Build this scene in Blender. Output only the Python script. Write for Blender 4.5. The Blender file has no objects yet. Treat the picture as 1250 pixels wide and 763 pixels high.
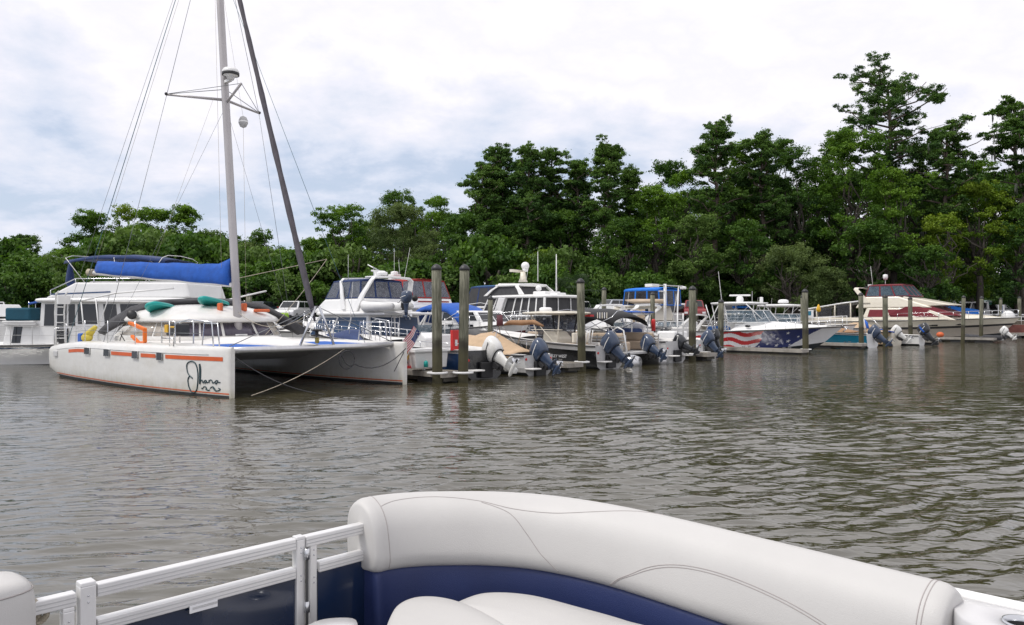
import bpy, bmesh, math, random
import numpy as np
from mathutils import Vector, Matrix, Euler, noise as mnoise

# ------------------------------------------------------------------ camera, sky, sun, exposure
scene = bpy.context.scene
col = scene.collection
R = math.radians
cam_d = bpy.data.cameras.new("camera"); cam = bpy.data.objects.new("camera", cam_d); col.objects.link(cam)
cam.location = (0, 0, 2.1); cam.rotation_euler = (R(90), 0, 0)
cam_d.sensor_width = 36; cam_d.lens = 36 * 950 / 1250
cam_d.shift_y = (385 - 381.5) / 1250
cam_d.clip_start = 0.05; cam_d.clip_end = 3000
cam_d.dof.use_dof = False
scene.camera = cam
vs = scene.view_settings
vs.view_transform = 'Standard'; vs.look = 'None'; vs.gamma = 1; vs.exposure = 0.2; vs.use_curve_mapping = False

SUN_EL, SUN_AZ = 58, 250          # degrees; azimuth measured from +Y clockwise (sun behind-left of the camera)
sun_d = bpy.data.lights.new("sun", 'SUN'); sun_d.energy = 2.0; sun_d.angle = R(14); sun_d.color = (1, .96, .9)
sun = bpy.data.objects.new("sun", sun_d); col.objects.link(sun)
sdir = Vector((math.cos(R(SUN_EL)) * math.sin(R(SUN_AZ)), math.cos(R(SUN_EL)) * math.cos(R(SUN_AZ)), math.sin(R(SUN_EL))))
sun.rotation_euler = (-sdir).to_track_quat('-Z', 'Y').to_euler()
sun.location = (0, 0, 60)

world = bpy.data.worlds.new("World"); scene.world = world; world.use_nodes = True
wn = world.node_tree; wn.nodes.clear()
def N(t, typ, **kw):
    n = t.nodes.new(typ)
    for k, v in kw.items():
        if k.startswith('i_'):
            key = k[2:]
            key = int(key) if key.isdigit() else key.replace('_', ' ')
            n.inputs[key].default_value = v
        else: setattr(n, k, v)
    return n
def ramp(t, stops, interp='LINEAR'):
    n = t.nodes.new('ShaderNodeValToRGB'); n.color_ramp.interpolation = interp
    e = n.color_ramp.elements
    while len(e) > 1: e.remove(e[-1])
    for i, (p, c) in enumerate(stops):
        if len(c) == 3: c = (*c, 1)
        if i == 0: e[0].position = p; e[0].color = c
        else: x = e.new(p); x.color = c
    return n
sky = N(wn, 'ShaderNodeTexSky', sky_type='NISHITA', sun_disc=False, sun_elevation=R(SUN_EL), sun_rotation=R(SUN_AZ))
skyb = N(wn, 'ShaderNodeBackground', i_Strength=0.12); wn.links.new(sky.outputs[0], skyb.inputs[0])
tc = N(wn, 'ShaderNodeTexCoord')
sep = N(wn, 'ShaderNodeSeparateXYZ'); wn.links.new(tc.outputs['Generated'], sep.inputs[0])
zz = N(wn, 'ShaderNodeMath', operation='MAXIMUM', i_1=0.0); wn.links.new(sep.outputs[2], zz.inputs[0])
za = N(wn, 'ShaderNodeMath', operation='ADD', i_1=0.30); wn.links.new(zz.outputs[0], za.inputs[0])
dx = N(wn, 'ShaderNodeMath', operation='DIVIDE'); wn.links.new(sep.outputs[0], dx.inputs[0]); wn.links.new(za.outputs[0], dx.inputs[1])
dy = N(wn, 'ShaderNodeMath', operation='DIVIDE'); wn.links.new(sep.outputs[1], dy.inputs[0]); wn.links.new(za.outputs[0], dy.inputs[1])
cmb = N(wn, 'ShaderNodeCombineXYZ', i_Z=3.7); wn.links.new(dx.outputs[0], cmb.inputs[0]); wn.links.new(dy.outputs[0], cmb.inputs[1])
nz1 = N(wn, 'ShaderNodeTexNoise', i_Scale=1.15, i_Detail=9.0, i_Roughness=0.55, i_Distortion=0.12); wn.links.new(cmb.outputs[0], nz1.inputs['Vector'])
nz2 = N(wn, 'ShaderNodeTexNoise', i_Scale=3.6, i_Detail=9.0, i_Roughness=0.58, i_Distortion=0.15); wn.links.new(cmb.outputs[0], nz2.inputs['Vector'])
mx = N(wn, 'ShaderNodeMath', operation='MULTIPLY_ADD', i_1=0.58); wn.links.new(nz2.outputs[0], mx.inputs[0])
m1 = N(wn, 'ShaderNodeMath', operation='MULTIPLY', i_1=0.50); wn.links.new(nz1.outputs[0], m1.inputs[0]); wn.links.new(m1.outputs[0], mx.inputs[2])
# lower part of the sky: a grey-blue bank; upper part: bright white
bank = ramp(wn, [(0.0, (.17,)*3), (0.05, (.13,)*3), (0.12, (.055,)*3), (0.20, (.075,)*3), (0.27, (.14,)*3), (0.36, (.22,)*3), (0.7, (.23,)*3)])
wn.links.new(sep.outputs[2], bank.inputs[0])
xr = N(wn, 'ShaderNodeMath', operation='MULTIPLY', i_1=0.09); wn.links.new(sep.outputs[0], xr.inputs[0])
ad = N(wn, 'ShaderNodeMath', operation='ADD'); wn.links.new(mx.outputs[0], ad.inputs[0]); wn.links.new(bank.outputs[0], ad.inputs[1])
ad2 = N(wn, 'ShaderNodeMath', operation='ADD'); ad2.use_clamp = True; wn.links.new(ad.outputs[0], ad2.inputs[0]); wn.links.new(xr.outputs[0], ad2.inputs[1])
cr = ramp(wn, [(0.50, (0.54, 0.61, 0.75)), (0.56, (0.64, 0.69, 0.81)), (0.61, (0.72, 0.745, 0.84)), (0.66, (0.80, 0.80, 0.88)), (0.72, (0.90, 0.885, 0.93)), (0.79, (0.84, 0.83, 0.89)), (0.88, (0.93, 0.91, 0.94))])
wn.links.new(ad2.outputs[0], cr.inputs[0])
cb = N(wn, 'ShaderNodeBackground', i_Strength=1.0); wn.links.new(cr.outputs[0], cb.inputs[0])
dens = ramp(wn, [(0.42, (0.6,)*3), (0.56, (1,)*3)]); wn.links.new(ad2.outputs[0], dens.inputs[0])
mixw = N(wn, 'ShaderNodeMixShader'); wn.links.new(dens.outputs[0], mixw.inputs[0])
wn.links.new(skyb.outputs[0], mixw.inputs[1]); wn.links.new(cb.outputs[0], mixw.inputs[2])
wo = N(wn, 'ShaderNodeOutputWorld'); wn.links.new(mixw.outputs[0], wo.inputs[0])

# ------------------------------------------------------------------ materials
MATS = {}
def mat(name, c, rough=.5, metal=0., var=.10, vscale=3., bump=0., bscale=60., coat=0., dirt=None, spec=.5, stretch=(1, 1, 1), sheen=0.):
    """principled surface with soft colour variation; dirt = (colour, scale, threshold)"""
    if name in MATS: return MATS[name]
    m = bpy.data.materials.new(name); m.use_nodes = True; t = m.node_tree
    p = t.nodes['Principled BSDF']
    p.inputs['Roughness'].default_value = rough; p.inputs['Metallic'].default_value = metal
    p.inputs['Coat Weight'].default_value = coat; p.inputs['Specular IOR Level'].default_value = spec
    p.inputs['Sheen Weight'].default_value = sheen
    g = N(t, 'ShaderNodeTexCoord'); mp = N(t, 'ShaderNodeMapping'); mp.inputs['Scale'].default_value = stretch
    t.links.new(g.outputs['Object'], mp.inputs[0])
    n = N(t, 'ShaderNodeTexNoise', i_Scale=vscale, i_Detail=5.0, i_Roughness=0.6); t.links.new(mp.outputs[0], n.inputs['Vector'])
    a = tuple(max(0, x * (1 - var)) for x in c); b = tuple(min(1, x * (1 + var)) for x in c)
    r = ramp(t, [(.3, a), (.7, b)]); t.links.new(n.outputs[0], r.inputs[0])
    out = r.outputs[0]
    if dirt:
        dn = N(t, 'ShaderNodeTexNoise', i_Scale=dirt[1], i_Detail=7.0, i_Roughness=0.7); t.links.new(mp.outputs[0], dn.inputs['Vector'])
        dr = ramp(t, [(dirt[2], (0,)*3), (min(1, dirt[2] + .22), (dirt[3] if len(dirt) > 3 else .6,)*3)]); t.links.new(dn.outputs[0], dr.inputs[0])
        mxn = N(t, 'ShaderNodeMix', data_type='RGBA'); t.links.new(dr.outputs[0], mxn.inputs[0])
        t.links.new(out, mxn.inputs[6]); mxn.inputs[7].default_value = (*dirt[0], 1); out = mxn.outputs[2]
    t.links.new(out, p.inputs['Base Color'])
    if bump:
        bn = N(t, 'ShaderNodeTexNoise', i_Scale=bscale, i_Detail=4.0); t.links.new(mp.outputs[0], bn.inputs['Vector'])
        bb = N(t, 'ShaderNodeBump', i_Strength=bump, i_Distance=0.02); t.links.new(bn.outputs[0], bb.inputs['Height'])
        t.links.new(bb.outputs[0], p.inputs['Normal'])
    MATS[name] = m
    return m
gel = mat('gelcoat_white', (.81, .81, .79), .28, coat=.3, var=.05, dirt=((.52, .47, .36), 1.3, .52, .35), stretch=(1, 1, 2.5))
gel2 = mat('gelcoat_cream', (.74, .69, .58), .32, coat=.2, var=.05, dirt=((.42, .34, .24), 1.1, .52, .4), stretch=(1, 1, 2.5))
gelc = mat('gelcoat_clean', (.80, .80, .79), .25, coat=.3, var=.03)
deckw = mat('deck_white', (.72, .71, .69), .6, var=.06, dirt=((.40, .37, .32), 2.2, .55, .4), bump=.1)
liner = mat('liner_grey', (.50, .50, .50), .6, var=.1, dirt=((.25, .23, .2), 2, .5, .5))
navyg = mat('gelcoat_navy', (.02, .05, .13), .2, coat=.5, var=.15)
tealg = mat('gelcoat_teal', (.01, .15, .24), .22, coat=.5, var=.1)
blackg = mat('gelcoat_black', (.012, .013, .016), .22, coat=.5, var=.2)
maroong = mat('gelcoat_maroon', (.11, .012, .02), .25, coat=.5, var=.15)
blueg = mat('stripe_blue', (.02, .10, .32), .3, coat=.3, var=.1)
antif = mat('antifoul_dark', (.03, .035, .04), .7, var=.3)
redst = mat('flag_red', (.52, .02, .03), .35, var=.1, coat=.3)
blust = mat('flag_blue', (.012, .03, .15), .35, var=.15, coat=.3)
whist = mat('flag_white', (.75, .75, .76), .35, var=.04, coat=.3)
orange = mat('stripe_orange', (.62, .10, .015), .45, var=.12, dirt=((.4, .12, .05), 4, .55, .4))
chrome = mat('stainless_tube', (.62, .63, .65), .22, metal=.95, var=.05)
alum = mat('mill_aluminium', (.60, .60, .61), .34, metal=.9, var=.08, vscale=8, stretch=(1, 1, .2))
alumw = mat('white_powder_tube', (.74, .74, .73), .35, var=.05)
rubber = mat('black_rubber', (.02, .02, .022), .55, var=.2)
canvb = mat('canvas_royal_blue', (.008, .085, .40), .85, var=.18, vscale=5, bump=.5, bscale=9, sheen=.1)
canvn = mat('canvas_navy', (.014, .035, .12), .85, var=.2, vscale=5, bump=.4, bscale=9, sheen=.1)
canvr = mat('canvas_red', (.32, .025, .02), .85, var=.15, vscale=5, bump=.4, bscale=9, sheen=.1)
canvm = mat('canvas_maroon', (.17, .02, .03), .85, var=.15, vscale=5, bump=.4, bscale=9, sheen=.1)
canvk = mat('canvas_charcoal', (.045, .045, .05), .85, var=.25, vscale=5, bump=.6, bscale=7, sheen=.1)
canvk2 = mat('canvas_black', (.013, .013, .015), .85, var=.25, vscale=5, bump=.4, bscale=9, sheen=.1)
canvt = mat('canvas_tan', (.50, .36, .23), .85, var=.12, vscale=4, bump=.5, bscale=6, dirt=((.25, .17, .1), 2, .55, .5))
canvtb = mat('canvas_brown', (.30, .17, .09), .85, var=.15, vscale=4, bump=.5, bscale=6)
canvtl = mat('canvas_teal', (.008, .075, .12), .8, var=.15, vscale=4, bump=.4, bscale=6)
canvc = mat('canvas_bright_blue', (.01, .16, .62), .8, var=.12, vscale=4, bump=.4, bscale=6)
winblue = mat('window_cover_blue', (.012, .05, .13), .35, var=.2, spec=.6)
winblk = mat('dark_glass', (.012, .014, .017), .06, var=.2, spec=.7)
winpur = mat('tinted_glass', (.06, .05, .075), .08, var=.2, spec=.7)
wincur = mat('curtained_window', (.42, .38, .33), .12, var=.12, vscale=7, spec=.6, stretch=(4, 4, .5))
mesh_d = mat('screen_mesh', (.045, .045, .048), .7, var=.25, vscale=6, stretch=(3, 3, .4))
cowlb = mat('cowling_blue_grey', (.035, .055, .10), .27, coat=.4, var=.12)
cowlw = mat('cowling_white', (.72, .72, .70), .3, coat=.3, var=.05, dirt=((.4, .38, .3), 3, .5, .5))
cowlk = mat('cowling_black', (.02, .022, .026), .3, coat=.4, var=.2)
plastw = mat('plastic_white', (.72, .72, .71), .4, var=.06)
plastk = mat('plastic_dark', (.03, .03, .032), .5, var=.2)
yellow = mat('yellow_plastic', (.70, .40, .02), .45, var=.1)
redp = mat('red_plastic', (.55, .02, .02), .4, var=.1)
tealp = mat('teal_board', (.01, .36, .32), .35, var=.06)
rope_m = mat('rope_tan', (.45, .40, .31), .85, var=.2, bump=.7, bscale=120)
rope_k = mat('rope_dark', (.05, .05, .055), .85, var=.2)
wire = mat('rigging_wire', (.20, .21, .22), .4, metal=.6, var=.1)
wireb = mat('rigging_teal', (.06, .14, .17), .5, var=.1)
mastm = mat('mast_aluminium', (.46, .44, .44), .42, metal=.35, var=.07, stretch=(1, 1, .2))
sailc = mat('jib_cover_grey', (.075, .068, .08), .8, var=.25, vscale=5, bump=.5, bscale=10, stretch=(2, 2, .6))
uphol = mat('vinyl_cushion_tan', (.48, .38, .28), .5, var=.1)
lime = mat('lime_plastic', (.35, .62, .03), .5, var=.1)

def mk_pile():
    m = bpy.data.materials.new('weathered_piling'); m.use_nodes = True; t = m.node_tree; p = t.nodes['Principled BSDF']
    g = N(t, 'ShaderNodeTexCoord'); mp = N(t, 'ShaderNodeMapping'); mp.inputs['Scale'].default_value = (9, 9, .9); t.links.new(g.outputs['Object'], mp.inputs[0])
    oi = N(t, 'ShaderNodeObjectInfo'); sc_ = N(t, 'ShaderNodeMath', operation='MULTIPLY', i_1=30.); t.links.new(oi.outputs['Random'], sc_.inputs[0])
    va = N(t, 'ShaderNodeVectorMath', operation='ADD'); t.links.new(mp.outputs[0], va.inputs[0]); t.links.new(sc_.outputs[0], va.inputs[1])
    n = N(t, 'ShaderNodeTexNoise', i_Scale=1.6, i_Detail=9., i_Roughness=.7); t.links.new(va.outputs[0], n.inputs['Vector'])
    r = ramp(t, [(.3, (.04, .042, .028)), (.5, (.135, .135, .095)), (.68, (.27, .26, .20))]); t.links.new(n.outputs[0], r.inputs[0])
    sp = N(t, 'ShaderNodeSeparateXYZ'); t.links.new(g.outputs['Object'], sp.inputs[0])
    n2 = N(t, 'ShaderNodeTexNoise', i_Scale=4., i_Detail=4.); t.links.new(g.outputs['Object'], n2.inputs['Vector'])
    a = N(t, 'ShaderNodeMath', operation='MULTIPLY_ADD', i_1=.5); t.links.new(n2.outputs[0], a.inputs[0]); t.links.new(sp.outputs[2], a.inputs[2])
    tide = ramp(t, [(.20, (1.0,)*3), (.24, (.85,)*3), (.385, (.8,)*3), (.43, (0,)*3)])
    dv = N(t, 'ShaderNodeMath', operation='DIVIDE', i_1=4.); t.links.new(a.outputs[0], dv.inputs[0]); t.links.new(dv.outputs[0], tide.inputs[0])
    mm = N(t, 'ShaderNodeMix', data_type='RGBA'); t.links.new(tide.outputs[0], mm.inputs[0]); t.links.new(r.outputs[0], mm.inputs[6]); mm.inputs[7].default_value = (.026, .020, .013, 1)
    # algae green below the tide stain
    alg = ramp(t, [(.0, (.5,)*3), (.28, (.6,)*3), (.36, (0,)*3)]); t.links.new(dv.outputs[0], alg.inputs[0])
    m2 = N(t, 'ShaderNodeMix', data_type='RGBA'); t.links.new(alg.outputs[0], m2.inputs[0]); t.links.new(mm.outputs[2], m2.inputs[6]); m2.inputs[7].default_value = (.09, .085, .04, 1)
    t.links.new(m2.outputs[2], p.inputs['Base Color']); p.inputs['Roughness'].default_value = .85
    bb = N(t, 'ShaderNodeBump', i_Strength=.7, i_Distance=.02); t.links.new(n.outputs[0], bb.inputs['Height']); t.links.new(bb.outputs[0], p.inputs['Normal'])
    return m
pile_m = mk_pile()
wood = mat('dock_wood', (.20, .18, .15), .85, var=.35, vscale=4, bump=.5, bscale=20, stretch=(1, 8, 1), dirt=((.06, .05, .03), 3, .5, .6))
woodd = mat('dock_wood_dark', (.06, .055, .045), .85, var=.4, vscale=4, bump=.5)
fasc = mat('dock_fascia', (.30, .28, .25), .7, var=.2, vscale=3, dirt=((.1, .09, .06), 2, .5, .6))

def glass_mat(name, tint, alpha, rough=.05):
    m = bpy.data.materials.new(name); m.use_nodes = True; t = m.node_tree; t.nodes.clear()
    tr = N(t, 'ShaderNodeBsdfTransparent'); tr.inputs[0].default_value = (.9, .92, .95, 1)
    p = N(t, 'ShaderNodeBsdfPrincipled'); p.inputs['Base Color'].default_value = (*tint, 1); p.inputs['Roughness'].default_value = rough
    g = N(t, 'ShaderNodeTexCoord'); n = N(t, 'ShaderNodeTexNoise', i_Scale=3.5, i_Detail=4., i_Distortion=.8); t.links.new(g.outputs['Object'], n.inputs['Vector'])
    r = ramp(t, [(.3, (max(0, alpha - .22),)*3), (.7, (min(1, alpha + .22),)*3)]); t.links.new(n.outputs[0], r.inputs[0])
    bb = N(t, 'ShaderNodeBump', i_Strength=.35, i_Distance=.03); t.links.new(n.outputs[0], bb.inputs['Height']); t.links.new(bb.outputs[0], p.inputs['Normal'])
    mx_ = N(t, 'ShaderNodeMixShader'); o = N(t, 'ShaderNodeOutputMaterial')
    t.links.new(r.outputs[0], mx_.inputs[0]); t.links.new(tr.outputs[0], mx_.inputs[1]); t.links.new(p.outputs[0], mx_.inputs[2]); t.links.new(mx_.outputs[0], o.inputs[0])
    return m
vinyl = glass_mat('clear_vinyl', (.17, .18, .21), .60)
vinyld = glass_mat('smoked_vinyl', (.05, .05, .055), .74)
glassb = glass_mat('windshield_glass', (.10, .15, .19), .50)

# ------------------------------------------------------------------ mesh builder
class MB:
    def __init__(s): s.v = []; s.f = []; s.m = []; s.s = []; s.mats = []
    def mi(s, m):
        if m not in s.mats: s.mats.append(m)
        return s.mats.index(m)
    def add(s, vs_, fs, m, smooth=False):
        b = len(s.v); s.v += [tuple(v) for v in vs_]; k = s.mi(m)
        for f in fs: s.f.append(tuple(i + b for i in f)); s.m.append(k); s.s.append(smooth)
        return s
    def box(s, x0, x1, y0, y1, z0, z1, m):
        return s.add([(x, y, z) for x in (x0, x1) for y in (y0, y1) for z in (z0, z1)],
                     [(0, 1, 3, 2), (4, 6, 7, 5), (0, 4, 5, 1), (2, 3, 7, 6), (0, 2, 6, 4), (1, 5, 7, 3)], m)
    def obox(s, c, size, rot, m):
        M = Matrix.Translation(c) @ Euler(rot).to_matrix().to_4x4(); a, b, d = (k / 2 for k in size)
        return s.add([M @ Vector((x, y, z)) for x in (-a, a) for y in (-b, b) for z in (-d, d)],
                     [(0, 1, 3, 2), (4, 6, 7, 5), (0, 4, 5, 1), (2, 3, 7, 6), (0, 2, 6, 4), (1, 5, 7, 3)], m)
    def beam(s, a, b, w, h, m):      # box beam between points
        a, b = Vector(a), Vector(b); d = (b - a).normalized(); up = Vector((0, 0, 1)) if abs(d.z) < .95 else Vector((0, 1, 0))
        x = d.cross(up).normalized(); y = x.cross(d)
        vs_ = [p + x * i * w / 2 + y * j * h / 2 for p in (a, b) for i, j in ((-1, -1), (1, -1), (1, 1), (-1, 1))]
        return s.add(vs_, [(3, 2, 1, 0), (4, 5, 6, 7), (0, 1, 5, 4), (1, 2, 6, 5), (2, 3, 7, 6), (3, 0, 4, 7)], m)
    def tube(s, pts, r, m, n=8, flat=1.0):
        pts = [Vector(p) for p in pts]; k = len(pts); rs = r if isinstance(r, (list, tuple)) else [r] * k
        vs_ = []; prev = None
        for i, p in enumerate(pts):
            d = (pts[min(i + 1, k - 1)] - pts[max(i - 1, 0)])
            d = d.normalized() if d.length > 1e-9 else Vector((0, 0, 1))
            if prev is None:
                up = Vector((0, 0, 1)) if abs(d.z) < .9 else Vector((1, 0, 0)); x = d.cross(up).normalized()
            else: x = (prev - d * prev.dot(d)).normalized()
            prev = x; y = d.cross(x)
            for j in range(n):
                a = 2 * math.pi * j / n; vs_.append(p + x * math.cos(a) * rs[i] + y * math.sin(a) * rs[i] * flat)
        fs = [(i * n + j, i * n + (j + 1) % n, (i + 1) * n + (j + 1) % n, (i + 1) * n + j) for i in range(k - 1) for j in range(n)]
        fs += [tuple(range(n - 1, -1, -1)), tuple((k - 1) * n + j for j in range(n))]
        return s.add(vs_, fs, m, True)
    def lathe(s, prof, m, n=20, M=None):
        M = M or Matrix(); vs_ = [M @ Vector((r * math.cos(2 * math.pi * j / n), r * math.sin(2 * math.pi * j / n), z)) for r, z in prof for j in range(n)]
        k = len(prof); fs = [(i * n + j, i * n + (j + 1) % n, (i + 1) * n + (j + 1) % n, (i + 1) * n + j) for i in range(k - 1) for j in range(n)]
        fs += [tuple(range(n - 1, -1, -1)), tuple((k - 1) * n + j for j in range(n))]
        return s.add(vs_, fs, m, True)
    def loft(s, rings, m, closed=True, caps=True, smooth=True, matfn=None):
        n = len(rings[0]); k = len(rings); vs_ = [p for r in rings for p in r]; b = len(s.v); s.v += [tuple(v) for v in vs_]
        for i in range(k - 1):
            for j in range(n if closed else n - 1):
                q = (i * n + j, i * n + (j + 1) % n, (i + 1) * n + (j + 1) % n, (i + 1) * n + j)
                s.f.append(tuple(x + b for x in q)); s.m.append(s.mi(matfn(i, j) if matfn else m)); s.s.append(smooth)
        if caps and closed:
            s.f.append(tuple(b + j for j in range(n - 1, -1, -1))); s.f.append(tuple(b + (k - 1) * n + j for j in range(n))); s.m += [s.mi(m)] * 2; s.s += [False] * 2
        return s
    def prism(s, poly, y0, y1, m, taper=None):     # polygon in x,z extruded along y; taper: list of y-scale per vertex
        n = len(poly); tp = taper or [1] * n
        vs_ = [(x, y0 * t, z) for (x, z), t in zip(poly, tp)] + [(x, y1 * t, z) for (x, z), t in zip(poly, tp)]
        fs = [tuple(range(n)), tuple(range(2 * n - 1, n - 1, -1))] + [(i, i + n, (i + 1) % n + n, (i + 1) % n) for i in range(n)]
        return s.add(vs_, fs, m)
    def panel(s, q, m, th=.012, uv=(0, 1, 0, 1), nrm=None):   # thin slab on a quad (4 corners: bl, br, tr, tl), sub-rectangle uv
        q = [Vector(p) for p in q]
        def P(u, v): return (q[0] * (1 - u) + q[1] * u) * (1 - v) + (q[3] * (1 - u) + q[2] * u) * v
        c = [P(uv[0], uv[2]), P(uv[1], uv[2]), P(uv[1], uv[3]), P(uv[0], uv[3])]
        nn = (c[1] - c[0]).cross(c[3] - c[0]).normalized()
        return s.add([p + nn * .003 for p in c] + [p + nn * (th + .003) for p in c],
                     [(3, 2, 1, 0), (4, 5, 6, 7), (0, 1, 5, 4), (1, 2, 6, 5), (2, 3, 7, 6), (3, 0, 4, 7)], m)
    def sphere(s, c, r, m, n=14, sc=(1, 1, 1)):
        prof = [(max(1e-4, math.sin(math.pi * i / (n // 2))) * r, -math.cos(math.pi * i / (n // 2)) * r) for i in range(n // 2 + 1)]
        return s.lathe(prof, m, n, Matrix.Translation(c) @ Matrix.Diagonal((*sc, 1)))

def part(name, mb, parent=None, bevel=0, label=None, shade=None, recalc=True, solid=0, subs=0):
    me = bpy.data.meshes.new(name); me.from_pydata(mb.v, [], mb.f)
    for m in mb.mats: me.materials.append(m)
    me.polygons.foreach_set('material_index', mb.m); me.polygons.foreach_set('use_smooth', mb.s)
    if recalc:
        bm = bmesh.new(); bm.from_mesh(me); bmesh.ops.recalc_face_normals(bm, faces=bm.faces); bm.to_mesh(me); bm.free()
    me.update(); o = bpy.data.objects.new(name, me); col.objects.link(o)
    if parent: o.parent = parent
    if bevel:
        b = o.modifiers.new('bevel', 'BEVEL'); b.width = bevel; b.segments = 2; b.limit_method = 'ANGLE'; b.angle_limit = R(35); b.harden_normals = False
    if solid:
        b = o.modifiers.new('solid', 'SOLIDIFY'); b.thickness = solid
    if subs:
        b = o.modifiers.new('subs', 'SUBSURF'); b.levels = subs; b.render_levels = subs
    if label: o['label'] = label
    return o
def tag(o, label, cat, group=None, kind=None):
    if label: o['label'] = label
    if cat: o['category'] = cat
    if group: o['group'] = group
    if kind: o['kind'] = kind
    return o
def thing(name, label, cat, loc=(0, 0, 0), rz=0, group=None):
    o = bpy.data.objects.new(name, None); col.objects.link(o); o.empty_display_size = .2
    o.location = loc; o.rotation_euler = (0, 0, R(rz)); return tag(o, label, cat, group)
def solo(name, mb, label, cat, loc=(0, 0, 0), rz=0, group=None, **kw):
    o = part(name, mb, None, **kw); o.location = loc; o.rotation_euler = (0, 0, R(rz)); return tag(o, label, cat, group)
def struct(name, mb, **kw):
    o = part(name, mb, None, **kw); o['kind'] = 'structure'; return o
def text_part(name, s, size, M, m, parent, ext=.003, bold=0.0, shear=0.0):
    cu = bpy.data.curves.new(name, 'FONT'); cu.body = s; cu.size = size; cu.extrude = ext; cu.align_x = 'CENTER'; cu.align_y = 'CENTER'; cu.offset = bold; cu.shear = shear
    o = bpy.data.objects.new(name, cu); col.objects.link(o); dg = bpy.context.evaluated_depsgraph_get()
    me = bpy.data.meshes.new_from_object(o.evaluated_get(dg)); bpy.data.objects.remove(o)
    o = bpy.data.objects.new(name, me); col.objects.link(o); me.materials.clear(); me.materials.append(m); o.parent = parent; o.matrix_local = M; return o
S2 = math.sqrt(.5)
def mar(s, t, z=0): return (-2.5 + S2 * (s - t), 24 + S2 * (s + t), z)   # marina grid: s along the piling line, t away from the river
def copy_tree(o, parent=None):
    c = o.copy(); col.objects.link(c); c.parent = parent
    for ch in [x for x in bpy.data.objects if x.parent == o]: copy_tree(ch, c)
    return c

# ------------------------------------------------------------------ water and land
def mk_water():
    m = bpy.data.materials.new('river_water'); m.use_nodes = True; t = m.node_tree; p = t.nodes['Principled BSDF']
    p.inputs['Base Color'].default_value = (.050, .044, .022, 1); p.inputs['Roughness'].default_value = .06; p.inputs['IOR'].default_value = 2.25
    g = N(t, 'ShaderNodeTexCoord')
    def lay(scale, rot, sx, sy, det, dist, rough=.55):
        mp = N(t, 'ShaderNodeMapping'); mp.inputs['Rotation'].default_value = (0, 0, R(rot)); mp.inputs['Scale'].default_value = (sx, sy, 1)
        t.links.new(g.outputs['Object'], mp.inputs[0])
        n = N(t, 'ShaderNodeTexNoise', i_Scale=scale, i_Detail=det, i_Roughness=rough, i_Distortion=dist); t.links.new(mp.outputs[0], n.inputs['Vector']); return n.outputs[0]
    a = lay(1.0, -14, 1.3, 3.6, 3., .6, .5); b = lay(1.0, -24, .45, 1.15, 2., .4); c = lay(1.0, 8, 5., 12., 2., .5)
    # patches of calm and ruffled water
    pt = lay(.09, 10, 1, 2.2, 3., .5); pr = ramp(t, [(.35, (.55,)*3), (.65, (1.15,)*3)]); t.links.new(pt, pr.inputs[0])
    def mul(x, k):
        n = N(t, 'ShaderNodeMath', operation='MULTIPLY', i_1=k); t.links.new(x, n.inputs[0]); return n.outputs[0]
    def add(x, y):
        n = N(t, 'ShaderNodeMath', operation='ADD'); t.links.new(x, n.inputs[0]); t.links.new(y, n.inputs[1]); return n.outputs[0]
    h = add(add(mul(a, WA), mul(b, WB)), mul(c, WC))
    hm = N(t, 'ShaderNodeMath', operation='MULTIPLY'); t.links.new(h, hm.inputs[0]); t.links.new(pr.outputs[0], hm.inputs[1])
    bp = N(t, 'ShaderNodeBump', i_Strength=1., i_Distance=1.); t.links.new(hm.outputs[0], bp.inputs['Height']); t.links.new(bp.outputs[0], p.inputs['Normal'])
    return m
WSTEEP = .068
WA, WB, WC = .040, .040, .0050
def axis(lo, hi, fine_lo, fine_hi, d0, grow):
    o = [fine_lo]
    while o[-1] < fine_hi: o.append(o[-1] + d0)
    d = d0
    while o[-1] < hi: d *= grow; o.append(o[-1] + d)
    d = d0; a = [fine_lo]
    while a[-1] > lo: d *= grow; a.append(a[-1] - d)
    return np.array(a[:0:-1] + o)
gx = axis(-900, 900, -7, 9, .05, 1.016); gy = axis(-60, 260, 2.4, 13, .034, 1.008)
GX, GY = np.meshgrid(gx, gy); SX = np.gradient(gx)[None, :]; SY = np.gradient(gy)[:, None]
rw = np.random.default_rng(11); HZ = np.zeros_like(GX)
wx = GX + .5 * np.sin(GY * .55 + GX * .21) + .25 * np.sin(GX * .9 - GY * .7); wy = GY + .35 * np.sin(GX * .45 + 1) + .18 * np.sin(GX * 1.3 + GY * .5)
for k in range(40):
    lam = .17 * (4.0 ** rw.uniform(0, 1)) if k % 3 else rw.uniform(.30, .52); th_ = R(110) + rw.normal(0, R(13) if lam > .3 else R(26)); kx, ky = math.cos(th_) * 2 * math.pi / lam, math.sin(th_) * 2 * math.pi / lam
    amp = WSTEEP * lam / (2 * math.pi) * rw.uniform(.5, 1.2); eff = 1 / (np.abs(math.cos(th_)) / lam * SX + np.abs(math.sin(th_)) / lam * SY + 1e-9)
    fade = np.clip((eff - 2.6) / 3., 0, 1); ph = wx * kx + wy * ky + rw.uniform(0, 6.28); env = .35 + 1.1 * np.clip(np.sin(wx * kx * .13 + wy * ky * .09 + rw.uniform(0, 6.28)) * np.sin(wy * kx * .17 - wx * ky * .11 + rw.uniform(0, 6.28)) + .3, 0, 1); HZ += amp * fade * env * 1.5 * np.exp(1.6 * (np.sin(ph) - 1))
patch = .80 + .28 * np.sin(GX * .31 + 1.3 * np.sin(GY * .17)) * np.sin(GY * .23 + GX * .08)
shel = np.clip((60 - GY) / 30, .35, 1)          # calmer water close to the shore
HZ *= patch * shel
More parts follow.
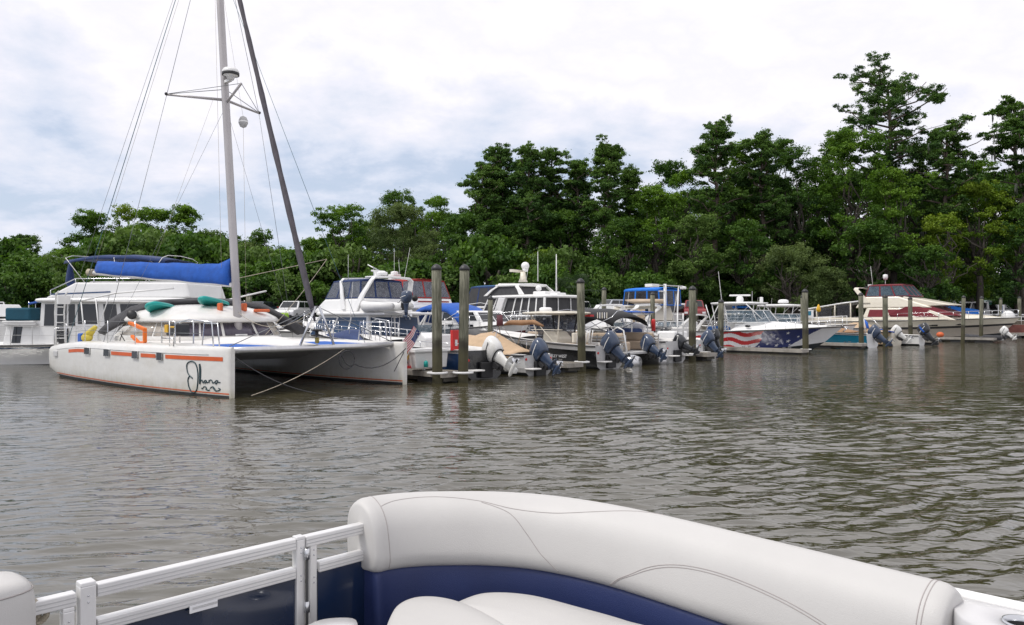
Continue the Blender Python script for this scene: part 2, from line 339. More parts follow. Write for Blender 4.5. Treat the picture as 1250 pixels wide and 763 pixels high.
ny_, nx_ = GX.shape; me = bpy.data.meshes.new('water'); V = np.stack([GX, GY, HZ], -1).reshape(-1, 3); me.vertices.add(len(V)); me.vertices.foreach_set('co', V.ravel())
ii = np.arange(ny_ * nx_).reshape(ny_, nx_); F = np.stack([ii[:-1, :-1], ii[:-1, 1:], ii[1:, 1:], ii[1:, :-1]], -1).reshape(-1, 4)
me.loops.add(F.size); me.loops.foreach_set('vertex_index', F.ravel().astype(np.int32)); me.polygons.add(len(F)); me.polygons.foreach_set('loop_start', np.arange(0, F.size, 4, dtype=np.int32)); me.polygons.foreach_set('loop_total', np.full(len(F), 4, np.int32)); me.polygons.foreach_set('use_smooth', np.ones(len(F), bool))
me.materials.append(mk_water()); me.update(); wo_w = bpy.data.objects.new('water', me); col.objects.link(wo_w); wo_w['kind'] = 'structure'

SHORE = [(-600, 120), (-200, 78), (-60, 66), (-20, 60), (0, 61), (18, 70), (30, 77), (44, 80), (52, 77), (70, 76), (200, 82), (700, 100)]
def shore_y(x):
    for (a, b), (c, d) in zip(SHORE, SHORE[1:]):
        if a <= x <= c: return b + (d - b) * (x - a) / (c - a)
    return 100
grassm = mat('ground_grass', (.055, .075, .025), .95, var=.4, vscale=.25, dirt=((.16, .13, .09), .12, .5, .7), bump=.4, bscale=3)
asph = mat('parking_asphalt', (.10, .10, .10), .9, var=.2, vscale=.4)
bulk = mat('bulkhead_wood', (.10, .085, .065), .85, var=.4, vscale=2, stretch=(6, 6, .5))
g = MB(); pts = []
for (a, b), (c, d) in zip(SHORE, SHORE[1:]):
    for k in range(8): pts.append((a + (c - a) * k / 8, b + (d - b) * k / 8))
pts.append(SHORE[-1])
rings = [[(x, y, 1.5) for x, y in pts], [(x, y + 14, 1.6) for x, y in pts], [(x, y + 40, 1.9) for x, y in pts], [(x * 1.5, 900, 2.0) for x, y in pts]]
g.loft(rings, grassm, closed=False); struct('ground', g, recalc=False)
g = MB()
g.loft([[(x, y, -1.5) for x, y in pts], [(x, y, 1.56) for x, y in pts], [(x, y + .3, 1.56) for x, y in pts]], bulk, closed=False, smooth=False)
tag(part('bulkhead_wall', g, solid=.06), 'low dark timber bulkhead along the shore behind the moored boats', 'bulkhead')
g = MB(); pk = [p for p in pts if -130 < p[0] < 95]
g.loft([[(x, y + 1.2, 1.53) for x, y in pk], [(x, y + 14, 1.625) for x, y in pk]], asph, closed=False)
struct('parking_lot', g, recalc=False)
# ------------------------------------------------------------------ pilings and docks
PILES = [  # px-derived x, y, top z, radius, label
 (-2.30, 24.0, 3.67, .155, 'left piling of the close pair at the dock end beside the white outboard'),
 (-1.52, 24.15, 3.67, .155, 'right piling of the close pair, nearest the white outboard motor'),
 (2.66, 29.6, 3.50, .150, 'lone piling in front of the black-hulled centre console boat'),
 (8.34, 36.0, 3.45, .165, 'piling between the white skiff stern and the flag-painted boat'),
 (16.0, 42.4, 3.53, .160, 'piling in front of the bow of the flag-painted boat'),
 (22.0, 49.0, 3.52, .150, 'piling beside the stern of the small teal-hulled boat'),
 (25.2, 52.5, 3.48, .170, 'piling between two raised outboards before the cream yacht stern'),
 (29.2, 57.0, 3.45, .150, 'piling before the maroon window cover of the cream yacht'),
 (34.4, 59.4, 3.6, .140, 'piling before the foredeck of the cream yacht'),
 (37.0, 61.4, 3.6, .140, 'piling just left of the cream yacht bow tip'),
 (49.6, 79.0, 3.9, .15, 'left of two far pilings beside the boat trailer'),
 (51.3, 78.6, 4.0, .17, 'right of two far pilings, beside the boat trailer'),
 (-9.6, 41.5, 3.1, .14, 'greenish piling before the bow of the blue-windowed yacht'),
 (-15.4, 45.5, 3.4, .17, 'short pale piling behind the grey canvas of the catamaran'),
 (-.95, 33.5, 2.95, .11, 'short slim piling left of the tan-covered boat'),
 (.8, 43.0, 3.3, .14, 'distant piling behind the screened white yacht'),
 (11.35, 50.0, 3.2, .15, 'short piling left of the blue-canopied boat'),
 (14.7, 52.0, 3.25, .15, 'short piling right of the tall white mast frame'),
 (5.9, 50.0, 3.9, .15, 'short dark-capped piling beside the parked cars'),
 (9.15, 50.5, 3.6, .15, 'short pale piling beside the parked pickup truck'),
 (11.8, 44.0, 3.0, .16, 'pale piling in front of the blue-canopied boat'),
 (15.2, 60.0, 3.3, .2, 'pale piling left of the hardtop of the flag-painted boat'),
 (14.9, 57.0, 3.4, .2, 'short piling beside the red parked truck'),
 (14.2, 60.5, 3.3, .2, 'short piling beside the blue rail of the far dock'),
 (12.9, 57.0, 3.2, .15, 'short piling half hidden behind the tall white mast frame'),
 (17.6, 47.0, 3.35, .16, 'weathered piling behind the bow of the flag-painted boat'),
]
KEEP = set(range(15)) | {18, 19, 20, 23, 25}
for i, (x, y, top, r, lab) in enumerate(PILES):
    top -= .14
    if i not in KEEP: continue
    rnd = random.Random(i); m = MB(); prof = [(r * 1.04, -1.2), (r * 1.02, .3), (r, 1.2), (r * .98, top * .8), (r * .97, top)]
    m.lathe(prof, pile_m, 18)
    t_ = thing('dock_piling', lab, 'piling', (x, y, 0), rnd.uniform(0, 360), 'weathered round pilings of the marina')
    t_.rotation_euler[0] = R(rnd.uniform(-.9, .9)); t_.rotation_euler[1] = R(rnd.uniform(-.9, .9))
    part('shaft', m, t_)
    c = MB(); c.lathe([(r * 1.06, top - .03), (r * 1.06, top + .03), (r * .6, top + .12), (.01, top + .16)], plastk, 18); part('cap', c, t_)

def finger(s0, s1, t0, t1, lab, hoops=(), z=.36):
    th = thing('floating_dock', lab, 'dock', mar(0, 0)[:2] + (0,), 45, 'floating finger docks between the slips')
    # local frame: x along s, y along t
    m = MB(); n = max(2, int((t1 - t0) / .16)); w = (t1 - t0) / n
    for k in range(n): m.box(s0 + .03, s1 - .03, t0 + k * w, t0 + k * w + w - .012, z - .04, z, wood)
    part('decking', m, th)
    m = MB()
    m.box(s0, s0 + .05, t0, t1, z - .18, z - .01, fasc); m.box(s1 - .05, s1, t0, t1, z - .18, z - .01, fasc); m.box(s0, s1, t0 - .05, t0, z - .18, z - .01, fasc)
    part('fascia', m, th, bevel=.01)
    m = MB(); k = t0 + .2
    while k < t1 - .8:
        m.box(s0 + .08, s1 - .08, k, k + 1.1, -.15, z - .18, rubber); k += 1.7
    part('float', m, th, bevel=.04)
    m = MB(); m.box(s0 + .12, s1 - .12, t0 + .02, t1, z - .3, z - .17, woodd); part('stringer', m, th)
    for (hx, hy, hr) in hoops:
        v = Vector((hx, hy, 0)) - Vector(mar(0, 0)); a = (v.x + v.y) * S2; b = (v.y - v.x) * S2
        h = MB(); c = [(a + hr * math.cos(2 * math.pi * q / 20), b + hr * math.sin(2 * math.pi * q / 20), z - .03) for q in range(21)]
        h.tube(c, .035, plastw, 8); part('piling_hoop', h, th)
    for q in range(int((t1 - t0) // 2.4)):
        for sx in (s0 + .12, s1 - .12):
            h = MB(); yy = t0 + 1 + q * 2.4
            h.beam((sx, yy - .1, z + .07), (sx, yy + .1, z + .07), .025, .025, chrome); h.beam((sx, yy - .04, z), (sx, yy - .04, z + .07), .02, .02, chrome); h.beam((sx, yy + .04, z), (sx, yy + .04, z + .07), .02, .02, chrome)
            part('cleat', h, th)
    return th
P_ = PILES
finger(.12, 1.02, -.35, 7.6, 'dock finger between the pair of pilings and the catamaran', [(P_[0][0], P_[0][1], .3), (P_[1][0], P_[1][1], .3)])
finger(6.25, 7.15, -.1, 7.6, 'dock finger beside the black-hulled centre console boat', [(P_[2][0], P_[2][1], .27)])
finger(16.5, 17.4, .3, 9, 'dock finger behind the piling left of the flag-painted boat', [(P_[3][0], P_[3][1], .28)])
finger(25.0, 25.9, -.3, 10, 'long dock finger in front of the flag-painted boat hull', [(P_[4][0], P_[4][1], .28)], z=.28)
finger(34.0, 34.9, 0, 10, 'dock finger in front of the teal-hulled boat', [(P_[5][0], P_[5][1], .26)])
finger(44.6, 45.5, -1, 10, 'dock finger behind the black outboard with the blue strap')
finger(53.2, 54.1, -2.6, 12, 'long dock finger beside the cream yacht hull')
w_ = thing('main_dock', 'long floating walkway behind the first row of boats', 'dock', mar(0, 0)[:2] + (0,), 45)
m = MB(); n = 420; 
for k in range(n): m.box(.2 + k * .15, .2 + k * .15 + .14, 7.7, 8.5, .42, .47, wood)
part('decking', m, w_); m = MB(); m.box(.2, 63.2, 7.72, 8.48, -.1, .41, woodd); part('float', m, w_)
# fixed pier to the right
pr = thing('fixed_pier', 'low fixed pier with red-brown fascia and white rail at the right edge', 'pier', (0, 0, 0))
m = MB(); m.box(46.6, 75, 76.2, 78.4, 1.05, 1.2, wood); part('decking', m, pr)
m = MB(); m.box(46.6, 75, 76.1, 76.19, .35, 1.18, mat('pier_red_board', (.20, .07, .055), .8, var=.25, vscale=2)); part('fascia', m, pr)
m = MB()
for k in range(9): m.box(47 + k * 3.2, 47.25 + k * 3.2, 76.3, 76.6, -1, 1.05, woodd)
part('post', m, pr)
m = MB(); m.tube([(46.8, 76.25, 1.95), (75, 76.25, 1.95)], .03, plastw); m.tube([(46.8, 76.25, 1.6), (75, 76.25, 1.6)], .02, plastw)
for k in range(10): m.tube([(47 + k * 2.9, 76.25, 1.2), (47 + k * 2.9, 76.25, 1.95)], .025, plastw)
part('handrail', m, pr)
fd = thing('floating_dock', 'low grey floating dock in front of the fixed pier at the right edge', 'dock', (0, 0, 0), 0, 'floating finger docks between the slips')
m = MB(); m.box(45.6, 75, 72.6, 74.4, .36, .45, wood); part('decking', m, fd)
m = MB()
for k in range(11): m.box(45.8 + k * 2.7, 47.6 + k * 2.7, 72.7, 74.3, -.2, .36, rubber)
part('float', m, fd); m = MB(); m.box(45.6, 75, 72.55, 72.6, .2, .44, fasc); part('fascia', m, fd)
m = MB(); m.tube([(48.2, 72.8, .4), (48.2, 72.8, 1.9)], .06, mat('pinkish_pvc', (.6, .45, .42), .6), 8); part('post', m, fd)
# far dock with blue rub rail behind boats (right of mast frame)
bd = thing('blue_edged_dock', 'far dock with a blue edge behind the tall white mast frame', 'dock', (0, 0, 0))
m = MB(); m.box(15, 23.5, 60, 61.6, 1.0, 1.25, wood); part('decking', m, bd); m = MB(); m.box(15, 23.5, 59.9, 60, .95, 1.28, blueg); part('edge_board', m, bd)
m = MB()
for k in range(6): m.box(15.2 + k * 1.6, 15.4 + k * 1.6, 60.1, 60.3, -1, 1.0, woodd)
part('post', m, bd)

# ------------------------------------------------------------------ boat building blocks
def hull_geo(L, B, fb, fs, c0=.12, c1=.55, rake=None, flare=.7, tw=.92, full=2.4):
    rake = L * .13 if rake is None else rake
    def P(a, r):      # a along 0..1, r: -1 keel .. 0 chine .. 1 sheer  -> (x, halfwidth, z)
        bs = B / 2 * (tw + (1 - tw) * min(1, a / .35)) * (1 - max(0, (a - .42) / .58) ** full)
        bc = B / 2 * .86 * tw * (1 - max(0, (a - .22) / .78) ** 1.9)
        zs = fs + (fb - fs) * a ** 1.7; zc = c0 + (c1 - c0) * max(0, (a - .35) / .65) ** 2
        xs, xc, xk = L * a, (L - rake * .62) * a, (L - rake) * a
        zk = -.38 + max(0, (a - .8) / .2) ** 2 * (.30 + c1 * .4)
        if r < 0: q = -r; return (xc + (xk - xc) * q, bc * (1 - q), zc + (zk - zc) * q)
        return (xc + (xs - xc) * r, bc + (bs - bc) * r ** (1 + flare * a), zc + (zs - zc) * r)
    return P
def hull(root, P, mside, bands=None, n=26, rows=8, matfn=None, bottom=antif, rail=rubber, label=None, deckm=deckw, open_from=None, sole=.38, transom=None):
    """sides, bottom, transom in one mesh; deck and cockpit liner as parts"""
    m = MB(); A = [i / n for i in range(n + 1)]
    rr = [i / rows for i in range(rows + 1)]
    def mf(i, j):
        a = (i + .5) / n; r = (j + .5) / rows
        if matfn: return matfn(a, r)
        for b in (bands or []):
            if b[0] <= r < b[1]: return b[2]
        return mside
    for sg in (1, -1):
        m.loft([[(P(a, r)[0], sg * P(a, r)[1], P(a, r)[2]) for r in rr] for a in A], mside, closed=False, matfn=mf)
        m.loft([[(P(a, r)[0], sg * P(a, r)[1], P(a, r)[2]) for r in (0, -.5, -1)] for a in A], bottom, closed=False)
    tr = [P(0, r) for r in (-1, 0, .3, .65, 1)]
    poly = [(0, y, z) for _, y, z in tr] + [(0, -y, z) for _, y, z in reversed(tr[1:])]
    m.add(poly, [tuple(range(len(poly)))], transom or mside)
    h = part('hull', m, root, recalc=True, label=label)
    d = MB(); gw = .16
    def sh(a, off=0, dz=0): x, y, z = P(a, 1); return (x, max(.0, y - off), z + dz)
    a0 = 0 if open_from is None else open_from
    Ad = [a0 + (1 - a0) * i / 18 for i in range(19)]
    rings = []
    for a in Ad:
        x, y, z = P(a, 1); rings.append([(x, y * f, z + .02 + .07 * (1 - f * f) * min(1, y)) for f in (1, .8, .4, 0, -.4, -.8, -1)])
    d.loft(rings, deckm, closed=False)
    if open_from is not None:
        Ag = [open_from * i / 12 for i in range(13)]
        for sg in (1, -1):
            d.loft([[(P(a, 1)[0], sg * P(a, 1)[1], P(a, 1)[2] + .02), (P(a, 1)[0], sg * (P(a, 1)[1] - gw), P(a, 1)[2] + .03), (P(a, 1)[0], sg * (P(a, 1)[1] - gw - .01), P(a, 1)[2] - .1)] for a in Ag], deckm, closed=False)
    part('deck', d, root)
    if open_from is not None:
        l = MB(); Ag = [.03 + (open_from - .03) * i / 12 for i in range(13)]
        l.loft([[(P(a, 1)[0], P(a, 1)[1] - gw - .01, P(a, 1)[2] - .1), (P(a, 1)[0], P(a, .3)[1] - gw, sole), (P(a, 1)[0], -P(a, .3)[1] + gw, sole), (P(a, 1)[0], -P(a, 1)[1] + gw + .01, P(a, 1)[2] - .1)] for a in Ag], liner, closed=False, smooth=False)
        a = open_from; l.add([(P(a, 1)[0], P(a, 1)[1], P(a, 1)[2]), (P(a, 1)[0], P(a, .3)[1], sole), (P(a, 1)[0], -P(a, .3)[1], sole), (P(a, 1)[0], -P(a, 1)[1], P(a, 1)[2])], [(0, 1, 2, 3)], liner)
        a = .03; l.add([(P(a, 1)[0], P(a, 1)[1] - gw, P(a, 1)[2] - .02), (P(a, 1)[0], P(a, .3)[1] - gw, sole), (P(a, 1)[0], -P(a, .3)[1] + gw, sole), (P(a, 1)[0], -P(a, 1)[1] + gw, P(a, 1)[2] - .02)], [(0, 1, 2, 3)], liner)
        part('cockpit_liner', l, root)
    rb = MB()
    pts = [P(a / 24, 1) for a in range(25)]
    rb.tube([(x, y + .01, z - .03) for x, y, z in pts] + [(x, -y - .01, z - .03) for x, y, z in reversed(pts)], .028, rail, 6)
    part('rub_rail', rb, root)
    return h

def outboard(parent, x, y, z, tilt, cm=cowlb, sc=1.0, steer=0, strap=None):
    """outboard on the transom at x,y,z (clamp height); cowling, midsection, propeller"""
    if tilt > 5: sc *= .80; z -= .08
    M = Matrix.Translation((x, y, z)) @ Euler((0, R(tilt), R(steer))).to_matrix().to_4x4() @ Matrix.Scale(sc, 4)
    def tr(mb): mb.v = [tuple(M @ Vector(v)) for v in mb.v]; return mb
    leg = MB()
    def ring(zz, cx, lx, ly, n=14, p=2.6):
        o = []
        for k in range(n):
            a = 2 * math.pi * k / n; c, s_ = math.cos(a), math.sin(a)
            o.append((cx + lx / 2 * abs(c) ** (2 / p) * (1 if c > 0 else -1), ly / 2 * abs(s_) ** (2 / p) * (1 if s_ > 0 else -1), zz))
        return o
    leg.loft([ring(.12, -.32, .50, .34), ring(-.05, -.32, .44, .28), ring(-.3, -.33, .34, .20), ring(-.56, -.34, .32, .15), ring(-.72, -.36, .30, .11)], cm)
    leg.loft([ring(-.53, -.42, .62, .30), ring(-.555, -.42, .60, .28)], cm)
    leg.loft([ring(-.72, -.36, .30, .08), ring(-.86, -.36, .34, .07), ring(-1.06, -.42, .16, .02)], cm)
    g = [(-.36 + .34, .01), (-.3 + .28, .05), (-.1, .075), (-.55, .075), (-.68, .045)]
    leg.tube([(-.02, 0, -.82), (-.10, 0, -.82), (-.25, 0, -.82), (-.55, 0, -.82), (-.68, 0, -.82)], [.01, .06, .085, .08, .05], cm, 10)
    mot = part('outboard_motor', tr(leg), parent)
    c = MB()
    c.loft([ring(.08, -.30, .58, .42), ring(.14, -.32, .74, .52), ring(.32, -.34, .86, .57), ring(.52, -.36, .88, .57), ring(.68, -.38, .82, .52), ring(.77, -.41, .66, .40), ring(.81, -.43, .40, .22)], cm, smooth=True)
    cw = part('cowling', tr(c), mot)
    b = MB(); b.loft([ring(.075, -.31, .60, .43), ring(.125, -.31, .62, .44)], plastk)
    for sg in (1, -1):
        b.add([( -.05, sg * .285, .36), (-.30, sg * .29, .46), (-.62, sg * .286, .53), (-.62, sg * .286, .49), (-.30, sg * .29, .42), (-.05, sg * .285, .33)], [tuple(range(6))], plastw if cm is not cowlw else plastk)
    part('trim_band', tr(b), mot)
    if strap:
        s_ = MB(); s_.loft([[(p[0], p[1], p[2]) for p in [(-.36 + .06 * j, .315 * math.sin(a), .42 + .43 * math.cos(a)) for j in (0, 2)]] for a in [i * math.pi / 10 - math.pi for i in range(21)]], strap, closed=False)
        part('strap', tr(s_), mot, solid=.01)
    k = MB(); k.box(-.12, .06, -.14, .14, -.30, .02, plastk); k.box(-.2, .0, -.09, .09, -.45, -.05, rubber); k.tube([(.03, 0, .1), (-.1, 0, -.3)], .05, chrome); part('bracket', tr(k), mot, bevel=.01)
    for q in (-1, 1):
        k = MB(); k.tube([(-.08, q * .06, .2), (.12, q * .09, .22), (.28, q * .12, .02), (.40, q * .14, .05)], .018, rubber, 6); part('hose', tr(k), mot)
    k = MB(); k.loft([ring(.70, -.455, .30, .20), ring(.80, -.47, .22, .14)], plastk); part('air_intake', tr(k), mot)
    p = MB(); p.tube([(-.66, 0, -.82), (-.80, 0, -.82)], [.05, .03], plastk, 8)
    for q in range(3):
        a = 2 * math.pi * q / 3 + .4; u = Vector((0, math.cos(a), math.sin(a))); w = Vector((0, -math.sin(a), math.cos(a))); o_ = Vector((-.73, 0, -.82))
        p.add([o_ + u * .04 - w * .03, o_ + u * .12 - w * .09 + Vector((.04, 0, 0)), o_ + u * .19 - w * .03, o_ + u * .19 + w * .05 - Vector((.03, 0, 0)), o_ + u * .10 + w * .08 - Vector((.05, 0, 0)), o_ + u * .04 + w * .03], [tuple(range(6))], chrome)
    part('propeller', tr(p), mot, solid=.008)
    return mot

def bimini(root, x0, x1, w, z, m, arch=.16, base=None, name='canopy', droop=.10, fm=chrome, feet=None):
    c = MB(); nx, ny = 8, 10
    rings = []
    for i in range(nx + 1):
        u = i / nx; x = x0 + (x1 - x0) * u; sag = -.03 * math.sin(u * math.pi * 3) ** 2
        e = -droop * (abs(2 * u - 1) ** 3)
        rings.append([(x, w / 2 * math.sin(R(90) * (2 * j / ny - 1)), z + e + sag + arch * (math.cos(R(90) * (2 * j / ny - 1)) - 1) - (.08 if j in (0, ny) else 0)) for j in range(ny + 1)])
    c.loft(rings, m, closed=False); part(name, c, root, solid=.02)
    f = MB()
    zb = base if base is not None else z - 1.2
    for k, x in enumerate((x0 + .08, (x0 + x1) / 2, x1 - .08)):
        fx = (x0 + x1) / 2 + (x - (x0 + x1) / 2) * .25 if feet is None else feet[k]
        f.tube([(fx, w / 2, zb), (x, w / 2 - .02, z - arch - .05), (x, w / 2 * .7, z - .04 - arch * .3), (x, 0, z - .04), (x, -w / 2 * .7, z - .04 - arch * .3), (x, -w / 2 + .02, z - arch - .05), (fx, -w / 2, zb)], .016, fm, 6)
    part(name + '_frame', f, root)

def frustum_walls(b, t):  # b,t = (x0,x1,w,z) rect; returns face quads outward: port, starboard, front, aft (bl, br, tr, tl seen from outside)
    (bx0, bx1, bw, bz), (tx0, tx1, tw, tz) = b, t
    p = lambda x, y, z: Vector((x, y, z))
    return {'star': [p(bx0, -bw / 2, bz), p(bx1, -bw * .5, bz), p(tx1, -tw / 2, tz), p(tx0, -tw / 2, tz)],
            'port': [p(bx1, bw / 2, bz), p(bx0, bw / 2, bz), p(tx0, tw / 2, tz), p(tx1, tw / 2, tz)],
            'front': [p(bx1, -bw / 2, bz), p(bx1, bw / 2, bz), p(tx1, tw / 2, tz), p(tx1, -tw / 2, tz)],
            'aft': [p(bx0, bw / 2, bz), p(bx0, -bw / 2, bz), p(tx0, -tw / 2, tz), p(tx0, tw / 2, tz)]}
def cabin(root, b, t, m, wins, wm, name='cabin', roof=None, frame=None, bevel=.05):
    W = frustum_walls(b, t); c = MB()
    pts = W['star'][:2] + W['port'][:2] + [W['star'][3], W['star'][2], W['port'][3], W['port'][2]]
    c.add([W['star'][0], W['star'][1], W['port'][0], W['port'][1], W['star'][3], W['star'][2], W['port'][3], W['port'][2]],
          [(0, 1, 5, 4), (1, 2, 6, 5), (2, 3, 7, 6), (3, 0, 4, 7), (4, 5, 6, 7), (3, 2, 1, 0)], m)
    cb_ = part(name, c, root, bevel=bevel)
    for side, uvs in wins.items():
        for s_ in ((side,) if side != 'sides' else ('star', 'port')):
            for q in uvs:
                uv = q if not (side == 'sides' and s_ == 'port') else (1 - q[1], 1 - q[0], q[2], q[3])
                w = MB(); w.panel(W[s_], wm, .012, uv); o = part('window', w, cb_)
                if frame:
                    e = .02; f = MB(); f.panel(W[s_], frame, .006, (uv[0] - e, uv[1] + e, uv[2] - e * 1.5, uv[3] + e * 1.5)); part('frame', f, cb_)
    if roof:
        over, th, mm = roof; (x0, x1, w, z) = t; r = MB()
        def rr(k, zz, s=1.0):
            o = []
            for q in range(28):
                a = 2 * math.pi * q / 28; c_, s_ = math.cos(a), math.sin(a)
                o.append(((x0 + x1) / 2 + ((x1 - x0) / 2 + over) * s * abs(c_) ** .35 * (1 if c_ > 0 else -1), (w / 2 + over * .7) * s * abs(s_) ** .35 * (1 if s_ > 0 else -1), zz))
            return o
        r.loft([rr(0, z - .02, .97), rr(0, z + th * .3, 1.0), rr(0, z + th * .8, .99), rr(0, z + th, .95), rr(0, z + th * 1.3, .7), rr(0, z + th * 1.45, .3)], mm)
        part('roof', r, root)
    return cb_

def enclosure(root, b, t, top_m, pane_m, panes_side, frame_m, panes_front=3, name='enclosure', band=.10, archz=.12):
    """canvas top with clear curtains all round: curtains (panes) between canvas edging strips"""
    W = frustum_walls(b, t); c = MB()
    x0, x1, w, z = t
    c.loft([[(x, w / 2 * math.sin(R(90) * (2 * j / 10 - 1)) * 1.02, z + archz * math.cos(R(90) * (2 * j / 10 - 1)) - (band if j in (0, 10) else 0) - .04 * (abs(2 * i / 6 - 1) ** 4)) for j in range(11)] for i, x in enumerate(np.linspace(x0 - .06, x1 + .08, 7))], top_m, closed=False)
    o = part('canvas_top', c, root, solid=.025)
    e = MB()
    for side, n in (('star', panes_side), ('port', panes_side), ('front', panes_front), ('aft', panes_front)):
        q = W[side]
        for k in range(n):
            p_ = MB(); p_.panel(q, pane_m, .006, (k / n + .015, (k + 1) / n - .015, .04, .97)); part('curtain', p_, root)
            e.panel(q, frame_m, .014, (max(0, k / n - .018), k / n + .018, 0, 1))
        e.panel(q, frame_m, .014, (.982, 1, 0, 1)); e.panel(q, frame_m, .016, (0, 1, 0, .05)); e.panel(q, frame_m, .016, (0, 1, .93, 1))
    part('canvas_edging', e, root)

def rail(root, pts, h=.6, r=.014, posts=None, m=chrome, mid=True, name='guard_rail', lean=0):
    f = MB(); pts = [Vector(p) for p in pts]; top = [p + Vector((0, 0, h)) for p in pts]
    f.tube(top, r, m, 6)
    if mid: f.tube([p + Vector((0, 0, h * .52)) for p in pts], r * .6, m, 5)
    for p in pts: f.tube([p, p + Vector((0, 0, h))], r, m, 6)
    return part(name, f, root)
def bow_rail(root, P, a0=.5, h=.55, n=7, inset=.08, r=.014):
    A = [a0 + (.985 - a0) * i / n for i in range(n + 1)]
    L_ = [(P(a, 1)[0] + .05, max(0, P(a, 1)[1] - inset), P(a, 1)[2] + .02) for a in A]
    rail(root, L_ + [(x, -y, z) for x, y, z in reversed(L_)], h, r)
def antenna(root, x, y, z, h, r=.018, lean=(0, 0), m=plastw):
    a = MB(); a.tube([(x, y, z), (x + lean[0], y + lean[1], z + h)], [r, r * .5], m, 6); part('antenna', a, root)
def radar_dome(root, x, y, z, r=.3):
    a = MB(); a.lathe([(r * .5, -.02), (r * .95, .02), (r, .1), (r * .93, .2), (r * .6, .27), (.01, .28)], gelc, 18, Matrix.Translation((x, y, z))); a.tube([(x, y, z - .25), (x, y, z)], .05, gelc); part('radar_dome', a, root)
def radar_arch(root, x0, z0, x1, z1, w0, w1, m=gel, th=.28, name='radar_arch'):
    a = MB()
    n = 9; rings = []
    path = [(x0, -w0 / 2, z0), (x0 + (x1 - x0) * .5, -(w0 + w1) / 4 - .02, z0 + (z1 - z0) * .5), (x1, -w1 / 2, z1 - .12), (x1 + .03, -w1 / 2 + .15, z1), (x1 + .05, 0, z1 + .05)]
    path += [(x, -y, z) for x, y, z in reversed(path[:-1])]
    wd = [th * 1.6, th * 1.2, th, th, th]; wd += wd[-2::-1]
    for (x, y, z), w in zip(path, wd): 
        k = len(rings); ny = .07
        if 2 < k < len(path) - 3: rings.append([(x - w / 2, y, z - .05), (x + w / 2, y, z - .05), (x + w / 2, y, z + .05), (x - w / 2, y, z + .05)])
        else:
            sg = -1 if y < 0 else 1
            rings.append([(x - w / 2, y - sg * .05, z), (x + w / 2, y - sg * .05, z), (x + w / 2, y + sg * .05, z), (x - w / 2, y + sg * .05, z)])
    a.loft(rings, m, smooth=False); part(name, a, root, bevel=.02)
def fender(root, x, y, z, m=plastw, r=.12, l=.55):
    f = MB(); f.lathe([(.02, -l / 2 - .04), (r * .7, -l / 2), (r, -l / 2 + .1), (r, l / 2 - .1), (r * .7, l / 2), (.02, l / 2 + .05)], m, 12, Matrix.Translation((x, y, z))); f.tube([(x, y, z + l / 2), (x, y * .97, z + l / 2 + .4)], .01, rope_k, 5)
    part('fender', f, root)
def windshield(root, x0, x1, w, z0, h, frame=plastk, wm=None, wrap=.9, name='windshield', tall=1.0):
    """raked wrap-around windscreen: x0 aft end of wings, x1 front centre"""
    wm = wm or glassb; n = 10; rings = []
    bot, top = [], []
    for k in range(n + 1):
        a = R(-90 + 180 * k / n); c_, s_ = math.cos(a), math.sin(a)
        bx = x0 + (x1 - x0) * abs(c_) ** .55; y = w / 2 * (abs(s_) ** .7) * (1 if s_ > 0 else -1)
        bot.append(Vector((bx, y, z0))); top.append(Vector((bx - h * .75 * (.35 + .65 * abs(c_)), y * .86, z0 + h)))
    g_ = MB(); g_.loft([bot, top], wm, closed=False, smooth=True); o = part(name, g_, root)
    f = MB(); f.tube(top, .022, frame, 6); f.tube(bot, .022, frame, 6)
    for k in (0, 2, 4, 6, 8, 10): f.tube([bot[k], top[k]], .018, frame, 5)
    part('frame', f, o)
    return o
def t_top(root, x0, x1, w, z, zb, m, th=.07, legs=None, lm=alumw, top_name='t_top'):
    t_ = MB(); 
    def rr(s, zz):
        o = []
        for q in range(28):
            a = 2 * math.pi * q / 28; c_, s_ = math.cos(a), math.sin(a)
            o.append(((x0 + x1) / 2 + (x1 - x0) / 2 * s * abs(c_) ** .4 * (1 if c_ > 0 else -1), w / 2 * s * abs(s_) ** .4 * (1 if s_ > 0 else -1), zz))
        return o
    t_.loft([rr(.97, z), rr(1, z + th * .4), rr(1, z + th * .8), rr(.96, z + th), rr(.5, z + th + .05)], m); part(top_name, t_, root)
    f = MB(); lw = min(w * .42, .62)
    for sg in (1, -1):
        for bx, tx in (legs or ((x0 + .55, x0 + .25), (x1 - .7, x1 - .3))):
            f.tube([(bx, sg * lw, zb), (bx + (tx - bx) * .3, sg * lw, zb + (z - zb) * .6), (tx, sg * lw * 1.15, z)], .028, lm, 7)
        f.tube([(x0 + .4, sg * lw * 1.05, zb + (z - zb) * .62), (x1 - .5, sg * lw * 1.05, zb + (z - zb) * .62)], .02, lm, 6)
        f.tube([(x0 + .4, sg * lw, zb + .1), (x1 - .5, sg * lw * 1.1, z - .05)], .016, lm, 6)
        f.tube([(x0 + .2, sg * lw * 1.15, z - .03), (x1 - .2, sg * lw * 1.15, z - .03)], .02, lm, 6)
    part('t_top_frame', f, root)
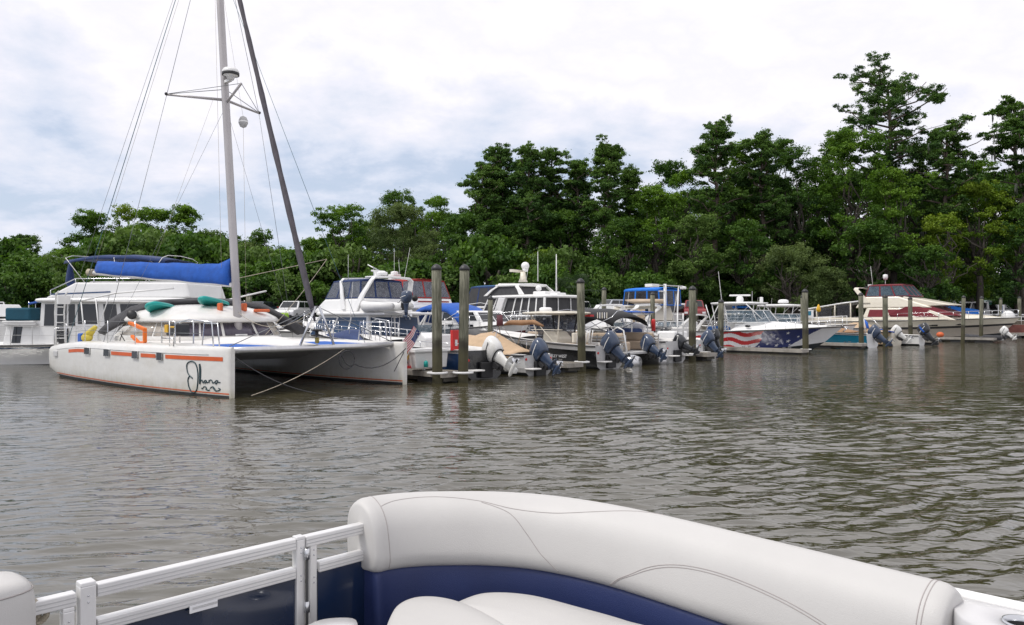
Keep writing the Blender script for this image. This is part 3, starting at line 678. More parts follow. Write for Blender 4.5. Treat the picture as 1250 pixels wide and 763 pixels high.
# ------------------------------------------------------------------ the sailing catamaran
CO = Vector((-14.05, 30.04, 0)); CA = -43.6
ca, sa = math.cos(R(CA)), math.sin(R(CA))
def cpx(x, y): X = CO.x + ca * x - sa * y; Y = CO.y + sa * x + ca * y; return 625 + 950 * X / Y, Y
cat = thing('sailing_catamaran', 'white two-hulled sailing catamaran with orange stripes and blue boom cover', 'catamaran', CO, CA)
CL = 12.35; HY = 2.75
def chw(x): return (.60 + .12 * min(1, x / 3)) * (1 - max(0, (x - 5) / 7.35) ** 2.3) + .05
def cztop(x): return 1.0 + .25 * min(1, x / 3.5) ** .7 + .02 * (x / 12)
def cring(x):
    h, z = chw(x), cztop(x); lift = max(0, (1.2 - x) / 1.2) * .35
    half = [(0, -.5 + lift), (.4 * h, -.42 + lift), (.8 * h, -.15 + lift), (.97 * h, .12 + lift * .4), (1.0 * h, .4), (1.02 * h, z - .35), (1.02 * h, z - .22), (.985 * h, z - .08), (.90 * h, z - .01), (.7 * h, z + .02)]
    return half, (0, z + .03)
def cside(x, z, off=.006):        # outer side of the starboard hull
    half, _ = cring(x)
    for (y0, z0), (y1, z1) in zip(half, half[1:]):
        if z0 <= z <= z1: return Vector((x, -HY - (y0 + (y1 - y0) * (z - z0) / max(1e-6, z1 - z0)) - off, z))
    return Vector((x, -HY - half[5][0] - off, z))
def mk_cat_gel():
    m = mat('catamaran_gelcoat', (.70, .69, .66), .33, coat=.2, var=.05, dirt=((.50, .46, .37), .9, .50, .45), stretch=(1, 1, 2))
    t = m.node_tree; p = t.nodes['Principled BSDF']; src = p.inputs['Base Color'].links[0].from_socket
    g = N(t, 'ShaderNodeTexCoord'); s_ = N(t, 'ShaderNodeSeparateXYZ'); t.links.new(g.outputs['Object'], s_.inputs[0])
    mp = N(t, 'ShaderNodeMapping'); mp.inputs['Scale'].default_value = (2.6, 2.6, .25); t.links.new(g.outputs['Object'], mp.inputs[0])
    n = N(t, 'ShaderNodeTexNoise', i_Scale=2., i_Detail=6., i_Roughness=.65); t.links.new(mp.outputs[0], n.inputs['Vector'])
    a = N(t, 'ShaderNodeMath', operation='MULTIPLY_ADD', i_1=-1.1); t.links.new(s_.outputs[2], a.inputs[0]); t.links.new(n.outputs[0], a.inputs[2])
    r = ramp(t, [(0.0, (0,)*3), (.25, (.12,)*3), (.55, (.62,)*3)]); t.links.new(a.outputs[0], r.inputs[0])
    # the grime sits on the forward third of the port hull and around the waterline
    mm = N(t, 'ShaderNodeMix', data_type='RGBA'); t.links.new(r.outputs[0], mm.inputs[0]); t.links.new(src, mm.inputs[6]); mm.inputs[7].default_value = (.42, .39, .25, 1)
    t.links.new(mm.outputs[2], p.inputs['Base Color']); return m
catg = mk_cat_gel()
for sg, nm in ((-1, 'starboard'), (1, 'port')):
    m = MB(); rings = []
    xs_ = [0, .15, .5, 1, 1.8, 3, 4.5, 6, 7.5, 8.7, 9.8, 10.7, 11.4, 11.9, 12.2, 12.35]
    for x in xs_:
        half, top = cring(x); rings.append([(x, sg * HY + y, z) for y, z in half] + [(x, sg * HY, top[1])] + [(x, sg * HY - y, z) for y, z in reversed(half[1:])])
    m.loft(rings, catg); h = part('hull', m, cat, label='white hull with orange stripe and %s side grime' % nm if sg < 0 else 'white hull stained green-brown toward its bow')
    af = MB()
    af.loft([[(p[0], sg * HY + (p[1] - sg * HY) * 1.012, p[2]) for p in [r_[k] for k in (0, 1, 2)]] + [(r_[0][0], sg * HY + (chw(r_[0][0]) * .965), .07)] for r_ in rings[2:]], antif, closed=False)
    st = MB()
    for side in (1, -1):
        st.loft([[(x, sg * HY + side * (abs(cside(x, z, .007).y) - HY), z) for z in (.105, .135)] for x in np.linspace(.8, 12.28, 40)], orange, closed=False, smooth=True)
    part('waterline_stripe', st, h)
    bs_ = MB()
    for side in (1, -1):
        bs_.loft([[(x, sg * HY + side * (abs(cside(x, z, .006).y) - HY), z) for z in (-.05, .03, .075)] for x in np.linspace(.8, 12.28, 40)], antif, closed=False, smooth=True)
    part('boot_stripe', bs_, h)
    if sg < 0: hull_s = h
    else: hull_p = h
def decal(x0, x1, z0, z1, m, name, parent, n=10, off=.008, nz=2):
    d = MB(); d.loft([[cside(x, z, off) for z in np.linspace(z0, z1, nz)] for x in np.linspace(x0, x1, n)], m, closed=False); return part(name, d, parent)
def xz(px, py):    # where a sight line meets the starboard hull side
    lo, hi = 0., 12.3
    for _ in range(40):
        mid = (lo + hi) / 2; p = cside(mid, .6); q, Y = cpx(p.x, p.y)
        if q < px: lo = mid
        else: hi = mid
    p = cside(lo, .6); _, Y = cpx(p.x, p.y); return lo, 2.1 - (py - 385) * Y / 950
zst = lambda x: cztop(x) - .28
def stripe(px0, px1, wz=.105, dz=-.0):
    x0, x1 = xz(px0, 440)[0], xz(px1, 440)[0]
    d = MB(); d.loft([[cside(x, zst(x) - wz / 2 + dz, .008), cside(x, zst(x) + wz / 2 + dz, .008)] for x in np.linspace(x0, x1, 14)], orange, closed=False); part('accent_stripe', d, hull_s)
for a, b in ((84, 104), (136, 162), (172, 190), (202, 272)): stripe(a, b)
for a in (107, 131, 165.5, 195.5):
    x0 = xz(a - 3.2, 440)[0]; x1 = xz(a + 3.4, 440)[0]; xm = (x0 + x1) / 2
    d = MB(); d.loft([[cside(x, zst(x) - .10, .02), cside(x, zst(x) + .10, .02)] for x in (x0, x1)], winblk, closed=False, smooth=False); w = part('porthole', d, hull_s, solid=.02)
    d = MB(); c_ = [cside(x, z, .03) for x, z in ((x0, zst(xm) - .11), (x1, zst(xm) - .11), (x1, zst(xm) + .11), (x0, zst(xm) + .11), (x0, zst(xm) - .11))]; d.tube(c_, .008, gelc, 6); part('rim', d, w)
# groove line above the stripe, exhaust cover at the stern
d = MB(); d.tube([cside(x, zst(x) + .10, .0) for x in np.linspace(1.0, 11.5, 30)], .012, liner, 5); part('moulding_line', d, hull_s)
d = MB(); d.obox(cside(.95, .78, .02), (.42, .05, .2), (0, 0, 0), liner); part('vent_cover', d, hull_s, bevel=.04)
# name lettering, hand-drawn script
inkm = mat('lettering_dark_teal', (.015, .045, .055), .5, var=.1)
STR = [[(270,270),(275,230),(300,200),(345,190),(390,215),(415,270),(428,350),(428,450),(415,560),(395,615),(360,640),(325,620),(298,560),(285,480),(290,430),(312,398)],
 [(270,270),(278,330),(295,375),(318,402),(350,432)],
 [(455,225),(459,300),(459,400),(455,512)], [(458,225),(470,300),(466,420),(456,500),(465,475),(480,458),(495,470),(497,495),(518,490)],
 [(545,460),(525,465),(516,487),(535,500),(550,470),(555,495),(578,487)], [(585,455),(590,497),(590,470),(612,455),(630,470),(638,500),(665,490)],
 [(700,460),(675,480),(685,515),(705,490),(712,465),(720,492),(748,490)],
 [(475,572),(490,582),(510,555),(540,558),(552,585),(572,605),(597,597)], [(535,585),(555,600),(575,608)], [(600,575),(635,553),(660,572),(678,605),(712,612),(748,592),(722,574)], [(640,570),(665,600),(690,618)]]
def sm(pts, n=5):
    out = []
    for i in range(len(pts) - 1):
        p0, p1, p2, p3 = (np.array(pts[max(0, min(len(pts) - 1, i + k))], float) for k in (-1, 0, 1, 2))
        for j in range(n):
            t = j / n; out.append(tuple(.5 * ((2 * p1) + (-p0 + p2) * t + (2 * p0 - 5 * p1 + 4 * p2 - p3) * t * t + (-p0 + 3 * p1 - 3 * p2 + p3) * t ** 3)))
    return out + [pts[-1]]
d = MB()
for k, s_ in enumerate(STR):
    pts = []
    for zx, zy in sm(s_):
        x, z = xz(205 + zx * 90 / 1056, 425 + zy * 65 / 763); pts.append(cside(x, z, .004))
    d.tube(pts, .028 if k in (2,) else (.019 if k < 3 else .016), inkm, 5)
part('name_lettering', d, hull_s)
# bridge deck
m = MB()
m.loft([[(x, -2.2, z0), (x, 2.2, z0), (x, 2.3, z1), (x, 0, z1 + .06), (x, -2.3, z1)] for x, z0, z1 in ((.6, .65, 1.12), (4, .65, 1.28), (7.6, .68, 1.3), (8.4, .9, 1.28), (8.9, 1.12, 1.24))], deckw, smooth=False)
part('bridge_deck', m, cat, bevel=.03)
m = MB(); rings = []
for x, w, z0, z1 in ((7.4, 1.5, .75, 1.42), (8.5, 1.1, .85, 1.44), (9.5, .75, .95, 1.40), (10.6, .5, 1.05, 1.32), (11.5, .36, 1.12, 1.27)):
    rings.append([(x, w * c_, z0 + (z1 - z0) * zz_) for c_, zz_ in ((-.7, 0), (.7, 0), (1, .35), (.95, .8), (.6, 1), (-.6, 1), (-.95, .8), (-1, .35))])
m.loft(rings, deckw); part('centre_walkway', m, cat)
# trampolines
tramp = mat('trampoline_blue', (.012, .10, .42), .8, var=.15, vscale=6)
for sg in (1, -1):
    m = MB(); m.add([(8.8, sg * .95, 1.235), (11.75, sg * .42, 1.2), (11.75, sg * 2.5, 1.2), (8.8, sg * 2.35, 1.24)], [(0, 1, 2, 3)], tramp); part('trampoline', m, cat, solid=.015)
m = MB(); m.tube([(11.85, -2.72, 1.2), (11.85, -1.2, 1.19), (11.85, 0, 1.19), (11.85, 1.2, 1.19), (11.85, 2.72, 1.22)], .085, alum, 12); part('crossbeam', m, cat)
m = MB()
for sg in (1, -1): m.tube([(11.85, sg * .55, 1.25), (11.85, sg * .06, 2.35)], .035, chrome, 8); 
m.tube([(11.85, .04, 2.33), (11.85, 2.6, 1.3)], .012, wire, 5); m.tube([(11.85, -.04, 2.33), (11.85, -2.6, 1.3)], .012, wire, 5); m.tube([(11.85, 0, 2.35), (9.2, 0, 1.5)], .012, wire, 5)
part('seagull_striker', m, cat)
# coachroof
def plan(s, z, ofs=0):
    o = []
    for k in range(40):
        a = 2 * math.pi * k / 40; c_, s_ = math.cos(a), math.sin(a)
        x = 4.3 + 3.15 * s * abs(c_) ** .62 * (1 if c_ > 0 else -1) + ofs; o.append((max(x, 2.2 + (1 - s) * .6), 2.22 * s * abs(s_) ** .72 * (1 if s_ > 0 else -1), z))
    return o
m = MB(); m.loft([plan(1.02, 1.2), plan(1.0, 1.44), plan(.90, 1.90)], catg); coach = part('coachroof', m, cat)
m = MB(); m.loft([plan(.88, 1.87), plan(.97, 1.89), plan(.975, 1.96), plan(.94, 2.05), plan(.80, 2.25), plan(.58, 2.39), plan(.3, 2.46), plan(.08, 2.48)], catg); part('roof', m, coach)
base, topr = plan(.998, 1.46), plan(.905, 1.86)
kinds = [winpur, wincur]
segs = [(39, 41), (1, 3), (3, 5), (35, 37), (37, 39), (32, 35), (29, 32), (26, 29), (5, 8), (8, 11), (11, 14)]
for k, (a, b) in enumerate(segs):
    q = [[], []]
    for j in np.linspace(a + .10, b - .10, 5):
        i0 = int(math.floor(j)) % 40; fr = j - math.floor(j)
        for li, rg in enumerate((base, topr)):
            p = Vector(rg[i0]).lerp(Vector(rg[(i0 + 1) % 40]), fr); c_ = Vector((4.3, 0, p.z)); p = p + (p - c_).normalized() * .018; q[li].append(p)
    w = MB(); w.loft([[p, r_] for p, r_ in zip(*q)], wincur if k in (2, 5, 6, 7, 10) else winpur, closed=False); part('window', w, coach, solid=.01, label='window with drawn tan curtain' if k in (2, 5, 6, 7, 10) else None)
# mast, boom, furled jib, rigging
def mx_(z): return 7.25 - 1.27 * (z - 1.5) / 11.1
m = MB(); m.tube([(mx_(z), 0, z) for z in (1.42, 4, 8, 12, 17)], [.135, .135, .13, .125, .11], mastm, 14, flat=.75); mast = part('mast', m, cat)
m = MB(); m.tube([(mx_(z) - .13, 0, z) for z in (3.8, 10, 17)], .02, liner, 5); m.box(7.02, 7.45, -.2, .2, 1.38, 1.5, gelc); part('luff_track', m, mast)
for z_, sgs in ((9.3, (1, -1)),):
    for sg in sgs:
        m = MB(); m.tube([(mx_(z_), 0, z_ - .1), (5.6, sg * 1.6, z_ - .1)], [.05, .035], mastm, 8); m.tube([(mx_(z_), 0, z_ + .25), (5.6, sg * 1.6, z_ - .08)], .012, wire, 5); m.sphere((5.6, sg * 1.62, z_ - .08), .055, plastk, 8); part('spreader', m, mast)
m = MB(); m.tube([(mx_(9.5) + .1, 0, 9.1), (7.15, .15, 9.62)], .04, mastm, 8); m.tube([(7.15, .15, 9.62), (5.6, 1.6, 9.22)], .010, wire, 5); m.tube([(7.15, .15, 9.62), (5.6, -1.6, 9.22)], .010, wire, 5); part('jumper_strut', m, mast)
m = MB(); m.lathe([(.1, -.16), (.14, -.05), (.24, -.02), (.27, .02), (.27, .12), (.22, .2), (.01, .23)], gelc, 20, Matrix.Translation((6.72, 0, 9.95))); m.lathe([(.272, -.02), (.276, .0), (.276, .06), (.272, .07)], plastk, 20, Matrix.Translation((6.72, 0, 9.95))); m.box(6.3, 6.7, -.06, .06, 9.75, 9.83, gelc); part('radar_dome', m, mast)
m = MB(); m.lathe([(.01, -.2), (.1, -.16), (.15, -.05), (.15, .05), (.1, .16), (.01, .2)], liner, 12, Matrix.Translation((6.5, .55, 8.55))); m.lathe([(.152, -.03), (.155, 0), (.152, .03)], gelc, 12, Matrix.Translation((6.5, .55, 8.55))); part('radar_reflector', m, mast)
# boom swung to starboard with royal blue cover
b0 = Vector((7.0, -.05, 3.08)); b1 = Vector((1.75, -2.55, 3.58))
m = MB(); m.tube([b0, b0.lerp(b1, 1.0)], .10, gelc, 10, flat=.8); m.tube([b0.lerp(b1, .99), b1 + (b1 - b0).normalized() * .18], .13, rope_m, 10); boom = part('boom', m, cat)
m = MB(); rings = []
bd_ = (b1 - b0).normalized(); bn = bd_.cross(Vector((0, 0, 1))).normalized()
for k in range(25):
    u = k / 24; c_ = b0.lerp(b1, .015 + u * .94); hgt = .26 * (1 - u) + .42 + .008 * math.sin(k * 2.1); wd = .17 + .02 * math.sin(k * 1.3)
    if k < 2: hgt += .20 - .12 * k
    ring_ = []
    for (a, zz_) in ((-.75, -.02), (-1.05, .12), (-1.0, .35), (-.65, .7), (-.2, .98), (.2, .98), (.65, .7), (1.0, .35), (1.05, .12), (.75, -.02)):
        ring_.append(c_ + bn * a * wd * (1 + .05 * math.sin(k * 1.9 + a * 4)) + Vector((0, 0, zz_ * hgt + .012 * math.sin(k * .9 + a))))
    rings.append(ring_)
m.loft(rings, canvb); part('sail_cover', m, boom)
# furled jib
j0, j1 = Vector((11.72, 0, 1.95)), Vector((5.5, 0, 16.5))
m = MB(); m.tube([j0.lerp(j1, u) for u in np.linspace(0, 1, 24)], [.03, .085] + [.09 + .010 * math.sin(k * 2.3) - .003 * k * .5 for k in range(22)], sailc, 10); fj = part('furled_jib', m, cat)
m = MB(); m.tube([(11.85, 0, 1.25), j0], .02, chrome, 6); m.lathe([(.05, 0), (.17, .02), (.17, .05), (.05, .06), (.05, .16), (.17, .17), (.17, .2), (.05, .22)], plastk, 16, Matrix.Translation((11.82, 0, 1.5))); m.tube([(11.84, 0, 1.32), (11.83, 0, 1.48)], .06, mat('brass_drum', (.35, .3, .08), .4), 8); part('furler_drum', m, fj)
def stay(a, b, r=.008, m_=wire, sag=0, name='stay', n=10):
    a, b = Vector(a), Vector(b); q = MB(); q.tube([a.lerp(b, u) - Vector((0, 0, sag * 4 * u * (1 - u))) for u in np.linspace(0, 1, n if sag else 2)], r, m_, 5); return part(name, q, cat)
TT = (mx_(16.8), 0, 16.8)
stay((1.2, -3.2, 1.1), TT, .012, wireb); stay((-.2, -3.1, 1.1), TT, .006); stay((5.6, -1.6, 9.2), (5.0, -3.3, 1.25)); stay((5.6, -1.6, 9.2), (mx_(16), 0, 16)); stay((5.6, 1.6, 9.2), (5.0, 3.3, 1.25)); stay((5.6, 1.6, 9.2), (mx_(16), 0, 16))
stay((5.2, -3.2, 1.25), (mx_(9), 0, 9.0), .005); stay((5.2, 3.2, 1.25), (mx_(9), 0, 9.0), .005); stay((1.2, 3.2, 1.1), TT, .010, wireb)
stay((10.9, 2.3, 1.25), (mx_(14), 0, 14), .008, wireb); stay((6.9, .3, 1.5), (mx_(15), .1, 15), .005, rope_m); stay((6.8, .5, 2.4), (6.5, .55, 8.4), .005, rope_m); stay((6.5, .55, 8.7), (mx_(13), .1, 13), .004, rope_m)
stay((6.9, -.35, 1.5), (mx_(15), -.1, 15), .005, rope_m); stay((1.9, -2.5, 3.9), (mx_(16.5), 0, 16.5), .005, rope_m); stay((4.2, -1.4, 4.0), (mx_(9.2), -.4, 9.2), .004, rope_m)
stay((7.3, 0, 3.3), (9.4, 1.9, 3.9), .01, rope_m); stay((9.4, 1.9, 3.9), (8.6, .2, 1.5), .01, rope_m, .1); stay((7.2, 0, 2.2), (11.8, 0, 2.3), .008, rope_m, .5)
# bow bridle and anchor lines
stay((12.3, 2.75, 1.05), (12.5, 2.2, .45), .014, rope_k, name='mooring_line'); stay((12.3, -2.75, 1.1), (13.2, -.6, .02), .012, rope_k, .2, name='mooring_line')
stay((11.9, .9, 1.15), (13.0, -2.6, .12), .010, rope_m, .12, name='mooring_line'); stay((12.35, 2.75, 1.1), (12.2, 1.0, .7), .016, rope_k, .3, name='mooring_line'); stay((12.2, 1.0, .7), (11.9, .7, 1.1), .016, rope_k, .2, name='mooring_line')
m = MB(); m.tube([(11.98, .9 + .26 * math.cos(a), .82 + .26 * math.sin(a)) for a in np.linspace(0, 6.28, 22)], .016, rope_k, 6); part('rope_coil', m, cat)
# lifelines, pulpits
for sg in (1, -1):
    for x0 in (1.6, 3.6, 5.6, 7.6, 9.6):
        m = MB(); y = sg * (HY + chw(x0) * .82); m.tube([(x0, y, cztop(x0)), (x0, y, cztop(x0) + .68)], .014, chrome, 6); part('stanchion', m, cat)
    for dz in (.66, .36):
        m = MB(); m.tube([(x, sg * (HY + chw(x) * .82), cztop(x) + dz) for x in (.4, 1.6, 3.6, 5.6, 7.6, 9.6, 11.2)], .006, wire, 5); part('lifeline', m, cat)
    m = MB(); z = cztop(11.5); y0 = sg * HY
    m.tube([(9.9, y0 + sg * .45, z), (10.0, y0 + sg * .45, z + .62), (10.5, y0 + sg * .3, z + .72), (11.4, y0 + sg * .1, z + .66), (11.5, y0 + sg * .1, z)], .018, chrome, 8)
    m.tube([(10.2, y0 - sg * .2, z), (10.3, y0 - sg * .2, z + .62), (11.4, y0 - sg * .06, z + .62), (11.5, y0 - sg * .06, z)], .018, chrome, 8); part('pulpit', m, cat)
    m = MB(); m.tube([(.1, y0 - .5, .98), (.1, y0 - .5, 1.65), (.1, y0 + .5, 1.65), (.1, y0 + .5, .98)], .018, chrome, 8); part('pushpit', m, cat)
# aft bimini bar and davits, boarding ladder
m = MB()
m.tube([(.4, -2.5, 2.62), (3.2, -2.3, 2.85), (5.4, -1.3, 2.98)], .03, plastw, 8); m.tube([(.4, -2.5, 2.62), (.4, 2.5, 2.62)], .03, plastw, 8); m.tube([(.4, 2.5, 2.62), (5.0, 2.2, 2.98)], .03, plastw, 8)
for x, y in ((.4, -2.5), (1.6, -2.4), (.4, 2.5), (3.4, 2.2)): m.tube([(x + .4, y, 1.2), (x, y, 2.66)], .022, plastw, 8)
m.tube([(1.6, -2.4, 1.4), (2.6, -2.3, 2.78)], .018, plastw, 8)
part('bimini_frame', m, cat)
m = MB()
for y in (-3.15, -2.85): m.tube([(-.1, y, .7), (-.25, y, 2.2), (-.12, y, 2.85), (.15, y, 2.95)], .028, plastw, 8)
for k in range(6): m.tube([(-.14 - .015 * k, -3.15, 1.0 + k * .28), (-.14 - .015 * k, -2.85, 1.0 + k * .28)], .02, plastw, 6)
m.box(.1, .3, -3.2, -2.8, 2.5, 2.8, plastw)
part('boarding_ladder', m, cat)
# gear carried on the catamaran: separate things
def cw(x, y, z): return (CO.x + ca * x - sa * y, CO.y + sa * x + ca * y, z)
m = MB(); path = [(2.6, -2.55, 1.5), (3.0, -2.2, 1.9), (3.3, -1.7, 2.3), (3.7, -.9, 2.52), (4.2, 0, 2.58), (4.7, .9, 2.54), (5.5, 1.6, 2.4), (6.2, 2.0, 2.05), (6.9, 2.25, 1.65), (7.1, 2.35, 1.48)]
rings = []
for k, p in enumerate(path):
    u = k / (len(path) - 1); p = Vector(p); d_ = (Vector(path[min(k + 1, len(path) - 1)]) - Vector(path[max(k - 1, 0)])).normalized(); x_ = Vector((1, .1, 0)); nn = d_.cross(x_).normalized()
    w1, w2 = (.50, .12) if 0 < k < len(path) - 1 else (.2, .1)
    rings.append([p + x_ * w1 * math.cos(a) * (1 + .12 * math.sin(3 * a + k)) + nn * w2 * math.sin(a) * (1 + .3 * math.sin(5 * a + k * 2)) for a in np.linspace(0, 2 * math.pi, 17)[:-1]])
m.loft(rings, canvk); o = solo('folded_canvas', m, 'charcoal canvas slumped in an arch over the catamaran roof', 'canvas cover', CO, CA)
def board(x, y, z, rz, L, w, m1, m2, tilt, lab):
    M = Matrix.Translation((x, y, z)) @ Euler((R(tilt), R(-6), R(rz))).to_matrix().to_4x4(); t_ = thing('paddleboard', lab, 'paddleboard', CO, CA, 'paddleboards on the catamaran roof')
    def pl(s, zz): return [M @ Vector((L / 2 * s * math.cos(a), w / 2 * s * (abs(math.sin(a)) ** .8) * (1 if math.sin(a) > 0 else -1), zz + .05 * math.cos(a) ** 4)) for a in np.linspace(0, 2 * math.pi, 29)[:-1]]
    b = MB(); b.loft([pl(.95, -.06), pl(1, -.02), pl(1, .02), pl(.95, .06)], m1); part('board', b, t_)
    b = MB(); b.loft([pl(.9, .058), pl(.86, .068)], m2); part('deck_pad', b, t_)
    b = MB(); c_ = M @ Vector((-.3 * L, 0, .07)); b.sphere(c_, .05, plastk, 8); part('valve', b, t_)
board(4.95, -1.5, 2.32, -42, 2.0, .7, tealp, plastw, 16, 'white-decked teal paddleboard on the catamaran roof left of the mast')
board(5.75, -.1, 2.52, -50, 1.9, .6, tealp, whist, 10, 'teal paddleboard lying across the catamaran roof against the mast')
m = MB(); m.tube([(4.05, -2.05, 2.12), (4.6, -2.3, 2.12)], .14, plastw, 12); m.tube([(4.6, -2.3, 2.12), (4.72, -2.35, 2.12)], .15, plastk, 12); solo('life_raft_canister', m, 'white cylinder with black end lashed to the catamaran roof edge', 'canister', CO, CA)
for k, (x, y, z, sx, lab) in enumerate(((6.7, -.35, 2.36, .12, 'upright orange float strapped just left of the mast'), (6.75, .45, 2.36, .12, 'upright orange float strapped just right of the mast'), (6.9, 1.0, 2.26, .5, 'flat orange float lying right of the mast foot'))):
    m = MB(); m.box(x - .12, x + .12, y - sx / 2, y + sx / 2, z - (.13 if k < 2 else .05), z + (.14 if k < 2 else .05), mat('float_orange', (.62, .13, .04), .6, var=.15)); solo('orange_float', m, lab, 'float', CO, CA, 'orange floats at the mast foot', bevel=.04)
m = MB(); m.tube([(6.6, -2.9, 1.42), (6.9, -2.75, 1.52), (7.5, -2.6, 1.6)], .01, orange, 4)
m = MB(); og = mat('bracket_orange', (.75, .16, .01), .5, var=.1)
m.beam((6.15, -2.95, 1.88), (7.35, -2.95, 1.68), .1, .1, og); m.beam((7.32, -2.95, 1.72), (7.32, -2.95, 1.30), .1, .1, og); m.beam((7.32, -2.95, 1.30), (6.85, -2.95, 1.29), .1, .08, og); m.beam((6.85, -2.95, 1.29), (6.35, -2.95, 1.48), .1, .08, og)
solo('orange_bracket', m, 'bright orange hooked bracket standing on the catamaran side deck', 'bracket', CO, CA, bevel=.015)
gen = thing('portable_generator', 'yellow and black portable generator on the catamaran foredeck rail', 'generator', CO, CA)
m = MB(); m.box(8.3, 9.0, -2.75, -2.35, 1.52, 1.86, plastk); part('engine', m, gen, bevel=.04)
m = MB(); m.box(8.28, 8.5, -2.79, -2.33, 1.6, 1.84, yellow); m.box(8.55, 8.95, -2.78, -2.5, 1.74, 1.80, yellow); part('housing', m, gen, bevel=.03)
m = MB()
for y in (-2.82, -2.3): m.tube([(8.2, y, 1.3), (8.2, y, 1.92), (9.1, y, 1.92), (9.1, y, 1.3)], .02, chrome, 6)
m.tube([(8.2, -2.82, 1.45), (9.1, -2.82, 1.45)], .02, chrome, 6); part('frame', m, gen)
m = MB(); m.sphere((2.9, -3.1, 1.36), .17, mat('bag_yellow', (.62, .5, .08), .8, var=.2), 10, (1.6, 1, .9)); m.tube([(2.9, -3.1, 1.4), (3.25, -2.95, 1.72)], [.15, .07], MATS['bag_yellow'], 10); solo('yellow_bag', m, 'limp yellow bag slumped on the catamaran aft deck', 'bag', CO, CA)
m = MB(); m.box(2.25, 2.6, -3.2, -2.9, 1.16, 1.5, canvb); solo('blue_bin', m, 'small dark blue bin beside the limp yellow bag', 'bin', CO, CA, bevel=.05)
m = MB(); m.add([(4.3, -2.75, 1.45), (5.1, -2.75, 1.75), (5.1, -2.55, 1.78), (4.3, -2.55, 1.48)], [(0, 1, 2, 3)], gelc); m.beam((4.5, -2.65, 1.25), (4.8, -2.65, 1.6), .02, .02, plastk); m.beam((5.0, -2.65, 1.25), (4.6, -2.65, 1.5), .02, .02, plastk)
solo('solar_panel', m, 'small tilted white panel on a stand beside the catamaran cabin', 'panel', CO, CA, solid=.03)

# ------------------------------------------------------------------ houseboat at the left edge
hb = thing('houseboat', 'long white two-deck houseboat with navy bimini at the left edge', 'houseboat', (-27, 35.2, 0), -3)
P = hull_geo(15.2, 4.4, 1.05, .78, c0=.0, c1=.3, rake=1.4, tw=.97, full=4)
hull(hb, P, gelc, bands=[(.78, .9, navyg)], n=20, rows=10)
ga = gelc
cabin(hb, (5.5, 7.3, 3.9, .80), (5.7, 7.3, 3.8, 1.86), ga, {'sides': [(.22, .44, .12, .78)]}, winblk, name='aft_cabin')
hl = cabin(hb, (7.1, 13.7, 3.92, .80), (7.2, 13.2, 3.82, 2.67), ga, {'sides': [(.03, .10, .46, .95), (.12, .185, .1, .95), (.20, .245, .46, .95), (.265, .41, .50, .95), (.45, .54, .50, .95), (.57, .70, .5, .95), (.74, .92, .5, .95)], 'front': [(.08, .45, .2, .9), (.55, .92, .2, .9)]}, winblk, name='saloon', roof=(.55, .16, gelc), bevel=.02)
m = MB(); m.box(8.02, 8.42, -2.02, -1.97, .85, 1.55, plastk); part('door', m, hb)
cabin(hb, (7.3, 13.6, 3.7, 2.84), (8.6, 13.4, 3.6, 3.50), gelc, {}, winblk, name='flybridge', bevel=.08)
m = MB(); m.panel([(7.6, -1.89, 2.96), (10.2, -1.89, 3.06), (10.2, -1.88, 3.12), (7.6, -1.89, 3.02)], navyg, .01); part('stripe', m, hb)
rail(hb, [(x, -1.75, 3.44 if x > 8.5 else 2.95) for x in (7.5, 8.6, 9.4, 10.4, 11.8, 13.2)] + [(x, 1.75, 3.44 if x > 8.5 else 2.95) for x in (13.2, 10.4, 8.6, 7.5)], .22, .02, mid=False, name='upper_rail')
rail(hb, [(x, -2.12, .86) for x in np.linspace(.3, 13.6, 15)], .78, .014, name='side_rail', m=liner); rail(hb, [(x, 2.12, .86) for x in np.linspace(.3, 13.6, 9)], .78, .014, name='side_rail', m=liner)
m = MB(); m.box(9.0, 12.9, -1.5, 1.5, 3.1, 3.56, liner); part('upper_seating', m, hb, bevel=.08)
bimini(hb, 8.0, 12.4, 3.3, 4.76, canvn, arch=.16, base=3.42, feet=(9.0, 10.4, 11.5), fm=plastw, droop=.22)
m = MB(); m.box(5.75, 6.85, -2.12, -1.3, 1.88, 2.42, canvtl); part('dinghy_cover', m, hb, bevel=.07, label='teal blue covered locker on the lower cabin roof side')
m = MB(); m.box(5.7, 7.1, -2.12, -1.95, 1.66, 1.76, liner); m.box(5.6, 7.0, -2.1, -1.0, 1.78, 1.87, gelc); part('rub_board', m, hb, bevel=.03)
m = MB(); m.tube([(6.3, -1.4, 2.6), (7.4, -1.4, 2.8)], .05, canvb, 6); m.tube([(6.3, .6, 2.6), (7.4, .6, 2.8)], .05, canvb, 6)
for k in range(4): m.tube([(6.3 + k * .3, -1.4, 1.9), (6.3 + k * .3, -1.4, 2.7)], .015, chrome, 5)
part('roof_gear', m, hb)
fender(hb, 9.4, -2.35, .55, canvn, .16, .7); fender(hb, 2.2, -2.35, .55, rubber, .16, .7)
m = MB(); m.lathe([(.05, 3.3), (.19, 3.5), (.15, 3.9), (.08, 4.3), (.02, 4.42)], canvn, 10, Matrix.Translation((7.75, -.8, 0))); m.tube([(7.75, -.8, 2.84), (7.75, -.8, 4.5)], .02, plastw, 6)
solo('closed_umbrella', m, 'closed navy umbrella standing on the houseboat upper deck', 'umbrella', (-27, 35.2, 0), -3)
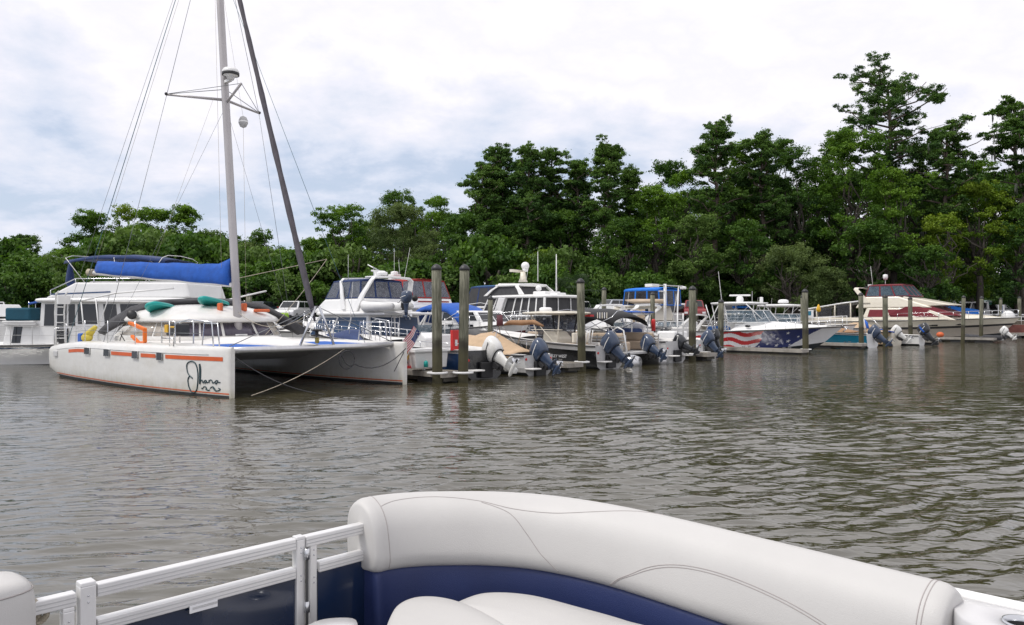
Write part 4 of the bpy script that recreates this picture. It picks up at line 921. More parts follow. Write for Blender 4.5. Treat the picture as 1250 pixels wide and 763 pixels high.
def marks(M, n, h, parent):      # lettering too small to read in the photo: a row of slanted strokes
    c = MB()
    for k in range(n):
        x = (k - n / 2) * h * .9; c.beam((x, -h * .4, 0), (x + h * .25, h * .4, 0), h * .16, .006, cowlb)
        if k % 2: c.beam((x, -h * .4, 0), (x + h * .5, -h * .35, 0), .006, h * .14, cowlb)
    c.v = [tuple(M @ Vector(v)) for v in c.v]; part('lettering', c, parent)
# ------------------------------------------------------------------ first-row open boats
def berth(name, lab, cat_, s, t, out, group=None):
    """out: bow towards the river; s,t = stern position in the marina grid"""
    return thing(name, lab, cat_, mar(s, t), -45 if out else 135, group)
# A: navy-hulled boat with raised white outboard
A_ = berth('centre_console_boat', 'navy-hulled open boat with a big raised white outboard', 'boat', 2.35, .1, False)
P = hull_geo(7.2, 2.3, 1.35, .95, tw=.76); hull(A_, P, navyg, bands=[(.86, 1, gelc)], open_from=.62, transom=blackg)  # black transom colour stands in for dark dock and shadow below the motor
outboard(A_, -.15, -.35, .56, 57, cowlw, 1.14)
c = MB(); c.prism([(2.6, .4), (3.5, .4), (3.35, 1.35), (2.9, 1.5), (2.6, 1.3)], -.4, .4, gelc); part('console', c, A_, bevel=.05)
c = MB(); c.box(1.6, 2.1, -.5, .5, .4, 1.0, gelc); c.box(1.65, 1.78, -.45, .45, 1.0, 1.45, plastw); part('seat', c, A_, bevel=.05)
c = MB(); c.panel([(3.4, -.38, 1.3), (3.4, .38, 1.3), (3.15, .34, 1.75), (3.15, -.34, 1.75)], glassb, .01); part('windshield', c, A_)
c = MB(); c.box(.5, .62, .65, .95, .95, 1.62, redp); c.box(.484, .495, .76, .86, 1.1, 1.3, plastw)
solo('red_cooler', c, 'tall red panel box standing beside the right piling of the close pair', 'box', mar(2.35, .1), 135, bevel=.02)
rail(A_, [(x, P(x / 7.2, 1)[1] - .08, P(x / 7.2, 1)[2]) for x in (.3, 1.2, 2.1, 3.0)], .22, .015, mid=False, name='side_rail')
bow_rail(A_, P, .62, .35)
# dock box, folded flag, hose, wheel on the dock finger
fx = lambda s, t, z: mar(s, t, z)
db = thing('dock_box', 'white moulded dock box with lid behind the left piling of the pair', 'dock box', mar(.5, .85, .43), 45)
c = MB(); c.prism([(-.62, 0), (.62, 0), (.68, .5), (-.68, .5)], -.28, .28, plastw); part('box', c, db, bevel=.03)
c = MB(); c.box(-.73, .73, -.33, .33, .5, .57, plastw); c.box(-.7, .7, -.3, .3, .57, .61, plastw); part('lid', c, db, bevel=.025)
c = MB(); c.lathe([(.07, 0), (.07, .16), (.03, .2)], tealp, 10, Matrix.Translation((-.35, -.42, .05))); solo('small_bottle', c, 'small teal and white bottle beside the white dock box', 'bottle', mar(.5, .85, .43), 45)
def flag_cloth(W, H, nx=26, ny=13, fold=.06, drop=0.0):
    m = MB(); rows = []
    for i in range(nx + 1):
        u = i / nx; rows.append([(u * W, fold * math.sin(u * 9 + j * .25) * (.3 + u), -H * j / ny - drop * u * u + .02 * math.sin(u * 7)) for j in range(ny + 1)])
    m.loft(rows, redst, closed=False, matfn=lambda i, j: blust if (i < nx * .4 and j < 7) else (redst if j % 2 == 0 else whist)); return m
fl = thing('national_flag', 'red, white and blue striped flag drooping from a slanted pole by the catamaran bow', 'flag', mar(.28, .80, .43), 45)
M = Matrix.Translation((-.05, 0, 1.12)) @ Euler((0, R(128), 0)).to_matrix().to_4x4() @ Matrix.Scale(.72, 4)
m = flag_cloth(1.35, .50); m.v = [tuple(M @ Vector(v)) for v in m.v]; part('cloth', m, fl)
st_ = MB(); p0 = M @ Vector((-.05, 0, .02)); p1 = M @ Vector((1.9, .03, .04)); st_.tube([p0, p1], .014, plastw, 6); part('pole', st_, fl)
sm_ = MB()
for (x, y, z) in ((.05, -.02, .0), (.11, -.03, -.1), (.2, -.02, .04), (.3, -.03, -.12), (.42, -.02, -.02), (.26, -.02, -.22), (.48, -.03, -.18)):
    q = []
    for k in range(10):
        a = math.pi * k / 5; rr_ = .035 if k % 2 == 0 else .015; q.append(M @ Vector((x + rr_ * math.cos(a), fold_y if False else .06 * math.sin(x / 1.35 * 9) * .4 - .012, z - .06 + rr_ * math.sin(a))))
    sm_.add(q, [tuple(range(10))], whist)
part('stars', sm_, fl, solid=.004)
wh = thing('hand_truck', 'small folded dock cart with black wheels and yellow bag beside the flag', 'cart', mar(-.2, 1.0, .43), 30)
for sx in (-.2, .25):
    c = MB(); M = Matrix.Translation((sx, 0, .2)) @ Euler((R(90), 0, 0)).to_matrix().to_4x4(); c.lathe([(.2, -.02), (.2, .02), (.15, .025), (.15, -.025)], rubber, 18, M); c.tube([(sx - .15, 0, .2), (sx + .15, 0, .2)], .01, chrome, 5); c.tube([(sx, 0, .05), (sx, 0, .35)], .01, chrome, 5); part('wheel', c, wh)
c = MB(); c.tube([(-.2, 0, .2), (.25, 0, .2), (.35, 0, .6)], .015, chrome, 6); c.sphere((.0, 0, .48), .17, yellow, 10, (.9, .7, 1.5)); c.box(-.3, .3, -.15, .15, .0, .08, redp); part('frame', c, wh)

# B: white skiff with tan cover, blue-grey outboard
B_ = berth('skiff', 'white open boat under a tan tarp with a raised blue-grey outboard', 'boat', 4.75, -.1, False)
P = hull_geo(6.2, 2.0, 1.1, .72, tw=.74); hull(B_, P, gelc, bands=[(.0, .25, liner)], open_from=.6, transom=liner)
outboard(B_, -.15, .05, .52, 50, cowlb, 1.05)
c = MB(); rings = []
for x in np.linspace(.55, 5.7, 16):
    a = x / 6.2; w = P(a, 1)[1] + .03; zt = P(a, 1)[2]; hh = .62 * math.exp(-((x - 2.3) / 1.0) ** 2) + .32 * math.exp(-((x - 3.9) / .9) ** 2) + .06
    rings.append([(x, w * f, zt - (.16 if abs(f) == 1 else -.01) + hh * (1 - abs(f) ** 1.3) + .02 * math.sin(x * 9 + f * 5)) for f in (-1, -.98, -.75, -.5, -.25, 0, .25, .5, .75, .98, 1)])
c.loft(rings, canvt, closed=False); part('boat_cover', c, B_, solid=.015)
rail(B_, [(.4, -.8, .75), (1.4, -.85, .8), (2.4, -.88, .85)], .35, .014, mid=False, name='side_rail')
c = MB(); c.tube([(1.6, -.75, .8), (2.1, -.2, 1.75), (2.6, .75, .8)], .016, chrome, 6); c.tube([(2.6, -.75, .8), (2.1, -.1, 1.8), (1.6, .75, .8)], .016, chrome, 6); part('bimini_bows', c, B_)
c = MB(); c.tube([(.25, -.5, 1.72), (.7, -.5, 1.86), (1.3, -.5, 1.83), (1.9, -.5, 1.84), (2.2, -.5, 1.76)], [.05, .11, .13, .11, .05], canvtb, 10, flat=.8); c.tube([(1.9, -.8, .8), (1.2, -.5, 1.8)], .015, chrome, 5); part('rolled_canopy', c, B_)
c = MB(); c.tube([(2.1, -.15, 1.72), (2.12, -.15, 2.12)], [.13, .11], mat('boot_plum', (.12, .04, .05), .8, var=.3), 10); part('rolled_cover', c, B_, label='small dark plum rolled cover on top of the frame')
# skiff 2: next to B with rolled brown bimini
B2 = berth('runabout', 'small white open boat glimpsed behind the tan-covered boat', 'boat', 10.75, 8.9, False)
P = hull_geo(6.0, 1.85, 1.3, .9); hull(B2, P, gelc, open_from=.58)
windshield(B2, 2.6, 4.1, 1.7, 1.1, .5)
if 0: c.tube([(1.4, -1.1, 1.72), (1.5, -.5, 1.92), (1.55, .3, 1.95), (1.4, 1.1, 1.75)], [.09, .17, .18, .1], canvtb, 10, flat=.7); c.tube([(1.5, -1.0, 1.0), (1.4, -1.1, 1.7)], .016, chrome, 5); c.tube([(1.5, 1.0, 1.0), (1.4, 1.1, 1.7)], .016, chrome, 5); part('rolled_canopy', c, B2)
# C: black-hulled centre console
C_ = berth('centre_console_boat', 'black and white centre console with a beige hardtop beside the lone piling', 'boat', 9.1, .15, False)
P = hull_geo(6.6, 2.35, 1.45, .92, tw=.76)
hull(C_, P, gelc, bands=[(0, .74, blackg)], open_from=.6, n=40, rows=16, transom=liner)
outboard(C_, -.2, .15, .62, 46, cowlb, 1.14, steer=6)
c = MB(); c.tube([(-.05, -1.0, .5), (-.15, -.95, .62), (.0, -.9, 1.5), (.25, -.85, 1.62), (.5, -.85, 1.5), (.5, -.9, .95)], .03, plastw, 8); part('transom_rail', c, C_)
t_top(C_, 1.5, 4.1, 2.0, 2.16, .45, gel2, legs=((2.2, 2.0), (3.3, 3.6)), lm=gel2)
c = MB(); c.prism([(2.3, .4), (3.3, .4), (3.15, 1.45), (2.6, 1.45), (2.3, 1.2)], -.42, .42, gel2); part('console', c, C_, bevel=.06)
c = MB(); c.panel([(3.3, -.5, 1.15), (3.3, .5, 1.15), (3.55, .6, 2.1), (3.55, -.6, 2.1)], vinyl, .01); c.panel([(2.3, -.55, 1.0), (3.3, -.5, 1.15), (3.55, -.6, 2.1), (2.2, -.66, 2.1)], vinyl, .01); part('curtain', c, C_)
c = MB(); c.tube([(2.3, -.58, 1.0), (2.28, -.6, 1.6), (2.2, -.66, 2.12)], .035, canvk2, 6); c.tube([(3.3, -.52, 1.1), (3.55, -.62, 2.1)], .035, canvk2, 6); c.tube([(1.9, -.7, 2.13), (2.6, -.72, 2.06), (3.6, -.65, 2.1)], .06, canvk2, 6); c.tube([(2.3, -.58, 1.02), (2.8, -.56, .98), (3.3, -.52, 1.12)], .03, canvk2, 6); part('curtain_edging', c, C_)
c = MB(); c.box(1.4, 1.95, -.5, .5, .4, .98, uphol); c.box(1.4, 1.55, -.5, .5, .98, 1.4, gel2); part('leaning_post', c, C_, bevel=.05)
c = MB(); c.box(.35, .75, -.8, .8, .4, .82, uphol); part('stern_seat', c, C_, bevel=.05)
c = MB()
for k in range(6): c.tube([(1.3, -.45 + .18 * k, .95), (1.2, -.45 + .18 * k, 1.5)], .022, gelc, 6)
part('rod_holder', c, C_)
c = MB(); c.box(1.55, 1.95, -.95, -.7, 2.05, 2.13, redp); 
for k in range(5): c.box(1.25 - k * .12, 1.28 - k * .12, -.84, -.82, 1.98, 2.22, whist if k % 2 else gel2)
part('hanging_gear', c, C_)
c = MB(); c.lathe([(.25, 0), (.28, .03), (.27, .16), (.2, .2), (.01, .2)], gelc, 14, Matrix.Translation((3.4, 0, 2.24))); part('hatch_box', c, C_)
hx = 2.3; pA, pB = P(.30, .5), P(.36, .5)
M = Matrix.Translation((P(.29, .40)[0], P(.29, .40)[1] + .03, P(.29, .40)[2])) @ Euler((R(90 - 6), 0, R(180))).to_matrix().to_4x4()
text_part('lettering', 'KEY WEST', .17, M, whist, C_)
# D: pontoon boat with black bimini
D_ = berth('pontoon_boat', 'tan-seated pontoon boat under a black bimini with a raised outboard', 'pontoon boat', 12.2, .5, False)
for y in (-1.0, 1.0):
    c = MB(); c.tube([(-.2, y, .12), (0, y, .14), (6.2, y, .14), (6.9, y, .3)], [.28, .32, .32, .06], alum, 16); part('pontoon', c, D_)
c = MB(); c.box(0, 6.6, -1.25, 1.25, .48, .58, liner); part('deck', c, D_, bevel=.02)
f = MB()
for sg in (1, -1):
    for k in range(5): f.box(.3, 6.3, sg * 1.2 - .01, sg * 1.2 + .01, .62 + k * .13, .70 + k * .13, mat('fence_silver', (.42, .41, .40), .4, metal=.4, var=.15))
for x in (.3, 1.8, 3.3, 4.8, 6.3):
    for sg in (1, -1): f.box(x - .02, x + .02, sg * 1.2 - .02, sg * 1.2 + .02, .58, 1.28, alum)
part('fence', f, D_)
for (x0, x1, y0, y1) in ((.5, 2.2, -1.15, -.55), (.5, 2.2, .55, 1.15), (4.3, 6.0, -1.15, -.55), (4.3, 6.0, .55, 1.15)):
    c = MB(); c.box(x0, x1, y0, y1, .6, .98, uphol); s_ = 1 if y1 > 0 else -1; c.box(x0, x1, s_ * 1.0, s_ * 1.17, .98, 1.35, uphol); part('seat', c, D_, bevel=.06)
c = MB(); c.box(3.0, 3.5, -.9, -.3, .58, 1.4, gel2); part('helm', c, D_, bevel=.06)
bimini(D_, .9, 4.6, 2.5, 2.42, canvk2, arch=.34, base=1.25, droop=.38, feet=(3.0, 3.1, 3.2))
outboard(D_, -.1, 0, .56, 58, cowlb, 1.02, steer=-8)
# G: second pontoon/deck boat behind with white top and navy curtains
G_ = berth('deck_boat', 'white-topped boat with navy side curtains behind the black bimini', 'boat', 16.9, 8.7, False)
P = hull_geo(6.6, 2.3, 1.3, .95); hull(G_, P, gelc, bands=[(.3, .6, blueg)], open_from=.6)
t_top(G_, .6, 4.4, 2.3, 2.02, .5, gelc, legs=((1.0, 1.0), (3.8, 4.0)))
for k in range(4):
    c = MB(); c.obox((1.0 + k * .95, -1.05, 1.45), (.7, .05, .85), (0, R(6), 0), canvn); part('curtain', c, G_, bevel=.02)
c = MB(); c.lathe([(.24, 0), (.16, .4), (.03, .7)], canvk, 10, Matrix.Translation((.2, -.6, 1.0))); part('seat_cover', c, G_)
# E: white centre console with royal blue T-top
E_ = berth('centre_console_boat', 'white centre console with a flat royal blue top left of the flag-painted boat', 'boat', 14.55, .65, False)
P = hull_geo(6.8, 2.2, 1.4, .95, flare=.8, tw=.76); hull(E_, P, gelc, open_from=.62, transom=liner)
outboard(E_, -.1, -.35, .62, 62, cowlk, .92, steer=5)
t_top(E_, 1.6, 4.4, 2.0, 2.22, .45, canvb, legs=((2.0, 1.9), (3.2, 3.6)), th=.05)
c = MB(); c.prism([(2.3, .4), (3.3, .4), (3.15, 1.45), (2.6, 1.45), (2.3, 1.2)], -.42, .42, gelc); part('console', c, E_, bevel=.06)
c = MB(); c.box(2.2, 3.5, -.6, .6, .95, 1.5, canvn); part('console_cover', c, E_, bevel=.12)
c = MB(); c.tube([(.15, -.8, .95), (.15, -.8, 2.2)], .03, plastw); c.tube([(.15, -.35, .95), (.15, -.35, 2.2)], .03, plastw)
for k in range(4): c.tube([(.15, -.8, 1.1 + .27 * k), (.15, -.35, 1.1 + .27 * k)], .022, plastw)
part('ladder', c, E_)
# F1: white skiff whose stern shows left of the big piling, dolphin mark
F_ = berth('skiff', 'white skiff with a small blue fish mark beside the tall white mast frame', 'boat', 15.7 + .25, 9.3, False)
P = hull_geo(5.5, 1.0, 1.2, .9)
bpy.data.objects.remove(F_)
F_ = thing('skiff', 'white skiff with a small blue fish mark on its stern quarter', 'boat', (8.15, 37.6, 0), 165)
P = hull_geo(6.6, 2.2, 1.35, .92); hull(F_, P, gelc, bands=[(.0, .1, liner)], open_from=.6)
c = MB(); pq = lambda a, r, o=.012: Vector((P(a, r)[0], P(a, r)[1] + o, P(a, r)[2]))
c.add([pq(.17, .3), pq(.20, .18), pq(.235, .25), pq(.25, .12), pq(.26, .35), pq(.25, .5), pq(.235, .38), pq(.215, .55), pq(.205, .42)], [tuple(range(9))], canvc); part('fish_mark', c, F_, solid=.004)
M = Matrix.Translation(pq(.36, .62, .02)) @ Euler((R(84), 0, R(180))).to_matrix().to_4x4(); marks(M, 8, .09, F_)
c = MB(); c.box(1.2, 2.6, -.5, .5, .4, 1.25, gelc); c.box(1.7, 2.4, -.42, .42, 1.25, 1.75, gelc); part('console', c, F_, bevel=.08)
c = MB(); c.lathe([(.1, 0), (.1, .5), (.05, .58)], redp, 10, Matrix.Translation((1.25, .62, 1.35))); part('fire_extinguisher', c, F_)
# F2: boat behind big piling with two outboards: blue-grey tilted, black cowling behind
F2 = berth('centre_console_boat', 'white open boat with a raised blue-grey outboard right of the big piling', 'boat', 18.8, 1.6, False)
P = hull_geo(6.6, 2.3, 1.3, .9); hull(F2, P, gelc, open_from=.6)
outboard(F2, -.2, .3, .6, 42, cowlb, 1.05, steer=-5); outboard(F2, .1, -.6, .8, 25, cowlk, .9)
c = MB(); c.box(1.5, 2.6, -.6, .6, .4, 1.3, gelc); part('console', c, F2, bevel=.08)

for o_, w_, z_ in ((A_, .8, .34), (B_, .7, .28), (C_, .8, .34), (E_, .75, .34), (F2, .8, .34)):
    for y_ in (-1, 1):
        c = MB(); c.box(-.42, -.01, y_ * (w_ * .72) - .22, y_ * (w_ * .72) + .22, z_ - .05, z_, deckw); part('swim_platform', c, o_, bevel=.02)
    c = MB(); c.box(-.14, -.01, -.26, .26, z_ - .3, z_ + .22, rubber); part('engine_bracket', c, o_, bevel=.03)
    for y_ in (-w_ * .9, w_ * .9): c = MB(); c.sphere((-.01, y_, z_ + .3), .05, redp, 8, (.4, 1, 1)); part('stern_light', c, o_)
# ------------------------------------------------------------------ flag-painted express cruiser
FB = berth('express_cruiser', 'white cruiser whose hull is painted with stars and stripes', 'boat', 28.2, 7.6, True)
FL = 8.9; P = hull_geo(FL, 2.9, 1.50, 1.12, c0=.10, c1=.6, rake=1.75, flare=.9)
fr = mat('wrap_red', (.50, .025, .03), .3, var=.08, coat=.4); fbm = mat('wrap_blue', (.012, .025, .14), .3, var=.15, coat=.4); fwm = mat('wrap_white', (.72, .72, .74), .3, var=.05, coat=.4)
def flagfn(a, r):
    x = a + r * .0; top = .97
    if r > top: return gelc
    e0 = .565 - .06 * (1 - r) + .015 * math.sin(r * 5)
    e1 = .83 + .14 * (r - .5)
    if x > e1: return fwm
    if x > e0: return fbm
    w = r + .07 * math.sin(a * 17) + .05 * math.sin(a * 31 + 1) + (.19 if a < .21 else 0) + .10 * a
    return fr if int(w / .215 + 10.3) % 2 == 0 else fwm
hull(FB, P, gelc, n=150, rows=40, matfn=flagfn, deckm=gelc, open_from=.28)
for k, (a, r, s_) in enumerate(((.605, .74, .11), (.655, .50, .12), (.60, .24, .11), (.71, .78, .125), (.735, .33, .14), (.67, .14, .14), (.785, .55, .09), (.80, .80, .06), (.545, .12, .08), (.76, .12, .08))):
    o = pq(a, r, 0); 
    du = (Vector(P(a + .01, r)) - Vector(P(a - .01, r))).normalized(); dv = (Vector(P(a, r + .02)) - Vector(P(a, r - .02))).normalized()
    for side in (1, -1):
        f_ = Vector((1, side, 1)); o2, u2, v2 = o * f_, du * f_, dv * f_; nn = u2.cross(v2).normalized() * (.008); nn = nn if nn.y * side > 0 else -nn
        c = MB(); c.add([o2 + nn + u2 * math.cos(math.pi * q / 5 + .3) * s_ * (1 if q % 2 == 0 else .42) + v2 * math.sin(math.pi * q / 5 + .3) * s_ * (1 if q % 2 == 0 else .42) for q in range(10)] + [o2 + nn], [(q, (q + 1) % 10, 10) for q in range(10)], fwm); part('painted_star', c, FB, recalc=False)
# trunk cabin, windshield, hardtop
c = MB(); rings = []
for x, w, h_ in ((2.6, 1.15, .18), (3.4, 1.2, .55), (4.4, 1.12, .52), (5.6, .95, .36), (6.9, .62, .18), (8.0, .2, .04)):
    z0 = P(x / FL, 1)[2]; rings.append([(x, w * f, z0 + .04 + h_ * (1 - abs(f) ** 3)) for f in (-1, -.92, -.7, -.35, 0, .35, .7, .92, 1)])
c.loft(rings, gelc, closed=False); part('foredeck_cabin', c, FB)
c = MB(); c.sphere((3.75, -1.19, 1.47), .13, winblk, 10, (1.5, .3, .6)); part('porthole', c, FB)
windshield(FB, 2.4, 4.9, 2.3, 1.68, .72, frame=alumw, wrap=1)
t_top(FB, 1.0, 4.1, 2.3, 2.78, .6, gelc, legs=((1.3, 1.1), (2.2, 1.9), (3.6, 3.9)), th=.10)
for sg in (1, -1):
    for pa_, pb_ in (((1.4, 1.05, 1.2), (.9, 1.1, 2.75)), ((.9, 1.05, 1.2), (1.8, 1.1, 2.75)), ((4.5, .9, 1.9), (3.6, 1.1, 2.78))):
        c = MB(); c.tube([(pa_[0], sg * pa_[1], pa_[2]), (pb_[0], sg * pb_[1], pb_[2])], .028, alumw, 7); part('hardtop_strut', c, FB)
c = MB(); c.obox((2.2, .9, 2.62), (1.2, .15, .14), (0, 0, 0), canvc); part('stowed_curtain', c, FB, bevel=.05)
c = MB(); c.box(2.4, 3.0, -.35, .35, .5, 1.6, gelc); part('helm_seat', c, FB, bevel=.08)
c = MB(); c.obox((2.6, 0, 3.32), (1.25, .12, .10), (0, 0, R(25)), gelc); c.lathe([(.2, 2.9), (.22, 3.1), (.15, 3.27)], gelc, 12, Matrix.Translation((2.6, 0, 0))); part('radar', c, FB, bevel=.03)
antenna(FB, 1.9, -.9, 2.88, 1.9, .018, (-.25, 0)); antenna(FB, 1.2, .3, 2.88, 1.6, .018, (-.2, 0)); antenna(FB, 3.3, .2, 2.88, .7, .015)
bow_rail(FB, P, .55, .38, r=.013)
c = MB(); c.sphere((2.2, -.6, 3.1), .0001, gelc, 6)
m = MB(); m.tube([(8.8, 0, 1.45), (9.1, 0, 1.42)], .05, chrome); m.tube([(9.1, 0, 1.42), (8.9, 0, 1.25), (8.8, .1, 1.2)], .03, chrome); part('anchor', m, FB)

# ------------------------------------------------------------------ boats right of the flag boat
TL = berth('runabout', 'small teal-hulled open boat with a raised blue-grey outboard', 'boat', 37.0, .4, False)
P = hull_geo(6.8, 2.3, 1.35, .9); hull(TL, P, tealg, bands=[(.82, 1, gelc)], open_from=.6, transom=gelc)
outboard(TL, -.1, -.2, .62, 48, cowlb, 1.15, steer=8)
c = MB(); rings = []
for x in np.linspace(.8, 5.2, 10): rings.append([(x, 1.0 * f, 1.0 + (.35 * math.exp(-((x - 2.6) / 1.3) ** 2)) * (1 - abs(f) ** 1.4)) for f in (-1, -.6, -.2, .2, .6, 1)])
c.loft(rings, canvtb, closed=False); part('boat_cover', c, TL, solid=.015)
c = MB(); c.tube([(.8, -.9, .95), (.9, -.9, 1.9)], .03, plastw, 6); part('pole', c, TL)
WT = berth('fishing_boat', 'white fishing boat with a flat white hardtop behind the piling right of the flag-painted bow', 'boat', 38.5, 10.2, True)
P = hull_geo(8.2, 2.7, 1.5, 1.15); hull(WT, P, gelc, open_from=.5)
t_top(WT, 1.3, 4.3, 2.2, 2.75, .6, gelc, legs=((1.8, 1.5), (2.6, 2.8), (3.8, 4.1)), th=.12)
windshield(WT, 2.6, 4.6, 2.1, 1.6, .6, frame=alumw); c = MB(); c.box(2.2, 3.4, -.6, .6, .5, 1.6, gelc); part('console', c, WT, bevel=.08)
rail(WT, [(x, -P(x / 8.2, 1)[1] + .1, P(x / 8.2, 1)[2]) for x in (.4, 1.8, 3.2, 4.6, 6.0, 7.4)], .62, .02, m=alumw); rail(WT, [(x, P(x / 8.2, 1)[1] - .1, P(x / 8.2, 1)[2]) for x in (.4, 1.8, 3.2, 4.6, 6.0, 7.4)], .62, .02, m=alumw)
radar_dome(WT, 3.0, 0, 2.98, .38); c = MB(); c.box(1.2, 1.4, -.1, .1, 2.85, 3.45, gelc); part('light_bar', c, WT, bevel=.03)
m = MB(); m.lathe([(.02, 0), (.13, .06), (.14, .2), (.07, .42), (.02, .5)], yellow, 12); solo('yellow_buoy', m, 'yellow teardrop buoy hanging behind the piling beyond the flag-painted bow', 'buoy', (19.3, 49.0, 2.3))
T2 = berth('bowrider', 'tan-covered boat with royal blue straps and a raised grey outboard', 'boat', 41.4, .4, False)
P = hull_geo(6.6, 2.3, 1.4, .95); hull(T2, P, gel2, bands=[(.0, .3, canvt)], open_from=.6)
outboard(T2, -.1, .2, .66, 50, cowlw, 1.05)
c = MB(); rings = []
for x in np.linspace(.1, 6.0, 14):
    w = P(x / 6.6, 1)[1] + .04; z0 = P(x / 6.6, 1)[2]; rings.append([(x, w * f, z0 - (.25 if abs(f) == 1 else 0) + (.55 * math.exp(-((x - 2.5) / 1.1) ** 2) + .1) * (1 - abs(f) ** 1.4)) for f in (-1, -.98, -.6, -.2, .2, .6, .98, 1)])
c.loft(rings, canvt, closed=False); part('boat_cover', c, T2, solid=.015)
c = MB(); c.tube([(1.2, 1.2, 1.25), (.7, 1.2, 1.15), (-.2, 1.05, .95)], .11, canvb, 6, flat=.4); c.tube([(2.2, .3, 1.9), (1.7, .9, 1.6), (1.5, 1.2, 1.2)], .10, canvb, 6, flat=.4); part('strap', c, T2)
c = MB(); c.tube([(.6, .9, 1.1), (1.6, .3, 1.95), (3.1, -.3, 2.0)], .02, chrome, 6); part('support_pole', c, T2)
T3 = berth('skiff', 'low open skiff with a black outboard wearing a royal blue strap', 'boat', 43.3, -.6, False)
P = hull_geo(5.6, 1.5, 1.1, .7); hull(T3, P, gelc, open_from=.6)
outboard(T3, -.1, 0, .7, 38, cowlk, 1.18, strap=canvb)
m = MB(); m.sphere((0, 0, 0), .28, MATS['float_orange'], 14, (1, 1, .8)); solo('red_buoy', m, 'faded red round buoy on the dock beside the cream yacht', 'buoy', mar(53.5, 1.2, .55))
wo_ = berth('inflatable_dinghy', 'small charcoal dinghy with a white outboard under the cream yacht bow', 'dinghy', 55.0, -2.9, False)
c = MB(); c.tube([(0, -.6, .35), (1.8, -.6, .35), (2.6, 0, .45), (1.8, .6, .35), (0, .6, .35)], .18, canvk, 10); part('tube', c, wo_)
c = MB(); c.box(.1, 1.9, -.5, .5, .15, .25, liner); part('floor', c, wo_); outboard(wo_, -.1, 0, .6, 50, cowlw, .9)

# ------------------------------------------------------------------ big motor yachts
def yacht(lab, s, t, out, L, B, fb, fs, hullm=gelc, bands=None, house=None, fly=None, canopy=None, hm=gelc, wm=winblk, name='motor_yacht', rails=True, loc=None, rz=None, wins=None, **kw):
    y = thing(name, lab, 'yacht', loc or mar(s, t), (-45 if out else 135) if rz is None else rz)
    P = hull_geo(L, B, fb, fs, c0=.1, c1=.7, rake=L * .13, flare=.8); hull(y, P, hullm, bands=bands, open_from=kw.get('open_from', .2), sole=.7)
    if house: cabin(y, house[0], house[1], hm, wins or {'sides': [(.06, .30, .25, .85), (.34, .60, .25, .85), (.64, .9, .25, .8)], 'front': [(.06, .48, .2, .85), (.52, .94, .2, .85)]}, wm, roof=kw.get('roof'), bevel=.06)
    if fly: cabin(y, fly[0], fly[1], hm, {}, wm, name='flybridge', bevel=.1)
    if rails: bow_rail(y, P, .42, .6, 8)
    return y, P
# Y3: blue-windowed sedan bridge with dinghy on davits; stern to the river
Y, P = yacht('white bridge yacht with navy window covers and a blue-topped clear enclosure', 7.9, 10.1, False, 11.2, 3.7, 1.75, 1.0,
    house=((2.4, 8.2, 3.3, .95), (2.5, 6.9, 3.1, 2.12)), wins={'sides': [(.03, .30, .12, .9), (.33, .56, .12, .9), (.60, .93, .12, .88)], 'aft': [(.05, .48, .1, .9), (.52, .95, .1, .9)], 'front': [(.05, .95, .15, .85)]}, wm=winblue, roof=(.45, .16, gelc), fly=((2.9, 7.6, 3.1, 2.25), (3.3, 6.6, 2.8, 2.95)))
enclosure(Y, (3.4, 6.6, 2.75, 2.95), (3.6, 6.0, 2.45, 3.85), canvn, vinyl, 3, canvn)
radar_arch(Y, 3.6, 2.3, 2.7, 3.95, 3.2, 2.4, gelc, .3)
radar_arch(Y, 4.6, 2.4, 5.3, 3.95, 3.15, 2.5, gelc, .2, 'arch_strut')
c = MB(); c.box(3.2, 4.3, -.5, .5, 4.0, 4.08, gelc); c.lathe([(.28, 4.1), (.3, 4.25), (.1, 4.33)], gelc, 14, Matrix.Translation((3.4, .1, 0))); c.obox((4.0, -.1, 4.35), (.12, 1.1, .08), (0, 0, R(20)), gelc); c.box(3.95, 4.1, -.08, .08, 4.08, 4.32, gelc); part('radar', c, Y, bevel=.02)
c = MB(); c.obox((5.4, -.8, 4.62), (.5, .5, .05), (R(20), R(-20), 0), gelc); c.tube([(5.4, -.8, 3.95), (5.4, -.8, 4.6)], .02, gelc); part('tv_antenna', c, Y)
antenna(Y, 2.9, -.9, 3.9, 1.6, .015, (-.5, 0)); antenna(Y, 5.2, .9, 3.9, 1.3, .015)
c = MB(); c.box(7.0, 8.6, -1.3, 1.3, 1.7, 2.0, gelc); part('trunk', c, Y, bevel=.15)
c = MB(); c.tube([(1.6, 1.5, 1.0), (1.6, 1.5, 1.9), (2.2, 1.5, 2.0)], .03, plastw, 8); c.tube([(.3, 1.4, 1.0), (.3, 1.4, 1.75), (1.2, 1.4, 1.8), (1.2, 1.4, 1.0)], .03, plastw, 8); c.tube([(.3, -1.4, 1.0), (.3, -1.4, 1.75), (1.2, -1.4, 1.8), (1.2, -1.4, 1.0)], .03, plastw, 8); part('cockpit_rail', c, Y)
c = MB(); c.box(1.0, 3.0, -1.7, 1.7, 2.12, 2.24, gelc); part('cockpit_overhang', c, Y, bevel=.05)
c = MB()
for k in range(5): c.tube([(1.15, .7, 1.0 + k * .25), (1.15, 1.15, 1.0 + k * .25)], .018, chrome, 5)
c.tube([(1.15, .7, .9), (1.15, .7, 2.3)], .02, chrome, 6); c.tube([(1.15, 1.15, .9), (1.15, 1.15, 2.3)], .02, chrome, 6); part('ladder', c, Y)
dg_ = thing('inflatable_dinghy', 'white inflatable dinghy with its own blue-grey outboard on the navy-topped yacht', 'dinghy', mar(7.9, 10.1), 135)
